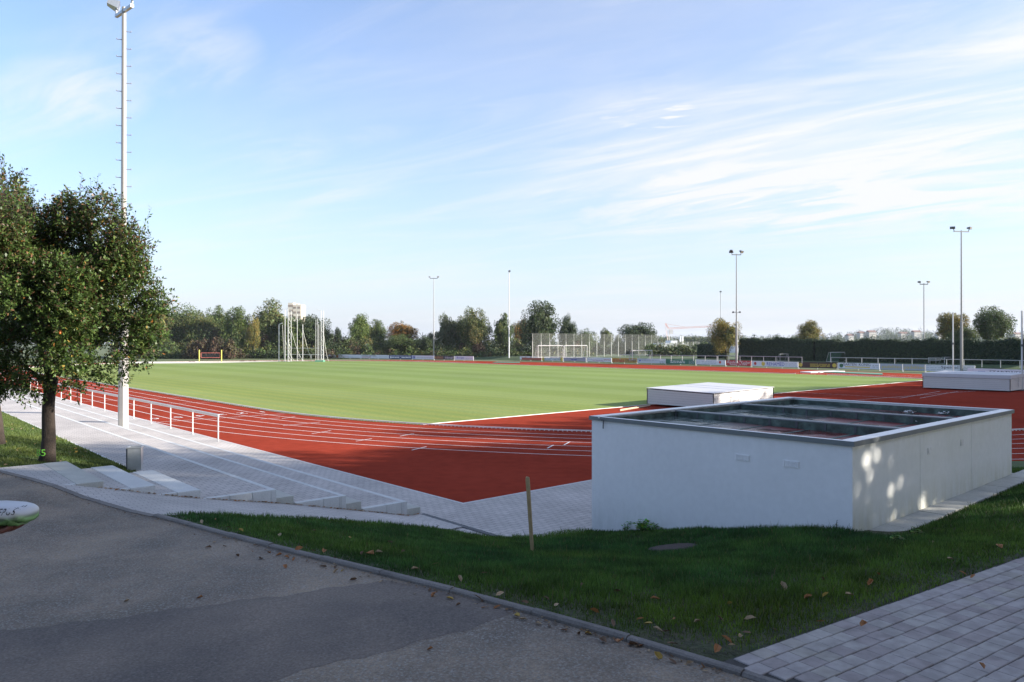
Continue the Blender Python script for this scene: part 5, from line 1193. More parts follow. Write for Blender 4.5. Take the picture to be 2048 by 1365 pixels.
ptree(925, 46, 634, 206, 'olive', 'round', 'olive tree between the pale poplar and the tall mixed tree', 1, group=gW)
ptree(950, 62, 616, 200, 'olive', 'dome', 'tall mixed green and yellow tree with white stems above the Burger board', 2, pale=True, stems=2, group=gW)
ptree(1003, 40, 624, 200, 'green', 'open', 'green tree behind the white single-lamp mast', 3, group=gW)
ptree(1040, 30, 636, 206, 'orange', 'round', 'reddish tree peeping out left of the dark round tree', 2, group=gW)
ptree(1082, 78, 605, 182, 'dark', 'dome', 'large dark round-headed tree left of the mesh fence', 2, group=gW)
ptree(1136, 38, 631, 190, 'dark', 'round', 'smaller dark tree right of the large round one', 3, group=gW)
ptree(1168, 50, 659, 195, 'green', 'dome', 'low green tree behind the left end of the mesh fence', 3, group=gW)
gF = 'trees behind the mesh fence'
ptree(1213, 26, 652, 240, 'olive', 'round', 'small round olive tree above the mesh fence', 3, ybot=700, zg=0.9, group=gF)
ptree(1236, 18, 670, 240, 'dark', 'round', 'very small dark tree above the mesh fence', 3, ybot=712, zg=0.9, group=gF)
ptree(1274, 70, 641, 225, 'dark', 'dome', 'wide dark tree in the middle of the mesh fence', 1, ybot=706, zg=0.9, group=gF)
gH = 'trees along the hedge'
ptree(1452, 58, 636, 138, 'yellow', 'round', 'yellow-green autumn tree with its trunk beside the tall double-lamp mast', 1, ybot=706, zg=0.9, group=gH)
ptree(1620, 48, 640, 170, 'yellow', 'round', 'yellowish tree rising alone behind the hedge', 2, ybot=700, zg=0.9, group=gH)
ptree(1905, 60, 622, 150, 'yellow', 'round', 'autumn tree with orange top behind the tallest right mast', 3, ybot=695, zg=0.9, group=gH)
ptree(1930, 50, 655, 146, 'green', 'round', 'lower green tree right of the autumn tree behind the hedge', 3, ybot=700, zg=0.9, group=gH)
ptree(1985, 66, 613, 150, 'green', 'round', 'loose green tree behind the hedge at the far right', 2, ybot=700, zg=0.9, group=gH)
# undergrowth below the trees: nobody could count it
def mass(name, rows, n, size, pals, label, kind='stuff', rng=np.random.default_rng(5)):
    lb = []
    for (x, y, z, rx, rz) in rows: lb.append((x, y, z, rx, rz))
    Vs, Cs = [], []
    tot = sum(l_[3] * l_[4] for l_ in lb)
    for (x, y, z, rx, rz) in lb:
        k = max(20, int(n * rx * rz / tot)); pal = PAL[pals[rng.integers(len(pals))]]
        V, c = leafcloud([(np.zeros(3), 1.0)] + [(rng.normal(size=3) * 0.4, 0.5) for _ in range(3)], k, size / max(rx, rz), rng, pal)
        V = V * np.array([rx, rx, rz]) + np.array([x, y, z]); Vs.append(V); Cs.append(c)
    me = npmesh(name, np.concatenate(Vs), 4, m_leaf, np.concatenate(Cs)); return tag(link(name, me), label=label, kind=kind)
rows = []
rg = np.random.default_rng(11)
for px in np.arange(235, 1180, 6.5):
    for dd, h in ((194, 2.0), (199, 3.2)):
        x = px + rg.normal() * 3; d = dd + rg.normal() * 1.5
        if px > 960: d -= (px - 960) * 0.06
        hh = h * rg.uniform(0.7, 1.45); p = D(x, d); rows.append((p.x, p.y, hh * 0.45, rg.uniform(1.3, 2.2), hh * 0.62))
for px in np.arange(380, 470, 9): p = D(px + rg.normal() * 3, 191); rows.append((p.x, p.y, 1.6, 1.9, 2.6))
for px in list(np.arange(235, 560, 7)) + list(np.arange(590, 700, 10)):
    p = D(px + rg.normal() * 3, 206 + rg.normal() * 1.5); hh = rg.uniform(7.5, 10.5) if px < 560 else rg.uniform(4.5, 6.5); rows.append((p.x, p.y, hh * 0.5, rg.uniform(2.0, 3.0), hh * 0.52))
for px in list(np.arange(640, 1045, 8)) + list(np.arange(235, 560, 12)):
    p = D(px + rg.normal() * 3, 203 + rg.normal() * 1.5 - max(px - 960, 0) * 0.06); hh = rg.uniform(4.2, 6.8); rows.append((p.x, p.y, hh * 0.5, rg.uniform(1.8, 2.6), hh * 0.55))
mass('undergrowth', rows, 170000, 0.27, ['dark', 'green', 'green', 'olive', 'dark', 'green', 'rust'], 'bushy undergrowth along the foot of the wood')
rows = []
for px in np.arange(378, 468, 9): p = D(px + rg.normal() * 3, 188); rows.append((p.x, p.y, 2.2, 1.6, 2.7 + rg.normal() * 0.6))
tag(mass('rust_bushes', rows, 9000, 0.30, ['rust'], 'dark reddish brown bushes behind the yellow posts', kind='stuff'))
rows = []
for px in np.arange(1175, 1420, 7): 
    d = 232 + rg.normal() * 3; p = D(px, d, 0.9); hh = rg.uniform(1.2, 3.2) * (0.8 if 1300 < px < 1345 else 1); rows.append((p.x, p.y, 0.9 + hh * 0.45, 2.2, hh * 0.7))
for px in np.arange(1300, 1400, 7): d = 175; p = D(px, d, 0.9); hh = rg.uniform(1.5, 3.2); rows.append((p.x, p.y, 0.9 + hh * 0.45, 1.3, hh * 0.6))
mass('field_bushes', rows, 22000, 0.30, ['green', 'olive', 'pale'], 'low mixed bushes behind the mesh fence')
# hedges: clipped mass with a ragged top
def hedge(pts, h, thick, label, n, pal='conifer', zg=0.9, seed=1):
    rng = np.random.default_rng(seed); root = empty('hedge', (pts[0].x, pts[0].y, zg), label, 'hedge', 'hedges beyond the training pitch')
    Vs, Cs = [], []; tot = sum((b - a).length for a, b in zip(pts[:-1], pts[1:]))
    core = MB()
    for a, b in zip(pts[:-1], pts[1:]):
        e = (b - a); l_ = e.length; e = e.normalized(); nr = Vector((-e.y, e.x, 0)); k = int(n * l_ / tot)
        u = rng.random(k) * l_; r_ = rng.random(k)
        top = h + 0.18 * np.sin(u * 0.9) + 0.12 * np.sin(u * 2.3 + 1) + 0.1 * np.sin(u * 0.23)
        side = rng.random(k); zz = np.where(side < 0.6, r_ * top, top + rng.normal(size=k) * 0.12); off = np.where(side < 0.6, -thick / 2 + rng.normal(size=k) * 0.12, (rng.random(k) - 0.5) * thick)
        spike = rng.random(k) < 0.03; zz = np.where(spike & (side > 0.6), zz + rng.random(k) * 0.6, zz)
        pos = np.stack([a.x + e.x * u + nr.x * off, a.y + e.y * u + nr.y * off, zg + zz], 1)
        nm_ = rng.normal(size=(k, 3)) * 0.5 + np.where(side < 0.6, 1, 0)[:, None] * np.array([-nr.x, -nr.y, 0.2]) + np.where(side >= 0.6, 1, 0)[:, None] * np.array([0, 0, 0.8]); nm_ /= np.linalg.norm(nm_, axis=1)[:, None]
        aa = np.cross(nm_, rng.normal(size=(k, 3))); aa /= np.linalg.norm(aa, axis=1)[:, None]; bb = np.cross(nm_, aa); sz = 0.16 * rng.uniform(0.6, 1.4, k)[:, None]
        Vs.append(np.stack([pos - aa * sz, pos - bb * sz * 0.6, pos + aa * sz, pos + bb * sz * 0.6], 1))
        pl = PAL[pal]; pc = np.array([c for _, c in pl])[rng.choice(len(pl), k, p=np.array([w_ for w_, _ in pl]) / sum(w_ for w_, _ in pl))]; Cs.append(pc * rng.uniform(0.7, 1.3, k)[:, None])
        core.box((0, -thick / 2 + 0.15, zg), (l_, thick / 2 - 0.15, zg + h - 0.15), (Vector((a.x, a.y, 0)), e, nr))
    me = npmesh('foliage', np.concatenate(Vs), 4, m_leaf, np.concatenate(Cs)); link('foliage', me, root)
    core.build('shade_core', mat('hedge_inside', (0.018, 0.022, 0.012), 1.0), root)  # solid dark core; the hedge's inner shade is put into its colour
hp = lambda px, d: D(px, d)
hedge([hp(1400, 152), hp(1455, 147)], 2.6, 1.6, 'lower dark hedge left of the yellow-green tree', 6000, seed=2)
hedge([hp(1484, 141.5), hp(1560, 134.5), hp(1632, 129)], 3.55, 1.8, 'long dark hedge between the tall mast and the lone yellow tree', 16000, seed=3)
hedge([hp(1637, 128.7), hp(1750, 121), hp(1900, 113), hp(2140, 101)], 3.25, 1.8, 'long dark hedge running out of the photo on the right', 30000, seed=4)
for px, wd, yt, pl, sd in ((250, 70, 606, 'green', 0), (180, 80, 600, 'dark', 1), (100, 80, 605, 'olive', 2), (20, 80, 600, 'green', 1)):
    ptree(px, wd, yt, 214, pl, 'dome', {250: 'green tree of the wood hidden behind the right part of the fruit tree crown', 180: 'dark tree of the wood hidden behind the middle of the fruit tree crown',
        100: 'olive tree of the wood hidden behind the fruit tree trunk', 20: 'green tree of the wood at the left edge behind both fruit trees'}[px], sd, group=gW)
for i, px in enumerate((-90, -230, -390, -560, -740)):
    ptree(px, 120, 596 + 6 * (i % 2), 190 - i * 8, ['green', 'olive', 'dark'][i % 3], 'dome', 'tree of the wood beyond the left edge of the photo', i % 3, group=gW)
# ------------------------------------------------------------------ row of tall trees behind the camera and to the right; they shade the foreground
k = 0
for t_ in np.arange(-34, 132, 7.0):
    s_ = -10 + random.uniform(-1.5, 1.5); hh = 15.0 if t_ < 72 else 17.0
    hh += random.uniform(-0.7, 0.7); p = S(s_, t_ + random.uniform(-1, 1), 1.4)
    tree(p, hh, random.uniform(4.9, 5.6), 5.6, 'green' if k % 3 else 'olive', ['dome', 'round'][k % 2], 'tall green tree of the long row behind the paved path, outside the photo', k % 4, group='row of tall trees behind the paved path'); k += 1
for t_ in np.arange(-30, 132, 7.0):
    if 19 < t_ < 40: continue
    p = S(-16 + random.uniform(-1, 1), t_, 1.4)
    tree(p, 13.5 if t_ < 66 else 15.0, 5.0, 7.0, 'dark', 'dome', 'tall green tree of the long row behind the paved path, outside the photo', (k + 1) % 4, group='row of tall trees behind the paved path'); k += 1
# ------------------------------------------------------------------ near fruit trees
m_fleaf = leafmat('fruit_leaf', 0.28, 0.42, 0.32)
FPAL = np.array([(0.044, 0.078, 0.018), (0.064, 0.108, 0.025), (0.105, 0.142, 0.040), (0.085, 0.060, 0.034), (0.14, 0.070, 0.038), (0.32, 0.12, 0.03), (0.30, 0.20, 0.05)])
def fruit_tree(p, cx_, cz, rx, rz, label, seed, lean=0.12, ntw=2600, tr=0.15, extra=()):
    rng = np.random.default_rng(seed); rnd = random.Random(seed)
    root = empty('fruit_tree', p, label, 'tree', 'young fruit trees on the lawn')
    g = MB(); top = Vector((p.x + lean, p.y, p.z + 1.9)); pts = []
    for k in range(9):
        f = k / 8; pts.append(Vector((p.x + lean * f + 0.02 * math.sin(f * 7), p.y + 0.02 * math.cos(f * 5), p.z - 0.05 + (top.z - p.z + 0.05) * f)))
    g.tube(pts, [tr * 1.35, tr * 1.08, tr, tr * 0.97, tr * 0.93, tr * 0.9, tr * 0.87, tr * 0.86, tr * 0.9], 14); g.build('trunk', m_bark, root, smooth=True)
    C0 = np.array([cx_, p.y, cz])
    lb = []
    while len(lb) < 46:
        v = rng.normal(size=3); v /= np.linalg.norm(v); k = rng.uniform(0.15, 0.92); c = v * k
        if c[2] < -0.75: continue
        lb.append((c * np.array([rx, rx, rz]), rng.uniform(0.35, 0.62)))
    for e in extra: lb.append((np.array(e[:3]), e[3]))
    for k in range(9):
        c, _ = lb[k * 4]; tgt = Vector(C0 + c * 0.9); st = pts[-1] - Vector((0, 0, rnd.uniform(0.0, 0.5))); md = st.lerp(tgt, 0.5) + Vector((0, 0, -0.15 if tgt.z > st.z else 0.1))
        g = MB(); g.tube([st, st.lerp(md, 0.5), md, md.lerp(tgt, 0.5) + Vector((0, 0, 0.05)), tgt], [tr * 0.5, tr * 0.38, tr * 0.26, tr * 0.16, 0.01], 7); g.build('limb', m_bark, root, smooth=True)
    ws = np.array([r ** 2 for _, r in lb]); ws /= ws.sum()
    K = rng.choice(len(lb), ntw, p=ws); d = rng.normal(size=(ntw, 3)); d /= np.linalg.norm(d, axis=1)[:, None]
    cen = np.array([c for c, _ in lb])[K]; rad = np.array([r for _, r in lb])[K]
    st = cen + d * (rad * rng.uniform(0.25, 1.0, ntw) ** 0.6)[:, None]
    outw = cen / np.linalg.norm(cen, axis=1)[:, None]
    td = outw * 0.55 + d * 0.6 + rng.normal(size=(ntw, 3)) * 0.45; td[:, 2] += 0.55; td /= np.linalg.norm(td, axis=1)[:, None]
    ln = rng.uniform(0.14, 0.34, ntw)
    sh = (st[:, 2] > 0.15 * rz) & (rng.random(ntw) < 0.09) & (np.linalg.norm(st / np.array([rx, rx, rz]), axis=1) > 0.75); td[sh, 2] += 0.9; td /= np.linalg.norm(td, axis=1)[:, None]; ln[sh] = rng.uniform(0.4, 0.75, sh.sum())
    nl = 14; f = (np.arange(nl) + 0.5) / nl
    base = st[:, None, :] + td[:, None, :] * (ln[:, None] * f[None, :])[:, :, None]
    side = np.cross(td, rng.normal(size=(ntw, 3))); side /= np.linalg.norm(side, axis=1)[:, None]; side2 = np.cross(td, side)
    an = f[None, :] * 14.0 + rng.uniform(0, 6.28, (ntw, 1)); pr = side[:, None, :] * np.cos(an)[:, :, None] + side2[:, None, :] * np.sin(an)[:, :, None]
    ld_ = pr * 0.8 + td[:, None, :] * 0.6 + rng.normal(size=(ntw, nl, 3)) * 0.25; ld_ /= np.linalg.norm(ld_, axis=2)[:, :, None]
    L_ = (0.080 * rng.uniform(0.6, 1.25, (ntw, nl)))[:, :, None]
    wd = np.cross(ld_, rng.normal(size=(ntw, nl, 3)) * 0.5 + np.array([0, 0, 1.0])); wd /= np.maximum(np.linalg.norm(wd, axis=2), 1e-6)[:, :, None]
    b0 = base + ld_ * 0.012; tip = b0 + ld_ * L_; mid = b0 + ld_ * L_ * 0.48
    dn = np.cross(ld_, wd) * L_ * 0.06
    V = np.stack([b0, mid - wd * L_ * 0.24 + dn, tip, mid + wd * L_ * 0.24 + dn], 2).reshape(-1, 4, 3) + C0
    hgt = ((base[:, :, 2] / rz).ravel() + 1) / 2
    pr_ = np.stack([np.full(hgt.shape, 0.34), np.full(hgt.shape, 0.34), 0.22 + 0 * hgt, 0.05 + 0.22 * hgt ** 2, 0.02 + 0.14 * hgt ** 3, np.full(hgt.shape, 0.006), np.full(hgt.shape, 0.010)], 1)
    pr_ /= pr_.sum(1)[:, None]; u_ = rng.random(len(pr_))[:, None]; pick = (np.cumsum(pr_, 1) < u_).sum(1).clip(0, 6)
    tw_c = np.repeat(rng.uniform(0.75, 1.25, ntw), nl); col = FPAL[pick] * tw_c[:, None] * rng.uniform(0.8, 1.2, len(pick))[:, None]
    link('crown', npmesh('crown', V, 4, m_fleaf, col), root)
    g = MB()
    for i in np.where(sh)[0].tolist() + list(rng.choice(ntw, 420)): a_ = Vector(C0 + st[i]); b_ = a_ + Vector(td[i]) * float(ln[i]); g.tube([a_ - Vector(td[i]) * 0.12, b_], [0.005, 0.002], 3, cap=False)
    tag(g.build('twigs', m_bark, root), kind='stuff')
    # a few orange fruits
    for k in range(6):
        c, r_ = lb[(k * 7 + seed) % 46]; q = C0 + c + np.array([0.1, -1, -0.1]) * r_ * 0.9; g = MB()
        g.tube([Vector(q) + Vector((0, 0, z_)) for z_ in (-0.035, -0.025, 0, 0.025, 0.035)], [0.006, 0.022, 0.028, 0.022, 0.006], 8); g.build('fruit', mat('fruit_skin', (0.55, 0.13, 0.03), 0.35), root, smooth=True)
    return root, pts
p1 = P(93, 921, 1.45); q1 = lambda px, py: (px - 1024) / F * p1.y
r1_, pts1 = fruit_tree(p1, q1(116, 0), ZY(592, p1.y), 2.1, 2.0, 'leafy fruit tree with the green paint mark on its trunk', 3, lean=0.12, ntw=11000, tr=0.135,
    extra=((1.45, -0.2, 0.5, 0.45), (1.7, 0, -0.45, 0.42), (1.5, 0.2, -0.9, 0.45), (1.7, -0.1, 0.1, 0.42), (1.3, 0, 0.9, 0.5), (0.3, 0, 1.5, 0.5), (-0.5, 0, 1.4, 0.5), (1.0, -0.1, 1.75, 0.42), (-1.0, 0, 1.7, 0.45), (0.1, 0.1, 1.75, 0.4), (1.9, 0, -0.9, 0.34), (1.75, -0.2, -1.25, 0.28), (2.05, 0.1, -0.2, 0.30), (1.35, 0, 1.05, 0.5), (-0.2, -0.6, -1.72, 0.42), (-0.9, -0.4, -1.75, 0.4), (0.7, -0.5, -1.7, 0.35), (1.3, -0.3, -1.6, 0.3)))
p2_ = P(-6, 884, 1.62)
fruit_tree(p2_, (-70 - 1024) / F * p2_.y, ZY(560, p2_.y), 2.0, 2.45, 'second fruit tree, cut by the left edge of the photo', 8, lean=-0.1, ntw=6500, tr=0.13, extra=((0.95, 0, 2.05, 0.5), (1.2, 0, 1.2, 0.6), (1.35, 0, 0.0, 0.6)))
# paint mark on the trunk
cu = bpy.data.curves.new('mark', 'FONT'); cu.body = 'B5'; cu.size = 0.20; cu.align_x = 'CENTER'; cu.align_y = 'CENTER'; tmp = bpy.data.objects.new('tmp', cu); me = bpy.data.meshes.new_from_object(tmp); bpy.data.objects.remove(tmp)
zt_ = ZY(904, p1.y); rt = 0.195
for v in me.vertices:
    x_, y_ = v.co.x, v.co.y; v.co = (p1.x - 0.0 + x_, p1.y - math.sqrt(max(rt * rt - x_ * x_, 0.001)) - 0.006, zt_ + y_)
me.materials.clear(); me.materials.append(mat('spray_green', (0.16, 0.50, 0.05), 0.6)); o = link('paint_mark', me, r1_); me.name = 'paint_mark'
# ------------------------------------------------------------------ grass blades
m_blade = leafmat('grass_blade', 0.3, 0.55, 0.3)
def blades(name, label, X, Y, Z, h, w_, col, rng):
    n = len(X); a = rng.uniform(0, 2 * math.pi, n); ln = rng.uniform(0.1, 0.75, n) * h; la = rng.uniform(0, 2 * math.pi, n)
    bx = np.cos(a) * w_; by = np.sin(a) * w_
    V = np.zeros((n, 3, 3)); V[:, 0] = np.stack([X - bx, Y - by, Z - 0.01], 1); V[:, 1] = np.stack([X + bx, Y + by, Z - 0.01], 1)
    V[:, 2] = np.stack([X + np.cos(la) * ln, Y + np.sin(la) * ln, Z + h], 1)
    me = npmesh(name, V, 3, m_blade, col); return tag(link(name, me), label=label, kind='stuff')
def vnoise(x, y, s, seed):
    g_ = np.random.default_rng(seed).random((64, 64)); u = (x * s) % 63; v = (y * s) % 63; i = np.floor(u).astype(int); j = np.floor(v).astype(int); fu = u - i; fv = v - j; fu = fu * fu * (3 - 2 * fu); fv = fv * fv * (3 - 2 * fv)
    return (g_[i, j] * (1 - fu) * (1 - fv) + g_[i + 1, j] * fu * (1 - fv) + g_[i, j + 1] * (1 - fu) * fv + g_[i + 1, j + 1] * fu * fv)
rng = np.random.default_rng(21)
NB = 1500000
X = rng.uniform(-5.6, 17, NB); Y = rng.uniform(5.0, 27, NB)
fr = (np.abs(X) / Y < 0.72); d_ = np.hypot(X, Y); fr &= rng.random(NB) < np.clip((9.0 / d_) ** 1.3, 0, 1)
X, Y = X[fr], Y[fr]; ins = pin([(v[0], v[1]) for v in bank_poly], X, Y); X, Y = X[ins], Y[ins]
e0d = np.hypot(X - E0.x + 0.1, (Y - E0.y - 0.35) * 1.3); path_d = -((X - E0.x) * ey.x + (Y - E0.y) * ey.y)
bare = np.clip(1 - e0d / 0.85, 0, 1) + np.clip(0.22 - path_d, 0, 0.22) * 2.6 + np.clip(0.12 - (Y - np.interp(X, [k.x for k in kn], [k.y for k in kn])), 0, 0.12) * 3
mh = P(1345, 1098, 0.64); mdist = np.hypot(X - mh.x, Y - mh.y); bare = np.where(mdist < 0.42, 9, bare)
nz = vnoise(X, Y, 1.6, 1) * 0.45 + vnoise(X, Y, 5.1, 2) * 0.3 + vnoise(X + 3, Y, 11.3, 8) * 0.25; nz2 = vnoise(X + 9, Y + 3, 0.7, 3)
kp = rng.random(len(X)) > bare * 0.95 + np.clip(0.34 - nz, 0, 1) * 1.2; X, Y, nz, nz2, path_d = X[kp], Y[kp], nz[kp], nz2[kp], path_d[kp]
Z = hb(X, Y); s_b = X * NN.x + Y * NN.y; t_b = X * U.x + Y * U.y
tall = np.clip(1 - np.abs(path_d) / 0.8, 0, 1)
dk = np.clip((Y - np.interp(X, [k.x for k in kn], [k.y for k in kn])) / 0.7, 0.35, 1)
h = (0.026 + 0.085 * nz ** 1.2) * rng.uniform(0.6, 1.3, len(X)) * (1 - 0.55 * tall) * dk; h *= np.where(rng.random(len(X)) < 0.012, 1.9, 1)
dist = np.hypot(X, Y); w_ = 0.0028 + 0.00035 * dist
mixc_ = np.clip(0.25 + 0.8 * (nz2 - 0.4) + 0.55 * np.clip(1 - path_d / 2.0, 0, 1), 0, 1)[:, None]
col = np.array([0.040, 0.105, 0.026]) * (1 - mixc_) + np.array([0.105, 0.165, 0.020]) * mixc_
col = col * rng.uniform(0.6, 1.5, len(X))[:, None] * (0.62 + 0.9 * vnoise(X + 5, Y + 2, 3.3, 9))[:, None]; dry = rng.random(len(X)) < 0.02; col[dry] = np.array([0.20, 0.16, 0.07])
blades('grass', 'dark green uneven grass covering the bank in the shade', X, Y, Z, h, w_, col, rng)
# lawn around the fruit trees
NB = 160000; s_ = rng.uniform(17.4, 46, NB); t_ = rng.uniform(-1.5, 4.86, NB); X = s_ * NN.x + t_ * U.x; Y = s_ * NN.y + t_ * U.y
fr = (np.abs(X) / Y < 0.74) & (rng.random(NB) < np.clip((19 / Y) ** 1.6, 0, 1)); tk = np.interp(s_, [16.4, 20.1, 23.1, 30], [1.9, 0.8, -0.9, -6]); fr &= t_ > tk
X, Y, s_, t_ = X[fr], Y[fr], s_[fr], t_[fr]; Z = hl(s_, t_); nz = vnoise(X + 40, Y, 2.0, 5)
col = (np.array([0.045, 0.085, 0.016]) * (1 - nz[:, None]) + np.array([0.10, 0.125, 0.028]) * nz[:, None]) * rng.uniform(0.6, 1.45, len(X))[:, None]
blades('grass', 'green lawn grass around the fruit trees', X, Y, Z, (0.03 + 0.04 * nz) * rng.uniform(0.6, 1.3, len(X)), 0.010 + 0 * X, col, rng)
# ------------------------------------------------------------------ fallen leaves
LC = {'orange-brown': (0.36, 0.15, 0.045), 'dull brown': (0.17, 0.095, 0.05), 'pale tan': (0.42, 0.30, 0.18), 'yellow': (0.45, 0.30, 0.06)}
lme = {}
for nm, c in LC.items():
    for v in range(3):
        rnd = random.Random(v * 5 + len(nm)); l_, w2 = 0.055, 0.022 + 0.006 * v; cv = 0.012 + 0.008 * v; mm = mat('leaf_' + nm, c, 0.7, noise=(40, 0.35))
        vs = [(-l_, 0, 0), (-l_ * 0.4, -w2, cv), (l_ * 0.4, -w2 * 0.9, cv * 1.2), (l_, 0, cv * 0.6), (l_ * 0.4, w2 * 0.9, cv * rnd.uniform(0.5, 1.6)), (-l_ * 0.4, w2, cv * rnd.uniform(0.4, 1.5)), (-l_ * 0.3, 0, 0.002), (l_ * 0.4, 0, 0.003)]
        fs_ = [(0, 1, 6), (1, 2, 7, 6), (2, 3, 7), (7, 3, 4), (6, 7, 4, 5), (0, 6, 5)]
        me = bpy.data.meshes.new('fallen_leaf'); me.from_pydata(vs, [], fs_); me.materials.append(mm); me.update(); lme[(nm, v)] = me
WH = {'bank': ('lying in the grass of the shaded bank', 'fallen leaves in the grass of the bank'), 'kerb': ('lying on the asphalt along the kerb', 'fallen leaves along the kerb'), 'path': ('lying on the paving of the path', 'fallen leaves on the paved path'), 'lawn': ('lying in the lawn by the fruit trees', 'fallen leaves on the lawn')}
def fleaf(x, y, z, where, sc_=1.0, nm=None):
    nm = nm or random.choices(list(LC), [4, 4, 3, 1])[0]; o = bpy.data.objects.new('fallen_leaf', lme[(nm, random.randrange(3))]); C.objects.link(o)
    o.location = (x, y, z); o.rotation_euler = (random.gauss(0, 0.3), random.gauss(0, 0.3), random.uniform(0, 6.28)); s_ = sc_ * random.uniform(0.55, 1.1); o.scale = (s_, s_ * random.uniform(0.6, 1.1), s_)
    tag(o, nm + ' fallen leaf ' + WH[where][0], 'leaf', WH[where][1] + ', ' + nm); return o
for px, py in ((1332, 1265), (1345, 1290), (1240, 1285), (1295, 1250), (1315, 1262), (1500, 1240), (1440, 1240), (1618, 1193), (1616, 1197), (1650, 1192), (1698, 1192), (1645, 1160), (1453, 1282), (1432, 1300), (1463, 1292), (1492, 1268), (1550, 1262), (1640, 1245), (1480, 1275),
               (968, 1148), (920, 1160), (1092, 1198), (1113, 1212), (1165, 1172), (1225, 1248), (1235, 1185), (1050, 1207), (1188, 1225), (1280, 1240), (1310, 1200), (1460, 1210), (1900, 1120), (1755, 1150), (1998, 1095), (1865, 1085), (1565, 1175), (1395, 1245), (1347, 1240), (1372, 1260), (1740, 1168),
               (404, 1045), (432, 1040), (482, 1063), (457, 1056), (497, 1080), (560, 1072), (598, 1100), (627, 1103), (648, 1105), (670, 1118), (726, 1108), (740, 1110), (806, 1104), (758, 1107), (630, 1062), (700, 1075), (780, 1085), (870, 1130), (830, 1140), (905, 1182), (955, 1196), (1000, 1190)):
    z = 1.4
    for _ in range(6): q = P(px, py, z); z = float(hb(q.x, q.y)) + 0.03
    fleaf(q.x, q.y, z + 0.01, 'bank', 1.0)
for px in list(np.arange(380, 1430, 26)) + [1264, 1269, 1275, 1335, 1360, 1180, 1130, 577, 566, 530, 560, 668]:
    ky_ = float(np.interp(px, [305, 389, 468, 600, 727, 871, 1030, 1165, 1300, 1426], [1034, 1056, 1078, 1112, 1143, 1178, 1220, 1259, 1297, 1335])) + random.expovariate(1 / 7.0) + 5
    q = P(px + random.uniform(-12, 12), ky_, 1.49); fleaf(q.x, q.y, float(za(q.x, q.y)) + 0.008, 'kerb', 0.8)
for px, py in ((1727, 1252), (1962, 1335), (1945, 1155), (1925, 1148), (255, 1190), (400, 1188), (860, 1300)):
    q = P(px, py, 1.5)
    fleaf(q.x, q.y, (1.505 if px > 1500 else float(za(q.x, q.y))) + 0.006, 'path' if px > 1500 else 'kerb', 0.9, 'orange-brown' if px > 1500 else None)
for k in range(60):
    s_, t_ = random.uniform(17.6, 30), random.uniform(0.5, 4.7); q = S(s_, t_); fleaf(q.x, q.y, float(hl(s_, t_)) + 0.045, 'lawn', 1.0, random.choice(['yellow', 'pale tan', 'pale tan']))
# tiny litter in the angle of the ramp and the end stones
Vs = []; Cs = []
for k in range(420):
    t_ = random.uniform(3.2, 9.9); sd_ = Z_E - abs(random.gauss(0, 0.05)) - 0.01; q = S(sd_, t_, zr(t_) + 0.012); a = random.uniform(0, 6.28); r_ = random.uniform(0.01, 0.035)
    ring_ = [(math.cos(a + b) * r_, math.sin(a + b) * r_ * 0.6, random.uniform(0, 0.02)) for b in (0, 1.6, 3.1, 4.7)]; Vs.append([(q.x + x_, q.y + y_, q.z + z_) for x_, y_, z_ in ring_]); Cs.append(random.choice(list(LC.values())[:3]))
for k in range(700):
    i_ = random.uniform(6.2, seg[-1] - 16) ; q = kat(i_); off = abs(random.gauss(0, 0.09)) + 0.01; q = q - Vector((0, off, 0)); a = random.uniform(0, 6.28); r_ = random.uniform(0.006, 0.02)
    ring_ = [(math.cos(a + b) * r_, math.sin(a + b) * r_ * 0.6, random.uniform(0, 0.012)) for b in (0, 1.6, 3.1, 4.7)]; zz = float(za(q.x, q.y)) + 0.008; Vs.append([(q.x + x_, q.y + y_, zz + z_) for x_, y_, z_ in ring_]); Cs.append(random.choice([(0.12, 0.08, 0.05), (0.2, 0.12, 0.06), (0.3, 0.22, 0.13)]))
tag(link('leaf_litter', npmesh('leaf_litter', np.array(Vs), 4, m_leaf, np.array(Cs))), label='fine leaf litter swept against stones and kerb', kind='stuff')
# ------------------------------------------------------------------ weeds
m_weed = leafmat('weed_leaf', 0.3, 0.5, 0.4)
def weed(p, h, n, spread, label, ls_=0.035, seed=0, col=(0.045, 0.085, 0.022)):
    rng = np.random.default_rng(seed); rnd = random.Random(seed); root = empty('weed', p, label, 'weed'); V = []; Cc = []
    for k in range(n):
        a = rnd.uniform(0, 6.28); rr = rnd.uniform(0, spread); tip = p + Vector((math.cos(a) * rr, math.sin(a) * rr * 0.5, h * rnd.uniform(0.45, 1.0)))
        g = MB(); b = p + Vector((math.cos(a) * rr * 0.3, math.sin(a) * rr * 0.3, -0.02)); m_ = b.lerp(tip, 0.6) + Vector((0, 0, 0.03)); g.tube([b, m_, tip], [0.005, 0.004, 0.002], 5); g.build('stem', mat('weed_stem', (0.06, 0.08, 0.03), 0.7), root)
        for j in range(rnd.randrange(5, 9)):
            c = b.lerp(tip, rnd.uniform(0.35, 1.02)); d = Vector((rnd.gauss(0, 1), rnd.gauss(0, 1), rnd.uniform(-0.1, 0.5))).normalized(); w_ = d.cross(Vector((rnd.gauss(0, .3), rnd.gauss(0, .3), 1))).normalized(); l_ = ls_ * rnd.uniform(0.7, 1.5)
            V.append([c, c + d * l_ * 0.9 - w_ * l_ * 0.55, c + d * l_ * 2 - Vector((0, 0, 0.3 * l_)), c + d * l_ * 0.9 + w_ * l_ * 0.55]); Cc.append([x * rnd.uniform(0.6, 1.6) for x in col])
    link('leaves', npmesh('leaves', np.array([[tuple(x) for x in q] for q in V]), 4, m_weed, np.array(Cc)), root)
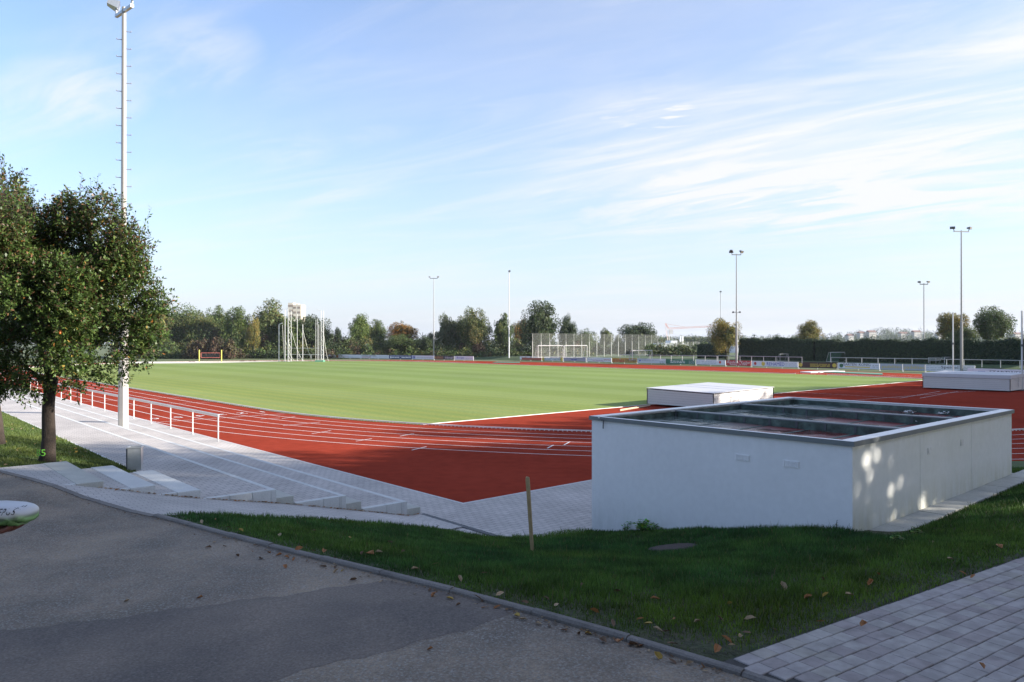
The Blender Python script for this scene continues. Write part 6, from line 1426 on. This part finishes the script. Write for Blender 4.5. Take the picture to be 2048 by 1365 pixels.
def onwall(px, off=0.12):
    d, s_ = on_front(px); q = S(s_, GT0 - off); return Vector((q.x, q.y, float(hb(q.x, q.y))))
weed(onwall(1258), 0.22, 7, 0.14, 'small leafy weed against the garage wall, left of the bushier one', 0.03, 1, (0.11, 0.22, 0.04))
weed(onwall(1302, 0.2), 0.24, 22, 0.32, 'bushy green weed growing against the grey garage wall', 0.042, 2, (0.14, 0.29, 0.045))
weed(onwall(1680), 0.20, 3, 0.05, 'thin dry stem near the front corner of the garage', 0.012, 3, (0.07, 0.06, 0.03))
q = P(1375, 1068, 0.45); q.z = float(hb(q.x, q.y))
for px, t_, nm in ((700, 7.35, 'dark small weed at the grass edge of the ramp, below the middle terrace'), (1640 * 0.293 + 350, 9.5, 'tiny upright weed at the foot of the ramp')):
    qq = S(12.72, t_ - 0.3, zr(t_)); weed(qq, 0.14, 5, 0.16, nm, 0.02, 5, (0.02, 0.04, 0.012))
for px, py, nm in ((1835, 1072, 'pale leafy weed in the grass before the concrete strip'), (1795, 1085, 'low pale weed left of the leafy one near the concrete strip')):
    z = 1.2
    for _ in range(6): q = P(px, py, z); z = float(hb(q.x, q.y))
    weed(Vector((q.x, q.y, z)), 0.13, 8, 0.12, nm, 0.026, 7, (0.13, 0.22, 0.05))
# ------------------------------------------------------------------ stake and manhole
z = 0.6
for _ in range(8): q = P(1065, 1105, z); z = float(hb(q.x, q.y))
top_ = D(1055, q.y, ZY(955, q.y)); m_stake = mat('stake_wood', (0.42, 0.31, 0.16), 0.8, noise=(14, 0.3), bump=(60, 0.5, 0.003))
g = MB(); b_ = Vector((q.x, q.y, z - 0.05)); vs = []
for f, r_ in ((0, 0.022), (0.16, 0.030), (0.97, 0.034), (1.0, 0.030)):
    c = b_.lerp(top_, f); a0 = 0.5
    for k in range(4): a = a0 + k * math.pi / 2; vs.append(c + Vector((math.cos(a) * r_ * 1.2, math.sin(a) * r_ * 1.2, 0.012 * (k % 2) if f == 1 else 0)))
g.add(vs, [(3, 2, 1, 0), (12, 13, 14, 15)] + [(4 * i + k, 4 * i + (k + 1) % 4, 4 * i + 4 + (k + 1) % 4, 4 * i + 4 + k) for i in range(3) for k in range(4)])
tag(g.build('wooden_stake', m_stake, bevel=0.003), 'slightly leaning square wooden stake standing in the bank grass', 'stake')
mz = float(hb(mh.x, mh.y)) + 0.02
gx_ = (float(hb(mh.x + 0.3, mh.y)) - float(hb(mh.x - 0.3, mh.y))) / 0.6; gy_ = (float(hb(mh.x, mh.y + 0.3)) - float(hb(mh.x, mh.y - 0.3))) / 0.6
mr_ = empty('manhole_cover', (mh.x, mh.y, mz), 'round brown manhole cover sunk in the bank grass', 'manhole cover')
def disc(name, r0_, r1_, h0, m, parent, n=32):
    g = MB(); vs = []
    for r_, z_ in ((r0_, h0 - 0.04), (r0_, h0), (r1_, h0)):
        for k in range(n): a = 2 * math.pi * k / n; x_, y_ = math.cos(a) * r_, math.sin(a) * r_; vs.append((mh.x + x_, mh.y + y_, mz + z_ + gx_ * x_ + gy_ * y_))
    fs_ = [(i * n + k, i * n + (k + 1) % n, (i + 1) * n + (k + 1) % n, (i + 1) * n + k) for i in range(2) for k in range(n)]
    if r1_ < r0_ * 0.5: fs_ = fs_[:n] + [tuple(n + k for k in range(n))]; vs = vs[:2 * n]
    g.add(vs, fs_); return g.build(name, m, parent)
disc('frame', 0.39, 0.33, 0.012, mat('manhole_frame', (0.075, 0.06, 0.052), 0.95, noise=(12, 0.4)), mr_); disc('cover', 0.325, 0.0, 0.018, mat('manhole_lid', (0.085, 0.06, 0.05), 0.95, noise=(16, 0.5), bump=(40, 1, 0.01)), mr_)
# ================================================================== far background
m_hill = mat('hill_ground', (0.05, 0.07, 0.035), 0.95, noise=(0.01, 0.4))
def ridge(name, prof, d0, dback, m):
    mb = MB(); n = len(prof)
    for px, yt in prof:
        a = D(px, d0); b = D(px, (d0 + dback) / 2); z = ZY(yt, (d0 + dback) / 2); c = D(px, dback * 1.2)
        mb.v += [(a.x, a.y, -0.5), (a.lerp(b, 0.5).x, a.lerp(b, 0.5).y, z * 0.55), (b.x, b.y, z), (c.x, c.y, -0.5)]
    for i in range(n - 1):
        for j in range(3): mb.f.append((i * 4 + j, i * 4 + 4 + j, i * 4 + 5 + j, i * 4 + 1 + j)); mb.m.append(0)
    return struct(mb, name, m, smooth=True)
rdg = [(1280, 686), (1330, 684), (1400, 683.5), (1500, 684), (1600, 682), (1650, 680), (1700, 676), (1760, 672), (1800, 669), (1860, 673), (1920, 677), (1980, 676), (2050, 674), (2200, 672), (2500, 676)]
ridge('hill', rdg, 1000, 1500, m_hill)
ridge('far_hill', [(500, 686.5), (700, 684), (840, 679), (900, 680), (1000, 683), (1200, 684.5), (1400, 684), (1650, 683), (1900, 681), (2300, 680)], 2400, 3200, m_hill)
rows = []; rg = np.random.default_rng(31)
for px in np.arange(1300, 2300, 5.0):
    yt = np.interp(px, [p[0] for p in rdg], [p[1] for p in rdg])
    for dd, f in ((1050, 0.3), (1150, 0.62), (1250, 1.0)):
        x = px + rg.normal() * 4; p = D(x, dd + rg.normal() * 20); z = max(ZY(yt, 1250), 0.5) * f; h = rg.uniform(4, 9) * (1.25 if 1745 < px < 1800 else 1); 
        rows.append((p.x, p.y, z + h * 0.4, rg.uniform(4, 8), h))
mass('hillside_wood', rows, 70000, 1.0, ['dark', 'green', 'conifer'], 'hazy wooded hillside behind the hedge', rng=np.random.default_rng(9))
m_wallc = mat('cream_wall', (0.62, 0.56, 0.47), 0.8); m_wallw = mat('white_wall', (0.66, 0.66, 0.66), 0.8); m_rooft = mat('tile_roof', (0.16, 0.09, 0.07), 0.8); m_winf = mat('window_glass', (0.06, 0.07, 0.09), 0.2)
def house(px, d, z, w_, h, dp, lab, roofh=2.6, rows_=2, cols=4, wall=None, ang=0.2):
    p = D(px, d, z); root = empty('house', p, lab, 'house', 'houses on the hillside'); e1 = Vector((math.cos(ang), math.sin(ang), 0)); e2 = Vector((-e1.y, e1.x, 0)); f_ = (Vector((p.x, p.y, 0)), e1, e2); wall = wall or m_wallw
    g = MB(); g.box((-w_ / 2, -dp / 2, z - 6), (w_ / 2, dp / 2, z + h), f_); g.build('wall', wall, root)
    g = MB(); o = f_[0]; P3 = lambda a, b, c: o + e1 * a + e2 * b + Vector((0, 0, c))
    a, b, e = w_ / 2 + 0.4, dp / 2 + 0.5, z + h
    g.add([P3(-a, -b, e), P3(a, -b, e), P3(a, b, e), P3(-a, b, e), P3(-a, 0, e + roofh), P3(a, 0, e + roofh)], [(0, 1, 5, 4), (2, 3, 4, 5), (1, 2, 5), (3, 0, 4), (3, 2, 1, 0)]); g.build('roof', m_rooft, root)
    for r_ in range(rows_):
        for c_ in range(cols):
            g = MB(); x_ = -w_ / 2 + (c_ + 0.5) * w_ / cols; z_ = z + h * (r_ + 0.35) / rows_; g.box((x_ - 0.5, -dp / 2 - 0.05, z_), (x_ + 0.5, -dp / 2 - 0.005, z_ + 1.2), f_); g.build('window', m_winf, root)
    return root
for px, py, w_, lab in ((1700, 671, 10, 'leftmost pale house on the wooded hill'), (1722, 666, 9, 'pale house left of the highest trees on the hill'), (1742, 664, 12, 'wide white house just left of the hilltop trees'), (1806, 667, 13, 'low house with brown roof right of the hilltop trees'),
                        (1832, 664, 12, 'brown-roofed house left of the short mast on the hill'), (1880, 668, 12, 'pale house right of the short mast on the hill'), (2032, 668, 11, 'white house on the hill near the right edge')):
    house(px, 1110, ZY(py + 6, 1110) - 1.0, w_, 5.0, 8, lab, wall=mat('hill_house_wall', (0.42, 0.40, 0.37), 0.8))
# apartment tower
d = 430.0; tb = empty('apartment_tower', D(588, d), 'pale apartment tower rising above the wood behind the throwing cage', 'building')
for a, b, yt, m, nm in ((576, 586, 606, m_wallc, 'wing'), (585.2, 602, 609.5, m_wallc, 'main_block')):
    g = MB(); x0, x1 = D(a, d).x, D(b, d).x; zt = ZY(yt, d); g.box((x0, d, 0), (x1, d + 9, zt)); blk = g.build(nm, m, tb)
    for r_ in range(5):
        for c_ in range(2):
            g = MB(); xx = x0 + (x1 - x0) * (c_ + 0.5) / 2; zz = zt - 1.9 - r_ * 2.8; g.box((xx - 0.75, d - 0.06, zz - 0.5), (xx + 0.75, d - 0.01, zz + 0.7)); g.build('window', mat('window_warm', (0.30, 0.24, 0.2), 0.4), blk)
g = MB(); g.box((D(586, d).x + 1, d + 2, ZY(609.5, d)), (D(594, d).x, d + 6, ZY(607.5, d))); g.build('lift_housing', m_wallc, tb)
# industrial halls
d = 330.0; hl_ = empty('industrial_hall', D(1360, d), 'low white industrial hall behind the mesh fence with two vent stacks', 'building')
g = MB(); g.box((D(1329, d).x, d, 0), (D(1374, d).x, d + 30, ZY(687, d))); g.build('main_hall', m_wallw, hl_)
g = MB(); g.box((D(1344, d).x, d + 2, ZY(687, d)), (D(1357, d).x, d + 14, ZY(681.5, d))); g.build('roof_box', m_wallw, hl_)
for px in (1360.5, 1364.8): g = MB(); q = D(px, d + 4); g.tube([Vector((q.x, q.y, ZY(687, d))), Vector((q.x, q.y, ZY(672, d)))], 0.42, 10); g.build('vent_stack', m_wallw, hl_)
g = MB(); g.box((D(1374, d).x, d + 4, 0), (D(1382, d).x, d + 20, ZY(688, d))); g.build('annex', m_wallc, hl_)
d = 290.0; th = empty('arched_hall', D(1415, d), 'white hall with arched roof between the fence and the yellow tree', 'building'); g = MB(); prf = []
for k in range(13): a = math.pi * k / 12; prf.append((math.cos(a), math.sin(a)))
x0, x1 = D(1376, d).x, D(1448, d).x; cx_ = (x0 + x1) / 2; hw = (x1 - x0) / 2; zb = ZY(700, d); zt = ZY(689, d); vs = []
for y_ in (d, d + 25):
    for c_, s_ in prf: vs.append((cx_ + c_ * hw, y_, zb + s_ * (zt - zb)))
g.add(vs, [(k, k + 1, 14 + k, 13 + k) for k in range(12)] + [tuple(range(13)), tuple(range(25, 12, -1))]); g.build('arched_roof', m_wallw, th)
g = MB(); g.box((x0, d + 0.2, 0), (x1, d + 24.8, zb)); g.build('wall', m_wallw, th)
d = 300.0; wb = empty('flat_roofed_hall', D(1505, d), 'flat-roofed white hall with a window band right of the tall mast', 'building'); g = MB(); g.box((D(1476, d).x, d, 0), (D(1532, d).x, d + 15, ZY(684, d))); g.build('wall', m_wallw, wb)
g = MB(); g.box((D(1474, d).x, d - 0.6, ZY(684, d)), (D(1534, d).x, d + 16, ZY(680.5, d))); g.build('roof', m_wallw, wb)
for k in range(13): g = MB(); q = D(1478.5 + k * 4.1, d); g.box((q.x - 0.33, d - 0.05, ZY(687.5, d)), (q.x + 0.33, d - 0.01, ZY(684.6, d))); g.build('window', m_winf, wb)
# crane
d = 345.0; cr = empty('tower_crane', D(1337, d), 'pale tower crane with a long reddish jib above the halls', 'crane'); m_cr = mat('crane_paint', (0.48, 0.20, 0.14), 0.6); m_crw = mat('crane_white', (0.55, 0.53, 0.50), 0.6)
def truss(a, b, w_, m, nm, n_):
    g = MB(); e = (b - a).normalized(); up = Vector((0, 1, 0)).cross(e).normalized(); cs = [(-w_, -w_), (w_, -w_), (w_, w_), (-w_, w_)]
    for u_, v_ in cs: o_ = up * u_ + Vector((0, v_, 0)); g.tube([a + o_, b + o_], 0.06, 4)
    for k in range(n_):
        p_, q_ = a.lerp(b, k / n_), a.lerp(b, (k + 1) / n_); s_ = 1 if k % 2 else -1; g.tube([p_ + up * w_ * s_ + Vector((0, -w_, 0)), q_ - up * w_ * s_ + Vector((0, -w_, 0))], 0.04, 3)
    g.build(nm, m, cr)
truss(D(1337, d, 0), D(1337, d, ZY(657, d)), 0.5, m_crw, 'tower', 14); truss(D(1337, d, ZY(657.5, d)), D(1437, d, ZY(652.5, d)), 0.28, m_cr, 'jib', 30); truss(D(1337, d, ZY(657.5, d)), D(1331, d, ZY(647.5, d)), 0.22, m_cr, 'mast_head', 4)
g = MB(); g.tube([D(1331, d, ZY(648, d)), D(1373, d, ZY(655, d))], 0.05, 3); g.tube([D(1331, d, ZY(648, d)), D(1331, d, ZY(655, d)), D(1337, d, ZY(690, d))], 0.05, 3); g.build('stay', m_cr, cr)
g = MB(); q = D(1338, d, ZY(660, d)); g.box((q.x - 0.2, d - 1.5, q.z - 2), (q.x + 1.6, d - 0.6, q.z)); g.build('cabin', m_crw, cr)
rows = []
for px in list(np.arange(1300, 1345, 6)) + list(np.arange(1366, 1450, 6)) + list(np.arange(1530, 1580, 6)):
    p = D(px, 520 + rg.normal() * 10); z_ = ZY({0: 675, 1: 677}.get(int(px) % 2, 676) + rg.normal() * 1.5 + (3 if px > 1500 else 0), 520); rows.append((p.x, p.y, z_ * 0.5, 4.5, z_ * 0.55))
for px in np.arange(1540, 1575, 8): p = D(px, 480); rows.append((p.x, p.y, 3.5, 4, 3.6))
mass('distant_trees', rows, 16000, 0.6, ['dark', 'conifer', 'pale'], 'hazy distant trees behind the industrial halls', rng=np.random.default_rng(10))
for px, yt in ((845, 665),): 
    q = D(px, 400); g = MB(); g.tube([q, Vector((q.x, q.y, ZY(yt, 400)))], 0.12, 5); tag(g.build('utility_pole', m_dark), 'thin dark pole above the bushes left of the slim mast', 'pole')
# ================================================================== person holding a bag, mostly outside the photo on the left
def skin(name, pts, edges, rads, m, parent, sub=2, root=0):
    me = bpy.data.meshes.new(name); me.from_pydata(pts, edges, []); me.materials.append(m); o = link(name, me, parent)
    md = o.modifiers.new('skin', 'SKIN'); md.use_smooth_shade = True
    for i, r_ in enumerate(rads): v = me.skin_vertices[0].data[i]; v.radius = (r_, r_) if isinstance(r_, float) else r_; v.use_root = (i == root)
    sb = o.modifiers.new('sub', 'SUBSURF'); sb.levels = sub; sb.render_levels = sub; return o
gz = float(za(-1.95, 2.3)); B0 = Vector((-1.98, 2.32, gz)); V3_ = lambda x, y, z: (B0.x + x, B0.y + y, B0.z + z)
m_skin = mat('skin', (0.42, 0.24, 0.17), 0.55); m_jac = mat('dark_jacket', (0.05, 0.035, 0.04), 0.85, noise=(8, 0.3)); m_jean = mat('jeans', (0.05, 0.06, 0.10), 0.9, noise=(10, 0.3)); m_hair = mat('hair', (0.05, 0.03, 0.02), 0.7, noise=(50, 0.5))
per = empty('person', B0, 'person in a dark jacket, only the hand with a bag reaching in from the left', 'person')
hx, hy, hz2 = D(8, 2.2, ZY(1046, 2.2)) - B0
pp = [V3_(0, 0, .95), V3_(0, 0, 1.12), V3_(0, 0, 1.33), V3_(0, 0, 1.45), V3_(0.0, -.01, 1.53), V3_(.02, -.02, 1.64), V3_(.02, -.02, 1.72),
      V3_(-.03, -.09, .9), V3_(-.03, -.1, .5), V3_(-.04, -.1, .08), V3_(.1, -.12, .03), V3_(.03, .09, .9), V3_(.03, .1, .5), V3_(.02, .1, .08), V3_(.16, .1, .03),
      V3_(.03, -.17, 1.40), V3_(.10, -.22, 1.16), V3_(hx - 0.06, hy - 0.02, hz2 - 0.01), V3_(0, .18, 1.40), V3_(-.02, .24, 1.12), V3_(.06, .23, .88)]
body = skin('body', pp, [(0, 1), (1, 2), (2, 3), (3, 4), (4, 5), (5, 6), (0, 7), (7, 8), (8, 9), (9, 10), (0, 11), (11, 12), (12, 13), (13, 14), (3, 15), (15, 16), (16, 17), (3, 18), (18, 19), (19, 20)],
     [.13, .12, .13, .09, .055, .095, .07, .085, .06, .045, .04, .085, .06, .045, .04, .06, .045, .03, .06, .045, .032], m_skin, per)
skin('jacket', [V3_(0, 0, .88), V3_(0, 0, 1.1), V3_(0, 0, 1.3), V3_(0, 0, 1.44), V3_(.03, -.17, 1.41), V3_(.10, -.22, 1.16), V3_(hx - 0.12, hy - 0.03, hz2 - 0.02), V3_(0, .18, 1.41), V3_(-.02, .24, 1.12), V3_(.05, .23, .92)],
     [(0, 1), (1, 2), (2, 3), (3, 4), (4, 5), (5, 6), (3, 7), (7, 8), (8, 9)], [.165, .155, .16, .10, .078, .062, .046, .078, .062, .046], m_jac, per)
skin('trousers', [V3_(0, 0, .97), V3_(-.03, -.09, .88), V3_(-.03, -.1, .5), V3_(-.04, -.1, .1), V3_(.03, .09, .88), V3_(.03, .1, .5), V3_(.02, .1, .1)], [(0, 1), (1, 2), (2, 3), (0, 4), (4, 5), (5, 6)], [.15, .105, .085, .07, .105, .085, .07], m_jean, per)
skin('hair', [V3_(.0, -.02, 1.66), V3_(-.01, -.02, 1.73), V3_(-.05, -.02, 1.62)], [(0, 1), (0, 2)], [.105, .08, .07], m_hair, per)
for yy in (-.1, .1): skin('shoe', [V3_(-.08, yy, .05), V3_(.05, yy, .05), V3_(.17, yy, .035)], [(0, 1), (1, 2)], [.05, .055, .04], m_dark, per)
# the hand under the bag: palm and five fingers
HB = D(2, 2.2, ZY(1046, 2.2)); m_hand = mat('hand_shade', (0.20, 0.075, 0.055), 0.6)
def hpt(a, b, c): return (HB.x + a, HB.y + b, HB.z + c)
pv = [hpt(-.075, -.01, -.012), hpt(-.03, -.01, -.006), hpt(.0, -.01, -.006)]; pe = [(0, 1), (1, 2)]; pr = [.022, (.018, .036), (.016, .038)]
skin('palm', pv, pe, pr, m_hand, per)
for k, (yo, ln_) in enumerate(((-.040, .058), (-.020, .070), (.002, .066), (.022, .052))):
    skin('finger', [hpt(-.012, yo - .004, -.008), hpt(.010, yo - .006, -.012), hpt(.010 + ln_ * .42, yo - .008, -.013), hpt(.010 + ln_ * .75, yo - .010, -.006), hpt(.010 + ln_, yo - .010, .004)], [(0, 1), (1, 2), (2, 3), (3, 4)], [.009, .009, .0085, .008, .0065], m_hand, per)
skin('thumb', [hpt(-.055, -.04, -.008), hpt(-.035, -.062, .004), hpt(-.012, -.070, .020), hpt(.004, -.068, .032)], [(0, 1), (1, 2), (2, 3)], [.012, .011, .0095, .008], m_hand, per)
# bag
bagm = leafmat('bag_plastic', 0.15, 0.35, 0.5); bc = D(-3, 2.19, ZY(1025, 2.19)); nu, nv = 48, 24; vs = []; cs = []; rng = np.random.default_rng(4)
ax_, ay_, az_ = 0.104, 0.060, 0.029
for j in range(nv + 1):
    ph = -math.pi / 2 + math.pi * j / nv
    for i in range(nu):
        th_ = 2 * math.pi * i / nu; f = lambda c, e: math.copysign(abs(c) ** e, c)
        x_, y_, z_ = f(math.cos(ph), .35) * f(math.cos(th_), .35), f(math.cos(ph), .6) * f(math.sin(th_), .8), f(math.sin(ph), .75)
        cr_ = 0.09 * math.sin(x_ * 13 + z_ * 9) * (1 if z_ < 0 else .25) + 0.04 * math.sin(x_ * 31 + y_ * 11 + 2) * (1 if z_ < 0.1 else .15)
        vs.append((bc.x + ax_ * x_, bc.y + ay_ * y_ * (1 + cr_), bc.z + az_ * z_ * (1 + cr_ * 1.3) - 0.012 * x_ * 0 - 0.006 * x_ * (1 if x_ > 0 else 0)))
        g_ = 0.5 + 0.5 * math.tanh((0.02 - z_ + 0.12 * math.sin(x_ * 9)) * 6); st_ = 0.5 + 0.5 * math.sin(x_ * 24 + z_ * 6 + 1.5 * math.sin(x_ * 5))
        gc = np.array([0.16, 0.36, 0.09]) * (0.25 + 1.1 * st_) + np.array([0.22, 0.22, 0.20]) * st_ ** 3; cs.append(tuple(np.array([0.74, 0.73, 0.76]) * (1 - g_) + gc * g_) + (1.0,))  # fold shading and pale crests put into the vertex colours
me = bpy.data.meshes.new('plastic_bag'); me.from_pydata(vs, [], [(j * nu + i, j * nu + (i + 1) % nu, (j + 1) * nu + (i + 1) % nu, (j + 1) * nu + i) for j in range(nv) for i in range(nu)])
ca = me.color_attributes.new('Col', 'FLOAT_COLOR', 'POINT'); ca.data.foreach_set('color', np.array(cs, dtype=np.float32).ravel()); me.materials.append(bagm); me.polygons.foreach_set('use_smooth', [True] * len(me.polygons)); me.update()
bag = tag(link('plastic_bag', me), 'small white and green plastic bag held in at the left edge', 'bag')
cu = bpy.data.curves.new('t', 'FONT'); cu.body = "EPUS'"; cu.size = 0.030; cu.align_x = 'LEFT'; cu.align_y = 'CENTER'; cu.space_character = 1.15; tmp = bpy.data.objects.new('t', cu); me = bpy.data.meshes.new_from_object(tmp); bpy.data.objects.remove(tmp)
from mathutils.bvhtree import BVHTree
bvh = BVHTree.FromPolygons([v.co.copy() for v in bag.data.vertices], [tuple(p.vertices) for p in bag.data.polygons])
mnx = min(v.co.x for v in me.vertices)
for v in me.vertices:
    x_, z_ = bc.x + 0.040 + (v.co.x - mnx) * 0.62, bc.z + 0.012 + v.co.y * 0.8
    h_ = bvh.ray_cast(Vector((x_, bc.y - 0.5, z_)), Vector((0, 1, 0)))
    v.co = (x_, (h_[0].y if h_[0] else bc.y) - 0.0012, z_)
me.materials.clear(); me.materials.append(m_txt['k']); me.name = 'lettering'; link('lettering', me, bag)

# ================================================================== air
hzb = MB(); hzb.box((-900, -120, -1.0), (2600, 3900, 62)); hm = bpy.data.materials.new('haze_air'); hm.use_nodes = True; t = hm.node_tree; t.nodes.remove(t.nodes['Principled BSDF'])
pvn = N(t, 'ShaderNodeVolumePrincipled'); pvn.inputs['Color'].default_value = (0.80, 0.88, 1.0, 1); pvn.inputs['Density'].default_value = 0.00010; pvn.inputs['Anisotropy'].default_value = 0.2
L(t, pvn.outputs[0], t.nodes['Material Output'].inputs['Volume']); tag(hzb.build('haze', hm), label='thin morning haze over the whole ground', kind='stuff')
